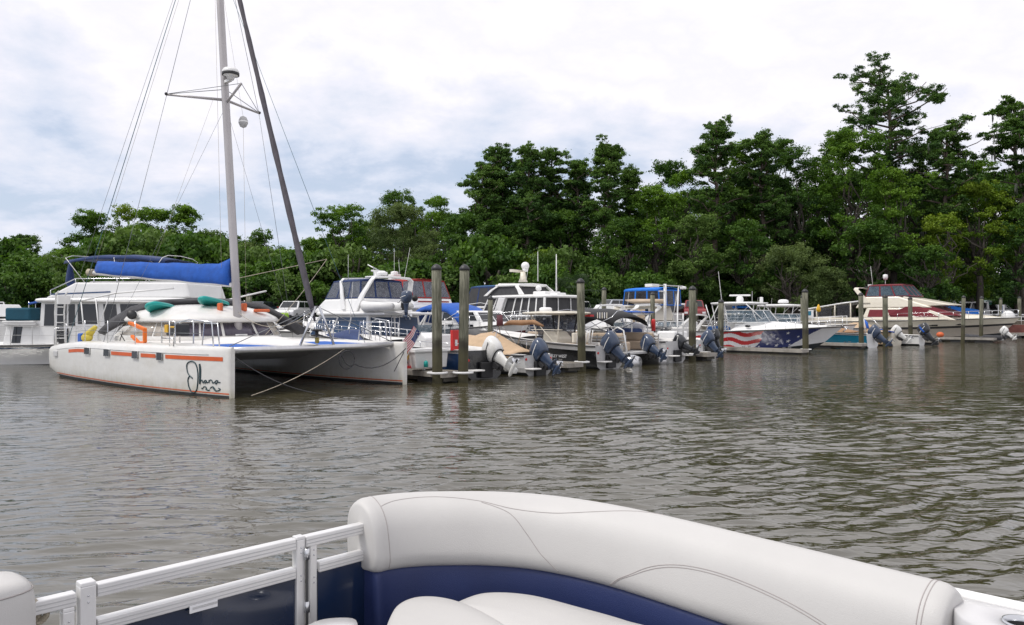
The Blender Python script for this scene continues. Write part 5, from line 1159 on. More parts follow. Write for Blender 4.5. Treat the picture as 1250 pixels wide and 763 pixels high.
c = MB(); c.tube([(.3, 1.75, 2.52), (2.4, 1.75, 2.52), (3.5, 1.2, 2.66), (2.4, .65, 2.52), (.3, .65, 2.52)], [.16, .25, .22, .25, .16], plastw, 12); part('tube', c, dg_)
c = MB(); c.loft([[(x, .8, 2.3), (x, 1.2, 2.2), (x, 1.6, 2.3)] for x in (.4, 1.5, 2.6)], plastw, closed=False); c.box(1.4, 1.7, .7, 1.7, 2.5, 2.62, liner); part('floor', c, dg_, solid=.03); outboard(dg_, .2, 1.2, 2.66, -2, cowlb, .72)
c = MB(); c.sphere((.15, .55, 2.9), .16, rubber, 10); part('fuel_tank', c, dg_)
# dark teal window forward part
# Y4: red canvas
Y, P = yacht('white flybridge yacht with a red-framed clear canvas enclosure', 15.0, 17.2, False, 10.5, 3.6, 1.8, 1.1,
    house=((2.4, 8.0, 3.2, 1.1), (2.6, 6.6, 3.0, 2.4)), roof=(.4, .16, gelc), fly=((.9, 6.6, 3.2, 2.5), (1.2, 5.4, 3.1, 3.15)))
enclosure(Y, (1.2, 5.2, 3.0, 3.15), (1.6, 4.8, 2.6, 4.25), canvr, vinyl, 4, canvr)
c = MB(); c.panel([(1.2, 1.62, 2.45), (5.2, 1.62, 2.45), (5.2, 1.62, 2.52), (1.2, 1.62, 2.52)][::-1], canvr, .012); c.panel([(1.0, -1.2, 2.9), (1.0, 1.2, 2.9), (1.0, 1.2, 2.98), (1.0, -1.2, 2.98)], canvr, .012); part('stripe', c, Y)
radar_arch(Y, 4.9, 3.0, 5.0, 4.35, 3.1, 2.6, gelc, .25)
c = MB(); c.box(4.7, 5.3, -.3, .3, 4.4, 4.75, plastw); c.lathe([(.26, 4.75), (.24, 4.92), (.05, 4.96)], gelc, 12, Matrix.Translation((5.0, 0, 0))); part('radar', c, Y, bevel=.03)
antenna(Y, 3.0, 1.5, 3.1, 3.0, .015); antenna(Y, 5.6, -1.0, 3.2, 2.6, .015, (.3, 0))
# Y5: maroon hull, white pilothouse, royal blue bimini, bow out
Y, P = yacht('maroon-hulled cabin boat with a drooping royal blue bimini', 13.2, 17.0, True, 8.6, 3.0, 1.75, 1.2, hullm=gelc, bands=[(.0, .62, maroong)],
    house=((2.6, 6.6, 2.3, 1.3), (2.9, 5.6, 2.0, 2.35)), wins={'sides': [(.08, .34, .5, .9), (.62, .92, .5, .92)], 'front': [(.06, .48, .45, .9), (.52, .94, .45, .9)]}, name='cabin_cruiser')
bimini(Y, -.2, 5.0, 2.6, 2.82, canvb, arch=.34, base=1.3, droop=1.1, feet=(1.6, 1.9, 2.2), fm=plastw)
c = MB(); c.box(3.6, 4.0, -1.15, -1.13, 1.5, 1.62, winblk); c.box(5.2, 5.6, -1.15, -1.13, 1.5, 1.62, winblk); part('porthole', c, Y)
for y_ in (-1.2, 1.2):
    m = MB(); m.beam((1.0, y_, 1.3), (2.0, y_, 2.3), .1, .08, gelc); m.beam((1.4, y_, 1.3), (1.85, y_, 2.15), .08, .06, gelc); part('davit_arm', m, Y)
# Y8: screened white yacht with radar mast
Y, P = yacht('white yacht with black-screened aft deck and a dome-topped radar mast', 20.1, 11.4, False, 9.8, 3.7, 1.9, 1.35,
    house=((.7, 6.3, 3.5, 1.6), (.75, 5.4, 3.3, 3.2)), hm=mesh_d, wins={}, wm=mesh_d, roof=(.28, .16, gel), open_from=.06)
Y.scale = (1.02, 1.02, .99)
W = frustum_walls((.68, 6.35, 3.54, 1.6), (.73, 5.45, 3.34, 3.2)); c = MB()
for side, cuts in (('port', (0, .16, .34, .5, .62, .74, .86, .985)), ('star', (0, .16, .34, .5, .62, .74, .86, .985)), ('aft', (0, .33, .66, .985)), ('front', (0, .5, .985))):
    for u in cuts: c.panel(W[side], gel, .03, (u, u + .018, 0, 1))
    c.panel(W[side], gel2, .028, (0, 1, 0, .05))
part('screen_frame', c, Y)
for y_ in (1.72, -1.86):
    c = MB(); c.prism([(4.6, 1.4), (5.2, 1.4), (4.4, 3.2), (3.8, 3.2)], y_, y_ + .14, gelc); part('side_strut', c, Y, bevel=.03)
cabin(Y, (3.0, 6.2, 2.8, 3.3), (3.4, 5.2, 2.6, 3.95), mesh_d, {}, mesh_d, name='upper_enclosure', roof=(.2, .12, gel))
radar_arch(Y, 5.9, 3.35, 4.9, 4.1, 3.0, 2.7, gel, .2); radar_arch(Y, 2.8, 3.4, 3.3, 4.05, 2.9, 2.7, gel, .25)
c = MB(); c.lathe([(.3, 4.25), (.2, 4.5), (.16, 4.9)], gel2, 12, Matrix.Translation((4.1, 0, 0))); c.obox((4.35, .35, 4.95), (.2, 1.3, .16), (0, 0, R(15)), gel2); c.sphere((4.0, -.1, 5.28), .26, gelc, 16); c.lathe([(.12, 4.9), (.2, 5.1)], gelc, 10, Matrix.Translation((4.0, -.1, 0))); part('radar_mast', c, Y)
antenna(Y, 3.4, -.6, 4.3, 1.9, .03); antenna(Y, 1.6, -.3, 3.4, 2.5, .05); antenna(Y, 3.0, .9, 4.2, .8, .02, (-.5, .3))
c = MB(); c.box(1.6, 2.6, -.7, .7, 3.35, 3.6, gelc); c.box(.9, 1.5, -.4, .4, 3.35, 3.5, gelc); c.sphere((2.4, .4, 3.8), .2, gelc, 10); part('roof_box', c, Y, bevel=.05)
c = MB(); c.prism([(5.2, 1.5), (5.5, 1.5), (5.4, 2.0), (5.2, 2.0)], 1.88, 1.96, cowlb); part('side_light', c, Y)
# Y9: blue canvas yacht with stripes behind Y8
Y, P = yacht('white yacht with a teal-blue hull band and a blue canvas mesh enclosure', 23.8, 16.0, False, 10.5, 3.6, 1.9, 1.3, bands=[(.35, .8, tealg)],
    house=((4.2, 8.6, 3.1, 1.5), (4.4, 7.6, 2.9, 2.6)), roof=(.3, .14, gelc))
enclosure(Y, (3.6, 7.6, 3.2, 2.6), (4.3, 7.0, 2.8, 4.15), mat('canvas_mid_blue', (.03, .10, .24), .85, var=.15), mesh_d, 3, canvn)
c = MB(); c.panel([(4.0, 1.68, 2.0), (8.6, 1.62, 2.0), (8.6, 1.62, 2.12), (4.0, 1.68, 2.12)][::-1], blueg, .02); part('stripe', c, Y)
# Y10: royal-blue-canopied boat with tan dinghy
Y, P = yacht('white boat under a tall royal blue canopy with a tan dinghy on its roof', 34.9, 13.0, False, 9.6, 3.4, 2.1, 1.6,
    house=((2.0, 6.6, 3.0, 1.7), (2.3, 5.6, 2.8, 2.75)), hm=gel2, roof=(.2, .14, gel2))
enclosure(Y, (1.4, 4.8, 2.9, 2.85), (1.5, 4.6, 2.9, 4.05), canvc, vinyld, 3, canvc, archz=.2)
dn = thing('inflatable_dinghy', 'tan dinghy stowed against the tall royal blue canopy', 'dinghy', mar(34.9, 13.0), 135)
c = MB(); c.tube([(.8, 1.75, 3.15), (3.4, 1.75, 3.15), (4.4, 1.6, 3.25)], [.2, .26, .08], uphol, 10, flat=.8); part('tube', c, dn)
c = MB(); c.box(1.2, 3.4, 1.5, 1.9, 2.9, 3.0, liner); part('floor', c, dn)
c = MB(); c.prism([(5.2, 1.6), (8.0, 1.6), (7.2, 3.0), (6.0, 3.0)], -1.2, 1.2, gelc); part('wheelhouse', c, Y, bevel=.08)
M = Matrix.Translation((6.6, 1.215, 2.3)) @ Euler((R(90), 0, R(180))).to_matrix().to_4x4(); marks(M, 7, .2, Y)
# Y11: trawler with tall white mast frame behind the big piling
Y, P = yacht('white sport boat with swept radar arch and a tall white mast frame', 28.6, 9.2, False, 9.5, 3.3, 1.8, 1.25, bands=[(.45, .62, blueg)],
    house=((3.4, 7.4, 2.8, 1.3), (4.2, 6.0, 2.5, 2.1)), name='cabin_cruiser')
radar_arch(Y, 4.6, 1.4, 2.8, 2.75, 3.0, 2.7, gelc, .32)
c = MB(); c.tube([(1.6, -.2, 1.2), (1.6, -.2, 4.2)], .1, alumw, 10); c.tube([(1.6, -.2, 4.1), (1.6, 1.5, 4.1), (1.6, -2.3, 4.1)], .04, alumw, 8); c.tube([(1.6, -1.8, 4.1), (.6, -.1, 1.4)], .05, alumw, 8); c.tube([(1.6, -1.9, 4.1), (2.6, -2.6, 1.8), (1.0, -4.2, 1.4)][:2], .03, alumw, 8); c.tube([(1.6, -.2, 3.7), (1.6, .5, 3.7)], .04, alumw, 6); part('mast_frame', c, Y)
c = MB(); c.box(1.3, 1.9, .9, 1.7, 3.95, 4.15, gelc); c.lathe([(.2, 3.9), (.22, 4.05), (.1, 4.1)], gelc, 12, Matrix.Translation((1.6, -2.4, 0))); part('radar', c, Y, bevel=.03)
m = MB(); m.panel([(2.0, 1.5, 1.2), (3.0, 1.5, 1.2), (3.0, 1.5, 2.5), (2.0, 1.5, 2.5)][::-1], uphol, .02); part('door', m, Y)
c = MB(); c.tube([(4.2, 1.0, 2.2), (5.5, 1.3, 2.25), (6.3, .9, 2.2)], [.1, .22, .1], canvk, 10, flat=.8); part('rolled_cover', c, Y)
Y, P = yacht('white cruiser with a dark teardrop side window behind the blue-topped boat', 17.3, 19.2, True, 9.5, 3.3, 1.9, 1.25,
    house=((3.0, 7.0, 2.8, 1.4), (3.8, 5.6, 2.4, 2.35)), name='cabin_cruiser', loc=mar(23.4, 9.0), rz=135)
radar_arch(Y, 3.6, 1.5, 2.2, 2.7, 3.0, 2.7, gelc, .3)
# white low boats beyond the mast frame
Y, P = yacht('low white cruiser moored beyond the tall mast frame', 0, 0, False, 9.5, 3.2, 1.7, 1.2, house=((4.0, 7.8, 2.7, 1.5), (4.6, 6.6, 2.3, 2.0)), name='cabin_cruiser', loc=(25.0, 55.5, 0), rz=165)
# Y12: the cream yacht with maroon canvas
Y, P = yacht('large cream motor yacht with maroon canvas top and maroon window cover', 57.6, 11.4, True, 14.9, 4.6, 1.95, 1.55, hullm=gel2, hm=gel2,
    bands=[(.0, .55, mat('hull_taupe', (.46, .41, .35), .35, var=.06, coat=.3)), (.55, .60, plastk)],
    house=((3.2, 10.8, 4.0, 1.7), (3.6, 8.4, 3.6, 2.75)), wins={}, wm=canvm, fly=((2.6, 9.0, 3.7, 2.75), (3.2, 6.2, 3.4, 3.75)), open_from=.16)
for sg in (1, -1):
    c = MB(); q = [(5.4, sg * 2.0, 2.1), (10.9, sg * 1.78, 2.1), (8.9, sg * 1.72, 2.85), (6.9, sg * 1.9, 2.85)]; c.panel(q if sg < 0 else [q[1], q[0], q[3], q[2]], canvm, .03); part('window_cover', c, Y)
c = MB(); c.prism([(6.0, 2.8), (10.6, 2.95), (9.6, 3.15), (6.6, 3.75)], -1.7, 1.7, gel2); c.prism([(6.4, 2.7), (8.9, 2.1), (11.1, 2.05), (9.0, 2.8)], -1.65, 1.65, canvm); part('bridge_visor', c, Y, bevel=.08)
c = MB(); c.loft([[(x, w * f, 1.85 + h_ * (1 - abs(f) ** 3)) for f in (-1, -.9, -.6, 0, .6, .9, 1)] for x, w, h_ in ((8.4, 1.8, .30), (10.5, 1.6, .42), (12.2, 1.2, .30), (13.8, .4, .1))], gel2, closed=False); part('foredeck_cabin', c, Y)
enclosure(Y, (3.4, 7.2, 3.3, 3.75), (3.7, 6.4, 3.0, 4.75), canvm, glassb, 3, canvm)
radar_arch(Y, 3.6, 3.2, 2.6, 4.55, 3.7, 3.3, gel2, .4)
c = MB(); c.box(2.9, 3.5, -.4, .4, 4.6, 4.72, plastk); c.box(3.1, 3.4, -.2, .2, 4.72, 4.9, gelc); c.lathe([(.16, 5.3), (.22, 5.5), (.2, 5.75), (.05, 5.8)], plastw, 10, Matrix.Translation((4.4, .4, 0))); c.tube([(4.4, .4, 4.8), (4.4, .4, 5.3)], .03, plastw); part('radar', c, Y)
antenna(Y, 3.8, -.9, 4.6, 1.9, .025, (-.2, 0))
c = MB(); c.loft([[(x, -1.9, z), (x, 0, z + .1), (x, 1.9, z)] for x, z in ((-2.6, 2.62), (-.5, 2.95), (1.4, 3.25), (3.2, 3.45))], gelc, closed=False); part('aft_hardtop', c, Y, solid=.12)
c = MB()
for x, z in ((-2.4, 2.6), (-.9, 2.85), (.8, 3.1), (2.2, 3.3)): c.tube([(x, -1.85, 1.3), (x, -1.85, z)], .05, gel2, 6); c.tube([(x, 1.85, 1.3), (x, 1.85, z)], .05, gel2, 6)
part('aft_posts', c, Y)
for k, (x, z) in enumerate(((-2.3, 2.55), (-.85, 2.8), (.85, 3.05))):
    c = MB(); c.box(x + .1, x + 1.35, -1.86, -1.84, 1.95, z - .02, vinyld); part('curtain', c, Y)
c = MB(); c.box(-2.8, 3.2, -1.95, 1.95, 1.45, 1.9, gel2); part('aft_deck', c, Y, bevel=.06)
c = MB(); c.box(-1.9, -1.1, -2.1, -2.0, 1.95, 2.6, whist); c.box(-1.75, -1.3, -2.12, -2.1, 2.1, 2.5, tealg); part('notice_board', c, Y)
for x in (9.6, 11.6):
    for sg in (1, -1):
        c = MB(); p = P(x / 15.6, .70); c.obox((p[0], sg * (p[1] + .01), p[2]), (.8, .06, .12), (0, 0, 0), winblk); part('porthole', c, Y, bevel=.02)
# low boats and cars at the extreme left and behind the catamaran
Y, P = yacht('white cabin cruiser with a blue bow rail glimpsed past the houseboat stern', 0, 0, False, 9.5, 3.2, 2.3, 1.7, house=((3, 7.5, 2.7, 2.0), (3.6, 6.3, 2.3, 2.9)), name='cabin_cruiser', loc=(-33.5, 56.5, 0), rz=170)
Y, P = yacht('white cruiser half hidden behind the catamaran bow and a blue truck', 0, 0, False, 9.0, 3.1, 1.6, 1.2, house=((3, 7.5, 2.6, 1.4), (3.6, 6.3, 2.3, 2.1)), name='cabin_cruiser', loc=(-9.2, 42.5, 0), rz=180)
m = MB(); m.box(-.5, .5, -.3, .3, 0, .5, lime); solo('lime_tote', m, 'bright lime tote beside the pale piling behind the catamaran bow', 'tote', (-13.6, 45.5, 2.05 - .3), 10, bevel=.06)

# more small craft packed between the named ones
def small(lab, s, t, out=False, L=6.2, B=2.0, hm=gelc, band=None, top=None, ws=True, motor=None, cover=None, arch=False, name='runabout', legs=None):
    o = berth(name, lab, 'boat', s, t, out); P = hull_geo(L, B, 1.3, .95); hull(o, P, hm, bands=[(.35, .6, band)] if band else None, open_from=.6)
    if ws: windshield(o, L * .42, L * .66, B * .82, 1.15, .5, frame=alumw)
    if top: t_top(o, L * .2, L * .62, B * .85, 2.15, .45, top)
    c = MB(); c.box(L * .3, L * .42, -B * .2, B * .2, .4, 1.25, gelc); c.box(L * .12, L * .2, -B * .38, B * .38, .4, .85, uphol); part('seat', c, o, bevel=.06)
    if cover:
        c = MB(); c.loft([[(x, P(x / L, 1)[1] * f, P(x / L, 1)[2] + (.42 * math.exp(-((x - L * .45) / 1.2) ** 2) + .04) * (1 - abs(f) ** 1.5)) for f in (-1, -.7, -.35, 0, .35, .7, 1)] for x in np.linspace(.2, L * .85, 10)], cover, closed=False); part('boat_cover', c, o, solid=.015)
    if arch: radar_arch(o, L * .3, 1.0, L * .16, 2.1, B * .95, B * .85, gelc, .22)
    if motor: outboard(o, -.1, 0, .62, 40, motor, 1.0)
    bow_rail(o, P, .6, .4, 5); antenna(o, L * .4, B * .3, 1.2, 2.4, .012, (-.3, 0)); return o
small('white open boat with a flat white top behind the small blue-topped console', 25.9, 9.0, top=gelc, motor=cowlk)
small('white bow-rail boat beyond the blue-grey outboard by the big piling', 31.9, 9.0, ws=True, arch=True, L=7, B=2.4, band=navyg)
small('small white boat with a navy cover behind the dock box', 5.0, 8.9, B=1.7, cover=canvn, ws=False)
small('white arch-backed runabout behind the second deck boat', 14.9 + 11.6, 17.5, arch=True, L=7.4, B=2.5)
small('grey-covered runabout moored before the far cars', 29.3, 20.0, cover=canvk, L=6.5, B=2.2, ws=False)
small('white runabout with a blue cover under the flag-painted bow rail', 33.0 + .0, 20.5, cover=canvc, L=6.4, B=2.2, ws=False)
small('white skiff moored between the teal-hulled boat and the white hardtop boat', 41.8, 10.2, L=6.2, B=2.1, top=gel2)
small('cream runabout with brown cover beyond the teal-hulled boat', 44.0 + 1.9, 10.4, L=6.4, B=2.2, hm=gel2, cover=canvtb, ws=False)
small('tan-covered runabout left of the cream yacht stern', 49.3, 10.6, L=7, B=2.4, cover=canvt, ws=True)
# ------------------------------------------------------------------ our own pontoon boat in the foreground
vinw = mat('vinyl_offwhite', (.53, .52, .505), .46, var=.035, vscale=2.5, bump=.14, bscale=300, spec=.4)
vinn = mat('vinyl_navy', (.018, .030, .105), .42, var=.10, vscale=3, bump=.25, bscale=380, spec=.4)
seam = mat('seam_thread', (.36, .33, .32), .7, var=.1)
railm = mat('anodised_rail', (.76, .755, .75), .36, metal=.35, var=.05, vscale=5, stretch=(1, 1, .3), dirt=((.40, .38, .35), 9, .6, .3))
paneln = mat('fence_panel_navy', (.008, .018, .05), .12, coat=.6, var=.3, vscale=1.2)
own = thing('foreground_pontoon_boat', 'foreground pontoon boat with white and navy lounge seat and silver fence', 'pontoon boat')
DZ = .56
# crest of the backrest (outer top edge), from the left end to the right end
CR = [(-.66, 3.05), (-.615, 3.17), (-.53, 3.245), (-.40, 3.29), (-.24, 3.305), (-.08, 3.30), (.10, 3.255), (.27, 3.165), (.43, 3.04), (.58, 2.89), (.77, 2.68), (.95, 2.475), (1.10, 2.30), (1.20, 2.185)]
def spl(pts, n=8):
    out = []
    for i in range(len(pts) - 1):
        p0, p1, p2, p3 = (np.array(pts[max(0, min(len(pts) - 1, i + k))], float) for k in (-1, 0, 1, 2))
        for j in range(n):
            t = j / n; out.append(.5 * ((2 * p1) + (-p0 + p2) * t + (2 * p0 - 5 * p1 + 4 * p2 - p3) * t * t + (-p0 + 3 * p1 - 3 * p2 + p3) * t ** 3))
    return out + [np.array(pts[-1], float)]
CP = spl(CR); CP = CP[10:]
def normals(cp):
    o = []
    for i in range(len(cp)):
        d = cp[min(i + 1, len(cp) - 1)] - cp[max(i - 1, 0)]; d = d / np.linalg.norm(d); o.append(np.array([d[1], -d[0]]))   # inward (towards the camera side)
    for _ in range(6): o = [o[0]] + [(o[i - 1] + o[i] * 2 + o[i + 1]) / np.linalg.norm(o[i - 1] + o[i] * 2 + o[i + 1]) for i in range(1, len(o) - 1)] + [o[-1]]
    return o
CN = normals(CP)
def sweep(profile, m, cp=CP, cn=CN, endround=.05, squash=.5, i0=0, i1=None):
    """profile: closed list of (inward offset, z); ends rounded by pulling rings in"""
    i1 = len(cp) if i1 is None else i1; mb = MB(); rings = []
    cx = sum(p[0] for p in profile) / len(profile); cz = sum(p[1] for p in profile) / len(profile)
    def ringat(c, n_, s_): return [(c[0] + n_[0] * (cx + (a - cx) * s_), c[1] + n_[1] * (cx + (a - cx) * s_), cz + (z - cz) * (s_ if True else 1)) for a, z in profile]
    idx = list(range(i0, i1)); d0 = cp[i0] - cp[i0 + 1]; d0 /= np.linalg.norm(d0); d1 = cp[i1 - 1] - cp[i1 - 2]; d1 /= np.linalg.norm(d1)
    for a in (90, 75, 55, 35, 15): rings.append(ringat(cp[i0] + d0 * endround * math.sin(R(a)), cn[i0], 1 - squash * (1 - math.cos(R(a))) if a < 90 else .3))
    for i in idx: rings.append(ringat(cp[i], cn[i], 1))
    for a in (15, 35, 55, 75, 90): rings.append(ringat(cp[i1 - 1] + d1 * endround * math.sin(R(a)), cn[i1 - 1], 1 - squash * (1 - math.cos(R(a))) if a < 90 else .3))
    mb.loft(rings, m); return mb
T = 1.352
bol = [(.0, T - .30), (-.02, T - .20), (-.02, T - .10), (-.005, T - .045), (.03, T - .012), (.07, T), (.11, T - .012), (.15, T - .04), (.178, T - .085), (.192, T - .14), (.20, T - .20), (.20, T - .235), (.188, T - .268), (.16, T - .285), (.10, T - .29)]
def prsm(pr, n=3):
    out = []; L_ = len(pr)
    for i in range(L_):
        p0, p1, p2, p3 = (np.array(pr[(i + k) % L_], float) for k in (-1, 0, 1, 2))
        for j in range(n):
            t = j / n; q = .5 * ((2 * p1) + (-p0 + p2) * t + (2 * p0 - 5 * p1 + 4 * p2 - p3) * t * t + (-p0 + 3 * p1 - 3 * p2 + p3) * t ** 3); out.append((q[0], q[1]))
    return out
CPo = [c - n * .07 for c, n in zip(CP, CN)]
seat = part('lounge_seat', sweep(prsm(bol), vinw, CPo, CN, .045, .22), own, label='curved off-white backrest bolster with stitched seams')
nav = [(.02, DZ + .12), (.02, T - .27), (.09, T - .262), (.165, T - .275), (.182, T - .31), (.19, T - .38), (.195, T - .46), (.20, DZ + .12)]
part('backrest_band', sweep(prsm(nav), vinn, CPo, CN, .03, .15), seat, label='navy lower band of the backrest')
shell = [(-.012, DZ + .02), (-.012, T - .27), (.03, T - .27), (.03, DZ + .02)]
part('backrest_shell', sweep(shell, plastw, CPo, CN, .02, .1), seat)
# seams: tubes lying on the bolster surface
PR = prsm(bol, 6)
def surf(i, w):        # point on the bolster at path index i (float), profile parameter w (0 back bottom .. len)
    i = max(0, min(len(CPo) - 1.001, i)); k = int(i); f = i - k; c = CPo[k] * (1 - f) + CPo[k + 1] * f; n_ = CN[k] * (1 - f) + CN[k + 1] * f
    w = max(0, min(len(PR) - 1.001, w)); a = int(w); g_ = w - a; p = np.array(PR[a]) * (1 - g_) + np.array(PR[a + 1]) * g_
    return (c[0] + n_[0] * p[0], c[1] + n_[1] * p[0], p[1])
NPR = len(PR); top = 5 * 6; front_lo = 12 * 6
def seamline(pts, r=.0016, dbl=0):
    q = spl([np.array(p, float) for p in pts], 10)
    for dw in ((0,) if not dbl else (0, dbl)):
        mb = MB(); mb.tube([surf(a, b + dw) for a, b in q], r, seam, 5); part('seam', mb, seat)
NI = len(CPo) - 1
seamline([(2, 10), (2, 24), (2, 36), (2.3, 48), (2.7, 60), (3, front_lo)])
seamline([(2, 40), (9, 37), (18, 36), (27, 39), (35, 43), (43, 43), (50, 39), (56, 33), (61, 28)])
seamline([(28, 40), (34, 45), (38, 53), (42, 62), (45, front_lo)])
seamline([(55, front_lo), (58, 63), (62, 56), (67, 51.5), (73, 51.5), (81, 56), (NI - 3, 66)], dbl=.9)
seamline([(NI - .5, 14), (NI - .6, 26), (NI - .6, 36), (NI - .6, 48), (NI - .6, 60), (NI - .6, front_lo)], dbl=0)
seamline([(NI - 1.4, 14), (NI - 1.5, 26), (NI - 1.5, 36), (NI - 1.5, 48), (NI - 1.5, 60), (NI - 1.5, front_lo)])
# seat cushion: follows the inner line
inn = [CPo[i] + CN[i] * .20 for i in range(10, NI, 1)]
SZ = 1.022
cush = MB(); 
cu = [(-.0, SZ - .16), (.0, SZ - .05), (.03, SZ - .01), (.12, SZ + .004), (.28, SZ + .008), (.40, SZ), (.47, SZ - .025), (.50, SZ - .07), (.49, SZ - .15)]
ip = CPo[12:NI]; 
def cushion(i0, i1, off, wid, lab=None, z=0.0, er=.05):
    cpt = [CPo[i] + CN[i] * off for i in range(i0, i1)]; cnn = CN[i0:i1]
    pr = [(a * wid / .5, zz_ + z) for a, zz_ in cu]; return part('seat_cushion', sweep(prsm(pr), vinw, cpt, cnn, er, .35), own, label=lab)
def cush_poly(outline, z0, z1, rnd, lab):
    """cushion from a top-view outline, rounded edge"""
    c0 = np.mean(np.array(outline), axis=0); mb = MB(); rings = []
    pts = spl([np.array(p) for p in outline + [outline[0]]], 8)[:-1]
    for s_, z in ((.96, z0), (1.0, z0 + .02), (1.0, z1 - rnd), (.985, z1 - rnd * .45), (.95, z1 - rnd * .12), (.88, z1), (.6, z1 + .008), (.2, z1 + .01)):
        rings.append([(c0[0] + (p[0] - c0[0]) * s_, c0[1] + (p[1] - c0[1]) * s_, z) for p in pts])
    mb.loft(rings, vinw); return part('seat_cushion', mb, own, label=lab)
cush_poly([(-.44, 2.62), (-.435, 2.88), (-.35, 2.985), (-.20, 2.93), (-.02, 2.70), (.08, 2.45), (-.05, 2.30), (-.28, 2.38)], SZ - .16, SZ + .012, .05, 'rounded left end of the white seat cushion')
cush_poly([(-.24, 2.93), (-.12, 3.05), (.06, 3.03), (.26, 2.89), (.42, 2.76), (.56, 2.60), (.36, 2.28), (.10, 2.30), (.00, 2.60)], SZ - .16, SZ + .002, .05, 'curved white corner seat cushion')
cush_poly([(.56, 2.58), (.74, 2.40), (.90, 2.20), (1.0, 2.02), (.72, 1.75), (.42, 2.0), (.40, 2.3)], SZ - .16, SZ - .002, .05, 'right hand white seat cushion')
mb = MB(); mb.add([(-.44, 2.62, DZ), (-.43, 2.85, DZ), (-.2, 3.05, DZ), (.1, 3.0, DZ), (.6, 2.6, DZ), (1.0, 2.1, DZ), (.72, 1.85, DZ), (.3, 2.3, DZ)] + [(x, y, SZ - .15) for x, y in ((-.44, 2.62), (-.43, 2.85), (-.2, 3.05), (.1, 3.0), (.6, 2.6), (1.0, 2.1), (.72, 1.85), (.3, 2.3))], [tuple(range(7, -1, -1)), tuple(range(8, 16))] + [(i, (i + 1) % 8, 8 + (i + 1) % 8, 8 + i) for i in range(8)], vinw); part('seat_base', mb, own)
# console ledges with cup holders at both ends
ledm = mat('ledge_white', (.56, .555, .56), .38, var=.05, coat=.1)
def ledge(outline, z, hx, hy, hr, lab):
    mb = MB(); c0 = np.mean(np.array(outline), axis=0); n = 32; pts = spl([np.array(p, float) for p in outline + [outline[0]]], 4)[:-1]
    # top face with a round hole: bridge outline to circle by angle
    ang = [math.atan2(p[1] - hy, p[0] - hx) for p in pts]
    inner = [(hx + hr * math.cos(a), hy + hr * math.sin(a), z) for a in ang]
    mb.loft([[(p[0], p[1], DZ) for p in pts], [(p[0], p[1], z - .025) for p in pts], [(p[0] + (hx - p[0]) * .012, p[1] + (hy - p[1]) * .012, z - .006) for p in pts], [(p[0] + (hx - p[0]) * .035, p[1] + (hy - p[1]) * .035, z) for p in pts], [(p[0] + (hx - p[0]) * .0 if False else a[0], a[1], z) for p, a in zip(pts, inner)], [(a[0], a[1], z - .09) for a in inner]], ledm, caps=False)
    lo = part('console_ledge', mb, own, label=lab)
    mb = MB(); mb.lathe([(hr + .006, z + .001), (hr + .004, z + .005), (hr - .002, z + .004), (hr - .004, z - .01)], chrome, 28, Matrix.Translation((hx, hy, 0))); mb.f = mb.f[:-2]; mb.m = mb.m[:-2]; mb.s = mb.s[:-2]; mb.lathe([(hr - .004, z - .01), (hr - .008, z - .09), (.01, z - .09)], plastk, 28, Matrix.Translation((hx, hy, 0))); mb.f = mb.f[:-2] + mb.f[-1:]; mb.m = mb.m[:-2] + mb.m[-1:]; mb.s = mb.s[:-2] + mb.s[-1:]; part('cup_holder', mb, lo)
ledge([(1.215, 2.155), (1.25, 2.20), (1.30, 2.20), (1.46, 2.06), (1.62, 1.90), (1.50, 1.76), (1.32, 1.88), (1.20, 2.03)], 1.297, 1.335, 2.03, .045, 'white moulded ledge with cup holder at the right')
ledge([(-.78, 2.74), (-.73, 2.86), (-.66, 2.90), (-.575, 2.88), (-.555, 2.72), (-.60, 2.55), (-.74, 2.56)], .975, -.620, 2.735, .040, 'small white ledge with cup holder left of the seat')
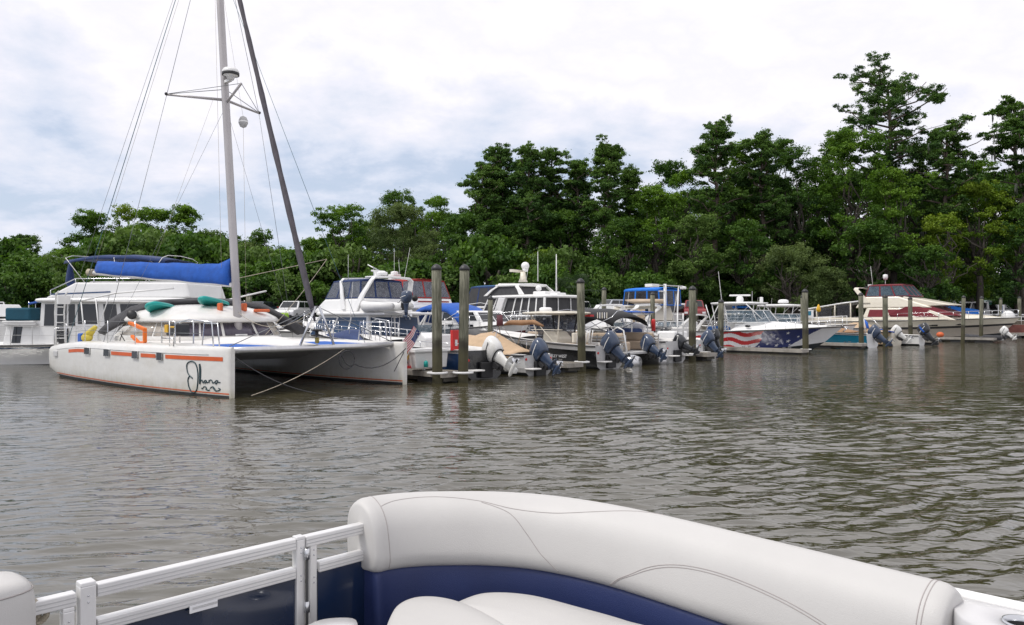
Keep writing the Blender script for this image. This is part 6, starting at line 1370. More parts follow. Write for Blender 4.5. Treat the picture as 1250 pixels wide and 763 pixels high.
# fence: runs from lower left to the seat, continues behind it and down the right side
def FL_(u): return Vector((-1.33 + .70 * u, 2.41 + .715 * u, 0))   # unit-ish steps along the fence
def flp(x): u = (x + 1.33) / .70; return Vector((x, 2.41 + .715 * u, 0))
def xfor(px): k = (px - 625) / 950; return (k * (2.41 + 1.33 * .715 / .70)) / (1 - k * .715 / .70)
def rail_box(xa, xb, z, h=.042, w=.036, name='rail', par=None):
    a, b = flp(xa), flp(xb); mb = MB(); a.z = b.z = z; mb.beam(a, b, w, h, railm); o = part(name, mb, par or own, bevel=.004)
    mb = MB(); d_ = (b - a).normalized(); n_ = Vector((d_.y, -d_.x, 0)) * (w / 2 + .0008)
    for dz in (-.007, .006): mb.beam(a + n_ + Vector((0, 0, dz)), b + n_ + Vector((0, 0, dz)), .002, .0035, liner)
    part('groove', mb, o); return o
def post(px, z1, w=.040, z0=DZ):
    p = flp(xfor(px)); mb = MB(); d_ = Vector((.70, .715, 0)).normalized(); n_ = Vector((d_.y, -d_.x, 0))
    q = [p + d_ * a * w / 2 + n_ * b * w / 2 for a, b in ((-1, -1), (1, -1), (1, 1), (-1, 1))]
    mb.add([(v.x, v.y, z0) for v in q] + [(v.x, v.y, z1) for v in q], [(3, 2, 1, 0), (4, 5, 6, 7), (0, 1, 5, 4), (1, 2, 6, 5), (2, 3, 7, 6), (3, 0, 4, 7)], railm)
    o = part('fence_post', mb, own, bevel=.004)
    for zz_ in (z1 - .03, z1 - .05, z1 - .135, z1 - .155):
        rv = MB(); c_ = p + n_ * (w / 2 + .001); rv.sphere((c_.x, c_.y, zz_), .0035, chrome, 8); part('rivet', rv, o)
    mb = MB(); c_ = Vector((p.x, p.y, z1)); mb.add([(v.x, v.y, z1 + .0005) for v in q] + [(c_.x + (v.x - c_.x) * .95, c_.y + (v.y - c_.y) * .95, z1 + .012) for v in q], [(4, 5, 6, 7), (0, 1, 5, 4), (1, 2, 6, 5), (2, 3, 7, 6), (3, 0, 4, 7)], railm); part('cap', mb, o, bevel=.003)
RZ, MZ = 1.243, 1.132
post(105, RZ + .022, .046); post(82, RZ - .045, .034); post(364.5, RZ + .012, .036); post(380.5, RZ - .008, .030)
rail_box(xfor(-60), xfor(91), RZ - .012); rail_box(xfor(117), xfor(359), RZ - .002); rail_box(xfor(371), xfor(452), RZ - .002)
rail_box(xfor(-60), xfor(60), MZ); rail_box(xfor(117), xfor(359), MZ, .040); rail_box(xfor(387), xfor(452), MZ - .0, .040)
for a, b in ((-60, 70), (112, 360), (387, 455)):
    pa, pb = flp(xfor(a)), flp(xfor(b)); mb = MB(); mb.beam((pa.x, pa.y, (DZ + MZ) / 2), (pb.x, pb.y, (DZ + MZ) / 2), .008, MZ - DZ - .02, paneln); part('fence_panel', mb, own)
pa, pb = flp(xfor(228)), flp(xfor(262)); n_ = Vector((.715, -.70, 0)) * .022
mb = MB(); mb.beam((pa.x + n_.x, pa.y + n_.y, MZ - .026), (pb.x + n_.x, pb.y + n_.y, MZ - .026), .003, .026, whist)
for k in range(9):
    q = pa.lerp(pb, .1 + k * .1); mb.beam((q.x + n_.x * 1.08, q.y + n_.y * 1.08, MZ - .024), (q.x + .006 + n_.x * 1.08, q.y + .006 + n_.y * 1.08, MZ - .024), .002, .008, liner)
part('label_plate', mb, own)
mb = MB(); q = flp(xfor(374)); mb.tube([(q.x + .01, q.y - .03, DZ), (q.x + .01, q.y - .03, RZ - .02)], .006, plastk, 6)
for z in (1.20, 1.0, .8): mb.tube([(q.x + .01, q.y - .03, z - .02), (q.x + .01, q.y - .03, z + .02)], .011, chrome, 8)
part('gate_hinge', mb, own)
# right-hand and far fence behind the seat
FR = [(-.47, 3.29), (-.28, 3.40), (-.05, 3.42), (.2, 3.33), (.45, 3.14), (.62, 2.96), (1.32, 2.20), (1.9, 1.56), (3.0, .35)]
FRs = spl([np.array(p) for p in FR], 5)
for z, nm in ((1.13, 'rail'), (.62, 'rail')):
    mb = MB(); mb.tube([(p[0], p[1], z) for p in FRs], .022, railm, 4); part(nm, mb, own)
mb = MB(); mb.loft([[(p[0], p[1], DZ), (p[0], p[1], 1.12)] for p in FRs], paneln, closed=False); part('fence_panel', mb, own, solid=.006)
mb = MB(); n8 = 0
mb.beam((1.27, 2.26, 1.293), (1.95, 1.62, 1.293), .05, .03, gelc); part('ledge_rail', mb, own, bevel=.008)
# deck, side skirt, pontoon tubes
DK = [(-2.6, 1.10), (-.42, 3.36), (-.25, 3.47), (-.04, 3.49), (.24, 3.38), (.50, 3.17), (3.4, .10), (.5, -3.2), (-5.2, -1.2)]
mb = MB(); mb.add([(x, y, DZ - .08) for x, y in DK] + [(x, y, DZ) for x, y in DK], [tuple(range(8, -1, -1)), tuple(range(9, 18))] + [(i, (i + 1) % 9, 9 + (i + 1) % 9, 9 + i) for i in range(9)], mat('deck_carpet', (.20, .20, .21), .9, var=.15, vscale=30)); part('deck', mb, own)
for off in (-1, 1):
    mb = MB(); c0 = Vector((.0 + off * .85 - .25, 2.75 - abs(off) * .55 + off * -.0, .18)); d_ = Vector((-.14, -1, 0)).normalized()
    mb.tube([c0 + Vector((0, 0, .1)), c0 + d_ * .25, c0 + d_ * .6, c0 + d_ * 5.2], [.05, .2, .28, .28], alum, 18); part('pontoon', mb, own)
# second seat corner at the far left with a rope over its edge
mb = MB(); rings = []
def sqr(cx, cy, hx_, hy_, z, rz=R(45), p=5, s_=1):
    o = []
    for k in range(32):
        a = 2 * math.pi * k / 32; c_, q_ = math.cos(a), math.sin(a); x = hx_ * s_ * abs(c_) ** (2 / p) * (1 if c_ > 0 else -1); y = hy_ * s_ * abs(q_) ** (2 / p) * (1 if q_ > 0 else -1)
        o.append((cx + x * math.cos(rz) - y * math.sin(rz), cy + x * math.sin(rz) + y * math.cos(rz), z))
    return o
for z, s_ in ((DZ, 1), (1.15, 1.0), (1.26, 1.0), (1.305, .99), (1.33, .965), (1.345, .91), (1.352, .8), (1.356, .3)): rings.append(sqr(-1.70, 1.99, .415, .12, z, R(45.5), 4, s_ if s_ > .5 else s_))
mb.loft(rings, vinw); s2 = part('left_seat', mb, own, label='off-white seat corner at the far left edge')
s2.name = 'corner_seat'
mb = MB(); rr_ = sqr(-1.70, 1.99, .415, .12, 1.318, R(45.5), 4, .983); mb.tube(rr_ + [rr_[0]], .0022, seam, 5); part('seam', mb, s2)
rp = MB(); q = flp(xfor(47)); ctr = Vector((q.x, q.y, RZ - .03))
pts = []
for k in range(70):
    a = k / 69 * 2 * math.pi * 3.3; pts.append(ctr + Vector((.012 * math.sin(a * .37) + .028 * math.cos(a) - .025 + .004 * k / 70, .030 * math.cos(a + .3) - .01 + .01 * math.sin(a * .5), .036 * math.sin(a))))
pts += [ctr + Vector((.0, -.03, -.05)), ctr + Vector((-.012, -.04, -.13)), ctr + Vector((-.02, -.04, -.24))]
rp.tube(pts, .0085, rope_m, 8); solo('mooring_rope', rp, 'tan rope wrapped round the silver rail beside the left seat corner', 'rope')
# ------------------------------------------------------------------ parked vehicles
def car(kind, color, x, y, rz, lab, cat_, z=1.62, sc=1.0):
    th = thing(kind, lab, cat_, (x, y, z), rz, 'vehicles parked behind the marina')
    pm = mat('paint_%s' % color[0], color[1], .25, coat=.6, var=.05, metal=color[2] if len(color) > 2 else 0)
    if kind == 'pickup_truck': L, H, W = 5.6, 1.9, 1.95; prof = [(-2.8, .45), (-2.8, 1.15), (-1.0, 1.18), (-.95, 1.2), (1.35, 1.2), (2.55, 1.08), (2.78, .9), (2.8, .45)]; gh = (-1.0, 1.35, -.75, .75, 1.2, 1.88)
    elif kind == 'van': L, H, W = 5.4, 2.2, 2.0; prof = [(-2.7, .4), (-2.7, 1.25), (1.6, 1.25), (2.6, 1.0), (2.7, .8), (2.7, .4)]; gh = (-2.65, 1.7, -2.6, .9, 1.25, 2.2)
    elif kind == 'suv': L, H, W = 4.8, 1.8, 1.95; prof = [(-2.4, .42), (-2.38, 1.12), (1.1, 1.12), (2.25, .98), (2.4, .78), (2.4, .42)]; gh = (-2.35, 1.1, -2.1, .35, 1.12, 1.78)
    else: L, H, W = 4.6, 1.5, 1.85; prof = [(-2.3, .38), (-2.28, .92), (-1.9, 1.0), (1.0, .98), (2.15, .82), (2.3, .62), (2.3, .38)]; gh = (-1.9, 1.1, -1.2, .3, .98, 1.46)
    c = MB(); c.prism(prof, -W / 2, W / 2, pm); b = part('body', c, th, bevel=.09)
    g = MB(); x0, x1, x2, x3, z0, z1 = gh
    g.add([(x0, -W * .46, z0), (x1, -W * .46, z0), (x1, W * .46, z0), (x0, W * .46, z0), (x2, -W * .38, z1), (x3, -W * .38, z1), (x3, W * .38, z1), (x2, W * .38, z1)], [(0, 1, 5, 4), (1, 2, 6, 5), (2, 3, 7, 6), (3, 0, 4, 7), (4, 5, 6, 7), (3, 2, 1, 0)], pm); part('cab', g, th, bevel=.08)
    Wl = frustum_walls((x0, x1, W * .92, z0), (x2, x3, W * .76, z1))
    for side in ('star', 'port', 'front', 'aft'):
        for uv in (((.06, .48, .12, .85), (.53, .93, .12, .85)) if side in ('star', 'port') else ((.07, .93, .1, .88),)):
            if kind == 'van' and side in ('star', 'port') and uv[0] < .5 and side == 'star': continue
            w = MB(); w.panel([p + Vector((0, 0, 0)) for p in Wl[side]], winblk, .02, uv); part('window', w, th)
    for wx in (-L * .31, L * .32):
        for sy in (-1, 1):
            M = Matrix.Translation((wx, sy * (W / 2 - .1), .35)) @ Euler((R(90), 0, 0)).to_matrix().to_4x4(); w = MB(); w.lathe([(.2, -.11), (.35, -.11), (.36, 0), (.35, .11), (.2, .11)], rubber, 18, M); wo2 = part('wheel', w, th); r_ = MB(); r_.lathe([(.2, -.115), (.22, -.12), (.06, -.1), (.01, -.1)] if sy > 0 else [(.2, .115), (.22, .12), (.06, .1), (.01, .1)], alum, 14, M); part('rim', r_, wo2)
    for sy in (-1, 1):
        h = MB(); h.box(L / 2 - .06, L / 2 + .015, sy * W * .40 - .17, sy * W * .40 + .13, .62, .8, whist); part('headlight', h, th, bevel=.02)
        h = MB(); h.box(-L / 2 - .015, -L / 2 + .04, sy * W * .41 - .1, sy * W * .41 + .1, .75, 1.0, redp); part('tail_light', h, th, bevel=.02)
    h = MB(); h.box(L / 2 - .05, L / 2 + .03, -W * .42, W * .42, .42, .56, plastk); part('bumper', h, th, bevel=.03)
    return th
CAR = [
 ('suv', ('white', (.7, .7, .7)), -19.6, 69.5, -95, 'white car parked nose-on between the catamaran mast and furled sail', 'car', 1.6),
 ('sedan', ('navy', (.02, .03, .05)), -23.0, 70.5, -100, 'dark blue car parked left of the white nose-on car', 'car', 1.9),
 ('pickup_truck', ('silver', (.38, .40, .44), .5), 9.0, 68.5, -150, 'silver pickup truck parked behind the black bimini', 'truck', 1.62),
 ('suv', ('white', (.7, .7, .7)), 5.3, 69.0, -120, 'white car parked left of the silver pickup truck', 'car', 1.6),
 ('suv', ('silver', (.38, .40, .44), .5), .2, 66.0, -90, 'silver car parked left of the lone front piling', 'car', 1.6),
 ('sedan', ('charcoal', (.04, .045, .05)), 3.2, 67.2, -90, 'dark car glimpsed beside the lone front piling', 'car', 1.75),
 ('van', ('white', (.7, .7, .7)), 13.2, 71.0, -160, 'white van parked right of the silver pickup truck', 'van', 1.0),
 ('pickup_truck', ('red', (.22, .012, .015)), 16.8, 72.0, -100, 'dark red truck parked behind the tall white mast frame', 'truck', 1.62),
 ('suv', ('charcoal', (.04, .045, .05)), 20.6, 74.5, -100, 'dark car parked right of the dark red truck', 'car', 1.6),
 ('van', ('white', (.7, .7, .7)), 53.5, 92.5, 170, 'white van beside the blue tarp behind the cream yacht bow', 'van', 1.5),
 ('sedan', ('charcoal', (.04, .045, .05)), 57.6, 92.0, -90, 'dark car parked right of the far white van', 'car', 1.9),
 ('suv', ('silver', (.38, .40, .44), .5), 57.0, 96, -90, 'grey car parked left of the green portable toilet', 'car', 1.9),
 ('suv', ('white', (.7, .7, .7)), -48.5, 73, -60, 'white car parked beyond the houseboat stern', 'car', 1.6),
]
for a in CAR: car(*a)
tp = thing('tarp_covered_boat', 'boat under a bright blue tarp behind the cream yacht foredeck', 'boat', (47.2, 84.5, 1.6), 5)
c = MB(); c.loft([[(x, w * f, .2 + h_ * (1 - abs(f) ** 1.6)) for f in (-1, -.7, -.3, 0, .3, .7, 1)] for x, w, h_ in ((-3.6, .9, .7), (-2.6, 1.1, 1.7), (-.5, 1.2, 1.5), (1.5, 1.1, 1.2), (3.2, .7, 1.0), (4.2, .15, .8))], canvc, closed=False); part('tarp', c, tp, solid=.04)
c = MB(); c.box(-3, 3, -.7, .7, .1, .6, gelc); part('hull', c, tp, bevel=.1)
tl = thing('portable_toilet', 'dark green portable toilet by the trees at the right', 'portable toilet', (63.2, 104, 1.8), 195)
grn = mat('toilet_green', (.012, .07, .06), .5, var=.15)
c = MB(); c.box(-.56, .56, -.56, .56, .08, 2.05, grn); part('cabin', c, tl, bevel=.04)
c = MB(); c.prism([(-.6, 2.05), (.6, 2.05), (.5, 2.2), (.2, 2.32), (-.2, 2.32), (-.5, 2.2)], -.6, .6, mat('toilet_roof', (.2, .25, .25), .6)); part('roof', c, tl, bevel=.02)
c = MB(); c.box(-.42, .42, .565, .60, .15, 1.95, grn); c.box(-.2, .2, .60, .61, 1.3, 1.5, whist); part('door', c, tl, bevel=.01)
sh = thing('storage_shed', 'small grey-roofed shed between the far white van and the green portable toilet', 'shed', (58.8, 104, 1.8), 10)
c = MB(); c.box(-2, 2, -1.5, 1.5, 0, 1.9, mat('shed_wall', (.18, .15, .12), .9, var=.2)); part('wall', c, sh); c = MB(); c.prism([(-2.2, 1.9), (2.2, 1.9), (1.6, 2.4), (-1.6, 2.4)], -1.7, 1.7, mat('shed_roof', (.28, .28, .27), .8, var=.1)); part('roof', c, sh)
c = MB(); c.box(-.7, -.1, -1.55, -1.5, .05, 1.7, plastk); part('door', c, sh)
tr_ = thing('boat_trailer', 'silver tandem-axle boat trailer parked by the right edge', 'trailer', (52.6, 80.5, 1.55), 3)
c = MB()
for y in (-.8, .8): c.beam((-4.5, y, .62), (6.8, y, .62), .09, .14, alum)
for x in (-4.5, -2.6, -1, .6, 2.2, 3.8, 6.6): c.beam((x, -.8, .62), (x, .8, .62), .08, .1, alum)
c.beam((6.8, -.8, .62), (8.5, 0, .6), .09, .12, alum); c.beam((6.8, .8, .62), (8.5, 0, .6), .09, .12, alum); part('frame', c, tr_)
for x in (3.2, 4.1):
    for y in (-1.05, 1.05):
        M = Matrix.Translation((x, y, .33)) @ Euler((R(90), 0, 0)).to_matrix().to_4x4(); w = MB(); w.lathe([(.18, -.1), (.32, -.1), (.33, 0), (.32, .1), (.18, .1)], rubber, 16, M); wo2 = part('wheel', w, tr_); r_ = MB(); r_.lathe([(.01, .09), (.14, .1), (.19, .11), (.19, -.11), (.14, -.1), (.01, -.09)], whist, 14, M); part('rim', r_, wo2)
for y in (-1.05, 1.05):
    c = MB(); c.loft([[(3.65 + .95 * math.cos(a) * k, y - .14, .38 + .42 * math.sin(a) ** .6 * k) for k in (1,)] + [(3.65 + .95 * math.cos(a), y + .14, .38 + .42 * math.sin(a) ** .6)] for a in np.linspace(0.01, math.pi - .01, 10)], alum, closed=False); part('mudguard', c, tr_, solid=.02)
sg_ = thing('notice_sign', 'small blue and white notice board behind the piling at the cream yacht bow', 'sign', (52.8, 84, 1.55), 0)
c = MB(); c.box(-.35, .35, -.02, .02, .7, 1.7, whist); c.box(-.2, .15, -.03, -.02, .8, 1.6, blueg); part('board', c, sg_); c = MB(); c.box(-.04, .04, -.0, .06, 0, .7, wood); part('post', c, sg_)
bp_ = MB(); bp_.sphere((0, 0, 0), .62, plastw, 12, (1, 1, 1.1)); bp_.sphere((.35, .1, -.25), .4, plastw, 10); solo('bagged_bundle', bp_, 'white bagged bundle perched near the cream yacht bow', 'bundle', (48.2, 75.6, 1.9))

# ------------------------------------------------------------------ trees
def leafmat(name, dark, mid, light, trans=.28):
    m = bpy.data.materials.new(name); m.use_nodes = True; t = m.node_tree; t.nodes.clear()
    at = N(t, 'ShaderNodeAttribute', attribute_name='tint'); oi = N(t, 'ShaderNodeObjectInfo')
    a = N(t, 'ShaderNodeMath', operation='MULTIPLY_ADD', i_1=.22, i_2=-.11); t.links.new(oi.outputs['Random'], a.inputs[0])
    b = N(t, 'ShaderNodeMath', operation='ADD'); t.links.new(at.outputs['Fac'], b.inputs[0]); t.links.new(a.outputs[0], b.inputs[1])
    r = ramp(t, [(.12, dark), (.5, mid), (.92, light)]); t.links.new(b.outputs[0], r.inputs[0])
    d = N(t, 'ShaderNodeBsdfPrincipled', i_Roughness=.62); d.inputs['Specular IOR Level'].default_value = .25; t.links.new(r.outputs[0], d.inputs['Base Color'])
    tl_ = N(t, 'ShaderNodeBsdfTranslucent'); hs = N(t, 'ShaderNodeHueSaturation', i_Value=1.5, i_Saturation=1.1); t.links.new(r.outputs[0], hs.inputs['Color']); t.links.new(hs.outputs[0], tl_.inputs[0])
    mx__ = N(t, 'ShaderNodeMixShader', i_0=trans); o = N(t, 'ShaderNodeOutputMaterial'); t.links.new(d.outputs[0], mx__.inputs[1]); t.links.new(tl_.outputs[0], mx__.inputs[2]); t.links.new(mx__.outputs[0], o.inputs[0]); return m
LM = {'oak': leafmat('oak_leaves', (.030, .072, .010), (.080, .165, .018), (.15, .26, .030)),
      'dark': leafmat('dark_leaves', (.020, .052, .012), (.050, .112, .018), (.10, .185, .028)),
      'pine': leafmat('pine_needles', (.024, .062, .016), (.062, .130, .026), (.12, .21, .036), .26),
      'lime': leafmat('yellowgreen_leaves', (.040, .085, .008), (.105, .185, .014), (.19, .27, .03), .30),
      'willow': leafmat('willow_leaves', (.040, .066, .020), (.085, .128, .040), (.145, .20, .060), .3),
      'bush': leafmat('bush_leaves', (.026, .060, .014), (.065, .125, .025), (.125, .20, .045)),
      'palm': leafmat('palm_leaves', (.03, .055, .018), (.08, .115, .035), (.15, .18, .06))}
bark = mat('pine_bark', (.11, .085, .07), .95, var=.35, vscale=3, stretch=(4, 4, .6), bump=.6, bscale=8)
barkd = mat('oak_bark', (.07, .06, .05), .95, var=.35, vscale=3, stretch=(4, 4, .6), bump=.6, bscale=8)
mossm = mat('spanish_moss', (.13, .14, .12), .95, var=.3)
def crown_mesh(name, cl, nleaf, size, m, rng, flat=.0, asp=1.7):
    """cl: array of clumps (x,y,z,rx,ry,rz,tint). leaves on the shells of the clumps"""
    cl = np.array(cl, float); ns = 7
    dd = rng.normal(size=(len(cl), ns, 3)); dd /= np.linalg.norm(dd, axis=2)[:, :, None]; dd[:, :, 2] *= .8
    sub_ = np.repeat(cl[:, None, :], ns, 1).copy(); sub_[:, :, :3] += dd * cl[:, None, 3:6] * rng.uniform(.55, 1.0, (len(cl), ns, 1))
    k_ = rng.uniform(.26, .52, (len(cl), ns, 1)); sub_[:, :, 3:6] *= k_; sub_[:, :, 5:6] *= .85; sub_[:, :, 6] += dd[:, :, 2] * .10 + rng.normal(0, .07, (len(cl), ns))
    cl = sub_.reshape(-1, 7); vol = (cl[:, 3] * cl[:, 4]) ** .9; idx = rng.choice(len(cl), nleaf, p=vol / vol.sum())
    c = cl[idx]; d = rng.normal(size=(nleaf, 3)); d /= np.linalg.norm(d, axis=1)[:, None]
    rad = rng.uniform(.1, 1.15, nleaf) ** .6; stray = rng.uniform(size=nleaf) < .12; rad = np.where(stray, rad * rng.uniform(1.2, 2.3, nleaf), rad)
    pos = c[:, :3] + d * rad[:, None] * c[:, 3:6]
    nrm = d * .6 + rng.normal(size=(nleaf, 3)) * .55 + np.array([0, 0, .55 + flat]); nrm /= np.linalg.norm(nrm, axis=1)[:, None]
    a = np.cross(nrm, rng.normal(size=(nleaf, 3))); a /= np.linalg.norm(a, axis=1)[:, None] + 1e-9; b = np.cross(nrm, a)
    s_ = size * rng.uniform(.55, 1.35, nleaf)[:, None]
    bend = nrm * s_ * .22
    v = np.stack([pos - a * s_ * .5 * asp ** .5, pos - b * s_ * .5 / asp ** .5 + bend, pos + a * s_ * .5 * asp ** .5, pos + b * s_ * .5 / asp ** .5 + bend], 1).reshape(-1, 3)
    me = bpy.data.meshes.new(name); me.vertices.add(nleaf * 4); me.vertices.foreach_set('co', v.ravel()); me.loops.add(nleaf * 4); me.loops.foreach_set('vertex_index', np.arange(nleaf * 4, dtype=np.int32))
    me.polygons.add(nleaf); me.polygons.foreach_set('loop_start', np.arange(0, nleaf * 4, 4, dtype=np.int32)); me.polygons.foreach_set('loop_total', np.full(nleaf, 4, np.int32))
    at = me.attributes.new('tint', 'FLOAT', 'FACE'); at.data.foreach_set('value', np.clip(c[:, 6] + rng.normal(0, .10, nleaf), 0, 1))
    me.materials.append(m); me.update(); me.validate(); return me
def branch(mb, a, b, r0, r1, m, rng, wob=.06, n=6):
    a, b = np.array(a, float), np.array(b, float); L_ = np.linalg.norm(b - a); pts = []
    for k in range(n + 1):
        u = k / n; p = a + (b - a) * u + (rng.normal(size=3) * wob * L_ * math.sin(math.pi * u) * np.array([1, 1, .4])); pts.append(p)
    mb.tube(pts, [r0 + (r1 - r0) * k / n for k in range(n + 1)], m, 6); return pts
def tree(kind, px, top, Y, wpx, seed, lab, cat_='tree', leaf=None, dens=1.0, group=None, name=None, base=None, low=.25, opens=.0, moss=0, clump=None, crownw=0.):
    rng = np.random.default_rng(seed); X = (px - 625) / 950 * Y; zb = 1.5 if base is None else base
    H = 2.1 + (385 - top) * Y / 950 - zb; W = wpx * Y / 950 / 2
    nm = name or {'pine': 'pine_tree', 'broad': 'broadleaf_tree', 'bush': 'shrub', 'willow': 'willow_tree'}[kind]
    th = thing(nm, lab, cat_, (X, Y, zb), float(rng.uniform(0, 360)) if kind == 'bush' else 0, group)
    tb = MB(); cl = []; bk = bark if kind == 'pine' else barkd
    lm = LM[leaf or {'pine': 'pine', 'broad': 'oak', 'bush': 'bush', 'willow': 'willow'}[kind]]
    lean = rng.normal(0, .02, 2) * H
    if kind == 'pine':
        tr0 = .016 * H + .08; path = branch(tb, (0, 0, -.3), (lean[0], lean[1], H * .93), tr0, tr0 * .22, bk, rng, .012, 10)
        def at(u): 
            k = min(9.999, u * 10); i = int(k); f = k - i; return path[i] * (1 - f) + path[i + 1] * f
        n = int(13 + H * .55)
        for k in range(n):
            v = ((k + rng.uniform(0, 1)) / n) ** .8; u = low + (1 - low) * v; p = at(min(.99, u))
            reach = W * (1.0 - .62 * max(0, v - .55) / .45) * (.62 + .38 * min(1, v / .35)) * (1 + crownw * v) * rng.uniform(.5, 1.1); az = k * 2.4 + rng.uniform(-.6, .6)
            e = p + np.array([math.cos(az) * reach, math.sin(az) * reach, reach * rng.uniform(.10, .45) + .05 * H * v]); br = branch(tb, p, e, .055 + .008 * H * (1 - v * .6) * .5, .035, bk, rng, .10, 5)
            for q in range(int(3 + reach * .8)):
                f = rng.uniform(.35, 1.0); b_ = br[int(f * 5)]; tip = b_ + rng.normal(0, 1, 3) * np.array([.55, .55, .28]) * (.6 + .18 * reach) + np.array([0, 0, .35])
                if q < 3: tb.tube([b_, tip], [.035, .015], bk, 4)
                r = (clump or .78) * rng.uniform(.6, 1.3)
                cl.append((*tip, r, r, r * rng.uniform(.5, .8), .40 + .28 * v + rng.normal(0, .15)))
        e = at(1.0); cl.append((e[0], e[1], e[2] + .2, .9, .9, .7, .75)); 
        nl = int(len(cl) * 480 * dens); size = .155
    else:
        tr0 = .02 * H + .12
        fk = .32 if kind == 'broad' else .15; f0 = np.array([lean[0] * .3, lean[1] * .3, H * fk]); branch(tb, (0, 0, -.3), f0, tr0, tr0 * .75, bk, rng, .02, 5)
        nlimb = 9 if kind != 'bush' else 6; ends = []
        for k in range(nlimb):
            az = k * 2.4 + rng.uniform(-.4, .4); el = rng.uniform(.25, 1.0); rr = W * .62 * (1.15 - el * .75); e = np.array([math.cos(az) * rr, math.sin(az) * rr, H * (fk + (.88 - fk) * el)])
            pp = branch(tb, f0, e, tr0 * .45, .05, bk, rng, .07, 6); ends.append(e)
            for q in range(2): e2 = pp[3 + q] + np.array([rng.normal(0, W * .3), rng.normal(0, W * .3), rng.uniform(.05, .14) * H]); branch(tb, pp[2 + q], e2, .08, .03, bk, rng, .06, 4)
        n = int((46 if kind != 'bush' else 26) * (1 + W * H / 160)); lo = {'broad': .16, 'bush': .02, 'willow': .05}[kind] if low == .25 else low
        for k in range(n):
            v = rng.uniform(0, 1) ** .8; z = H * (lo + (1 - lo) * v)
            prof = (math.sin(math.pi * min(1, .20 + .74 * v)) ** .55) if kind != 'bush' else math.sqrt(max(.05, 1 - v * v * .9))
            az = rng.uniform(0, 2 * math.pi); ro = W * prof * math.sqrt(rng.uniform(.12, 1.0)) * rng.uniform(.78, 1.0)
            r = (clump or (.13 * W + .55)) * rng.uniform(.55, 1.25)
            z = min(z, H - r * .55)
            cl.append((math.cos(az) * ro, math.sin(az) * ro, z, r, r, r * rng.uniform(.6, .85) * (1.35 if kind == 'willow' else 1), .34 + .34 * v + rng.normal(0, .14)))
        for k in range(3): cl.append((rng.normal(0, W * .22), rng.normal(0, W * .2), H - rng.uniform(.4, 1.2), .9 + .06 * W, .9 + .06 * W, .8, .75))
        area = sum(c[3] ** 2 for c in cl); nl = int(area * 250 * dens); size = {'broad': .185, 'bush': .19, 'willow': .15}[kind]; nl = int(nl * (1.5 if kind == 'willow' else 1))
        if opens: 
            cl = [c for c in cl if rng.uniform() > opens]
    nl = min(nl, 60000)
    part('trunk', tb, th)
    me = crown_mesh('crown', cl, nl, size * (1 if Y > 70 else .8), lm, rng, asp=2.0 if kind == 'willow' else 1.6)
    o = bpy.data.objects.new('crown', me); col.objects.link(o); o.parent = th
    if moss:
        mb = MB()
        for k in range(moss):
            c = cl[int(rng.integers(len(cl)))]; x, y, z = c[0] + rng.normal(0, c[3] * .5), c[1] + rng.normal(0, c[3] * .5), c[2] - c[5] * .4; l = rng.uniform(.5, 1.7)
            for q in range(4): dx_, dy_ = rng.normal(0, .12, 2); mb.tube([(x + dx_, y + dy_, z), (x + dx_ * 1.6, y + dy_, z - l * .5), (x + dx_ * 1.3, y + dy_ * 1.5, z - l * rng.uniform(.7, 1))], [.035, .045, .01], mossm, 4)
        part('hanging_moss', mb, th)['kind'] = 'stuff'
    return th
BK = 'round-crowned trees along the left shore'
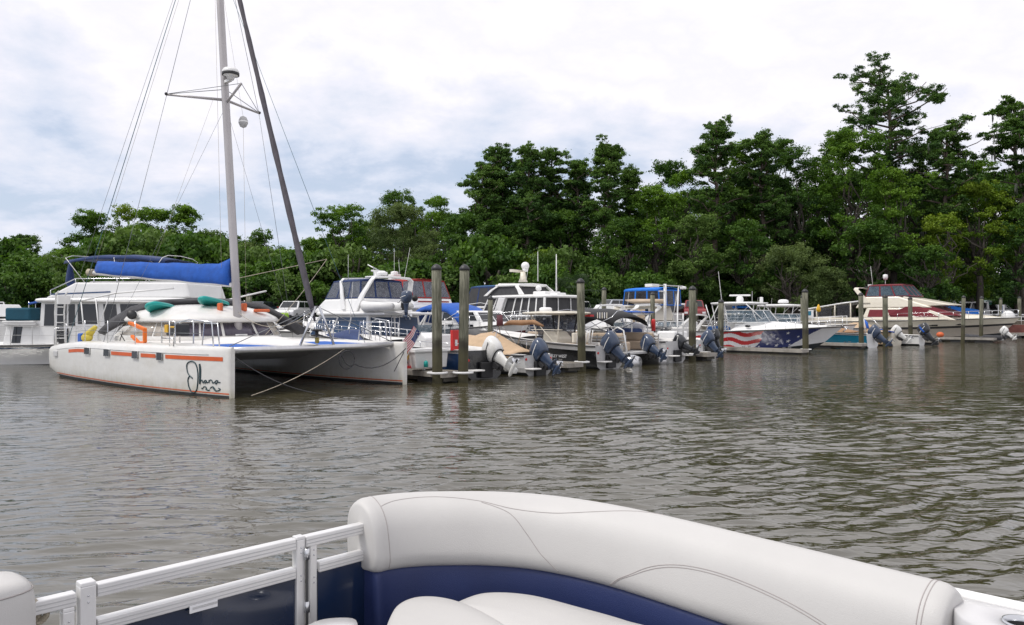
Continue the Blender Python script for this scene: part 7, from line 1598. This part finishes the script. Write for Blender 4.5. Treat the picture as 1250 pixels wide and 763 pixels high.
T_ = [
 # left shore
 ('pine', 22, 290, 112, 44, 1, 'small dark pine standing alone at the far left edge', dict(low=.45, clump=.9)),
 ('broad', 112, 258, 100, 66, 2, 'open-crowned green tree above the houseboat bimini', dict(opens=.28, leaf='oak')),
 ('broad', 150, 250, 104, 66, 3, 'pale green tree behind the end of the blue boom cover', dict(opens=.15, leaf='lime', dens=.9)),
 ('broad', 186, 256, 98, 84, 4, 'dense tree rising above the middle of the blue boom cover', dict(leaf='oak')),
 ('broad', 222, 250, 100, 56, 5, 'tall loose-topped tree left of the catamaran mast', dict(opens=.3, leaf='oak')),
 ('broad', 262, 284, 97, 78, 6, 'low wide tree just left of the catamaran mast', dict(leaf='bush')),
 ('broad', 318, 282, 108, 50, 7, 'dark round tree seen right of the catamaran mast', dict(leaf='dark')),
 ('broad', 296, 296, 96, 60, 8, 'low olive tree directly behind the catamaran mast', dict(leaf='willow')),
 ('broad', 350, 303, 100, 50, 9, 'small tree behind the foot of the furled jib', dict(leaf='oak')),
 ('broad', 386, 292, 100, 56, 10, 'medium green tree just right of the furled jib', dict(leaf='oak')),
 ('broad', 418, 250, 98, 84, 11, 'bright green tree left of the olive willow', dict(leaf='oak')),
 ('broad', 446, 268, 104, 60, 12, 'darker tree tucked behind the left of the olive willow', dict(leaf='dark')),
 ('broad', 488, 234, 110, 66, 13, 'dark round-topped tree rising behind the olive willow', dict(leaf='dark')),
 ('willow', 492, 252, 84, 104, 14, 'broad drooping olive willow above the red-canopied yacht', dict(low=.1)),
 ('broad', 532, 236, 96, 60, 15, 'leafy tree between the willow and the pine group', dict(leaf='oak')),
 ('willow', 60, 318, 92, 80, 16, 'low olive thicket tree behind the closed navy umbrella', dict()),
 ('willow', 130, 300, 90, 90, 17, 'low olive tree under the houseboat bimini', dict()),
 ('willow', 226, 306, 88, 100, 18, 'low olive tree behind the blue boom cover middle', dict()),
 ('broad', 12, 322, 96, 70, 19, 'low dark bushy tree at the left edge', dict(leaf='bush')),
 ('willow', 330, 322, 86, 76, 20, 'low grey-green tree behind the grey canvas bundle', dict()),
 ('broad', 90, 300, 108, 60, 21, 'low mid-green tree left of the houseboat bimini', dict(leaf='oak')),
 # pine group in the middle
 ('pine', 584, 193, 92, 60, 30, 'leftmost tall pine of the middle pine group', dict(low=.42)),
 ('pine', 612, 176, 94, 56, 31, 'second pine from the left in the middle pine group', dict(low=.40)),
 ('pine', 642, 177, 90, 62, 32, 'broad-topped pine at the centre of the middle pine group', dict(low=.40)),
 ('pine', 672, 182, 93, 56, 33, 'pine right of centre in the middle pine group', dict(low=.40)),
 ('pine', 704, 194, 92, 54, 34, 'open pine left of the tallest middle pine', dict(low=.42, dens=.8)),
 ('pine', 743, 169, 88, 58, 35, 'tall pine with a bare straight trunk right of the middle group', dict(low=.52)),
 ('pine', 772, 205, 92, 40, 36, 'smaller pine right of the bare-trunked pine', dict(low=.45, dens=.8)),
 ('broad', 560, 262, 90, 60, 37, 'leafy tree below the leftmost tall pine', dict(leaf='dark')),
 ('broad', 598, 268, 88, 66, 38, 'leafy tree under the left of the pine group', dict(leaf='dark')),
 ('broad', 640, 262, 92, 76, 39, 'dark tree under the centre of the pine group', dict(leaf='dark')),
 ('broad', 690, 258, 90, 70, 40, 'dark tree left of the bare pine trunk', dict(leaf='dark')),
 ('broad', 664, 305, 84, 60, 41, 'bright understorey tree above the screened yacht', dict(leaf='lime', dens=.9)),
 ('broad', 800, 226, 88, 76, 42, 'mid-green tree right of the bare-trunked pine', dict(leaf='oak')),
 ('broad', 832, 208, 92, 60, 43, 'bright-topped tree left of the tall leafy pine', dict(leaf='oak')),
 # right
 ('pine', 868, 145, 90, 88, 44, 'tall leafy pine left of the right-hand group', dict(low=.34, dens=1.1)),
 ('pine', 932, 161, 92, 78, 45, 'tall dark pine right of the tall leafy pine', dict(low=.36)),
 ('broad', 900, 205, 94, 60, 46, 'tree filling the gap between the two right-hand pines', dict(leaf='oak')),
 ('broad', 972, 182, 92, 76, 47, 'broad tree left of the large domed tree', dict(leaf='dark')),
 ('broad', 1040, 158, 88, 108, 48, 'large domed tree left of the tallest pine', dict(leaf='oak')),
 ('pine', 1084, 80, 92, 108, 49, 'tallest pine with crooked open limbs against the sky', dict(low=.48, dens=.8, clump=.85, crownw=.9)),
 ('pine', 1152, 146, 88, 104, 50, 'wide-topped tree right of the tallest pine', dict(low=.30, dens=1.2, moss=14)),
 ('broad', 1196, 222, 86, 100, 51, 'yellow-green tree below the wide-topped tree', dict(leaf='lime', opens=.1)),
 ('pine', 1244, 116, 86, 100, 52, 'tall moss-hung dark tree at the right edge', dict(low=.36, moss=60, leaf='dark', dens=1.1)),
 ('broad', 1150, 262, 84, 60, 53, 'small yellow-green tree under the tallest pine', dict(leaf='lime', dens=.8)),
 ('broad', 1092, 206, 86, 80, 54, 'mid-green tree hiding the lower trunk of the tallest pine', dict(leaf='oak')),
 ('willow', 962, 302, 82, 92, 55, 'round grey-green willow bush behind the flag-painted boat', dict(low=.06)),
 ('willow', 1014, 330, 83, 44, 56, 'smaller willow bush right of the round grey-green willow', dict(low=.06)),
 ('broad', 1006, 192, 94, 60, 57, 'green tree between the broad tree and the domed tree', dict(leaf='oak')),
 ('broad', 760, 268, 86, 70, 58, 'leafy tree hiding the base of the bare pine trunk', dict(leaf='dark')),
 ('broad', 850, 262, 85, 84, 59, 'leafy tree under the tall leafy pine', dict(leaf='bush')),
 ('broad', 910, 270, 86, 80, 60, 'dark lower tree above the round grey-green willow', dict(leaf='dark')),
 ('broad', 1130, 300, 82, 70, 61, 'dark low tree behind the cream yacht maroon canvas', dict(leaf='dark')),
 ('broad', 1060, 268, 84, 86, 62, 'dark lower tree above the cream yacht stern', dict(leaf='dark')),
 ('broad', 1250, 250, 84, 80, 63, 'deep green lower tree at the right edge', dict(leaf='dark')),
 ('broad', 893, 176, 95, 66, 64, 'leafy tree just right of the tall leafy pine', dict(leaf='oak')),
 ('broad', 954, 172, 96, 64, 65, 'leafy tree just right of the tall dark pine', dict(leaf='dark')),
 ('broad', 1022, 168, 95, 70, 66, 'leafy tree rising behind the left shoulder of the domed tree', dict(leaf='dark')),
 ('broad', 1124, 176, 95, 76, 67, 'leafy tree between the tallest pine and the wide-topped tree', dict(leaf='dark')),
 ('broad', 1186, 196, 94, 70, 68, 'leafy tree just right of the wide-topped tree', dict(leaf='oak')),
 ('broad', 626, 214, 98, 90, 69, 'leafy tree filling in behind the middle pines', dict(leaf='dark')),
 ('broad', 700, 222, 98, 80, 160, 'leafy tree behind the open pine of the middle group', dict(leaf='dark')),
 ('broad', 812, 196, 98, 70, 161, 'leafy tree behind the bright-topped tree', dict(leaf='dark')),
]
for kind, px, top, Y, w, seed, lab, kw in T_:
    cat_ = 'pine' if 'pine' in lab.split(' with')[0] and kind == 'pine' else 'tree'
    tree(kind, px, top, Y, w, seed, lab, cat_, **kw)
# deep background fill: darker trees behind the skyline trees and a hedge of shrubs below them; two of each kind, then copies
proto = [tree('broad', 590, 262, 112, 90, 70 + k, 'dense dark tree in the shaded wood behind the skyline trees', leaf='dark', low=.02, dens=.9, group='trees of the shaded wood') for k in range(3)]
protos = [tree('bush', 600, 352, 80, 66, 90 + k, 'leafy shrub in the dark understorey along the shore', 'shrub', leaf=('dark', 'bush', 'dark')[k], group='shrubs of the shore understorey') for k in range(3)]
rng_ = np.random.default_rng(5); used = set()
def put(pl, k, X, Y, sc, zs=1.0):
    src = pl[k % len(pl)]
    if k % len(pl) not in used and False: pass
    o = src if id(src) not in used else copy_tree(src); used.add(id(src))
    o.location = (X, Y, 1.4); o.scale = (sc, sc, sc * zs); o.rotation_euler[2] = float(rng_.uniform(0, 6.28)); return o
k = 0
for row, (Yo, x0, x1, st) in enumerate(((112, -100, 100, 6.2), (122, -110, 110, 6.6))):
    x = x0
    while x < x1:
        px = 625 + 950 * x / Yo
        top = (np.interp(px, [-200, 0, 60, 110, 200, 300, 380, 440, 520, 600, 700, 760, 820, 900, 1000, 1100, 1200, 1300], [330, 336, 318, 290, 282, 298, 305, 285, 262, 248, 250, 250, 232, 225, 215, 210, 215, 215])) + float(rng_.uniform(-6, 14))
        H = 2.1 + (385 - top) * Yo / 950 - 1.4; H0 = 2.1 + (385 - 262) * 112 / 950 - 1.5; s_ = max(.75, H / H0); put(proto, k, x + float(rng_.uniform(-1, 1)), Yo + float(rng_.uniform(-2, 3)), max(s_, .8), H / H0 / max(s_, .8)); k += 1; x += st
used2 = len(used); k = 0; x = -105
while x < 100:
    for yo, sc in ((15.5, 1.0), (20.5, 1.5)):
        Y = max(78, shore_y(x) + yo) if x > -10 else shore_y(x) + yo
        if 40 < x < 70: Y += 16
        put(protos, k, x + float(rng_.uniform(-1, 1)) + (1.5 if sc > 1 else 0), Y + float(rng_.uniform(-1, 1)), sc * float(rng_.uniform(1.0, 1.5)), float(rng_.uniform(.9, 1.4))); k += 1
    x += 3.6
# cabbage palm
pt_ = thing('palm_tree', 'small fan palm behind the screened white yacht', 'palm', (5.3, 66.5, 1.6), 0); rng = np.random.default_rng(3)
tb = MB(); branch(tb, (0, 0, -.2), (.1, 0, 2.2), .24, .2, bark, rng, .01, 5); part('trunk', tb, pt_)
cm = MB()
for k in range(26):
    az = k * 2.4; el = rng.uniform(-.5, 1.2); L_ = rng.uniform(1.3, 2.0); d = np.array([math.cos(az) * math.cos(el), math.sin(az) * math.cos(el), math.sin(el)]); p0 = np.array([.1, 0, 2.2]); p1 = p0 + d * L_; side = np.cross(d, [0, 0, 1]); side /= np.linalg.norm(side); up = np.cross(side, d)
    cm.tube([p0, p1], .02, LM['palm'], 4)
    for q in range(11):
        a = (q - 5) / 5 * 1.5; dd = d * math.cos(a) + side * math.sin(a); e = p1 + dd * .95 + np.array([0, 0, -.28 - .1 * abs(a)]); m_ = p1 + dd * .55; w = np.cross(dd, up) * .055; cm.add([p1, m_ + w, e, m_ - w], [(0, 1, 2, 3)], LM['palm'])
o = part('crown', cm, pt_, recalc=False)
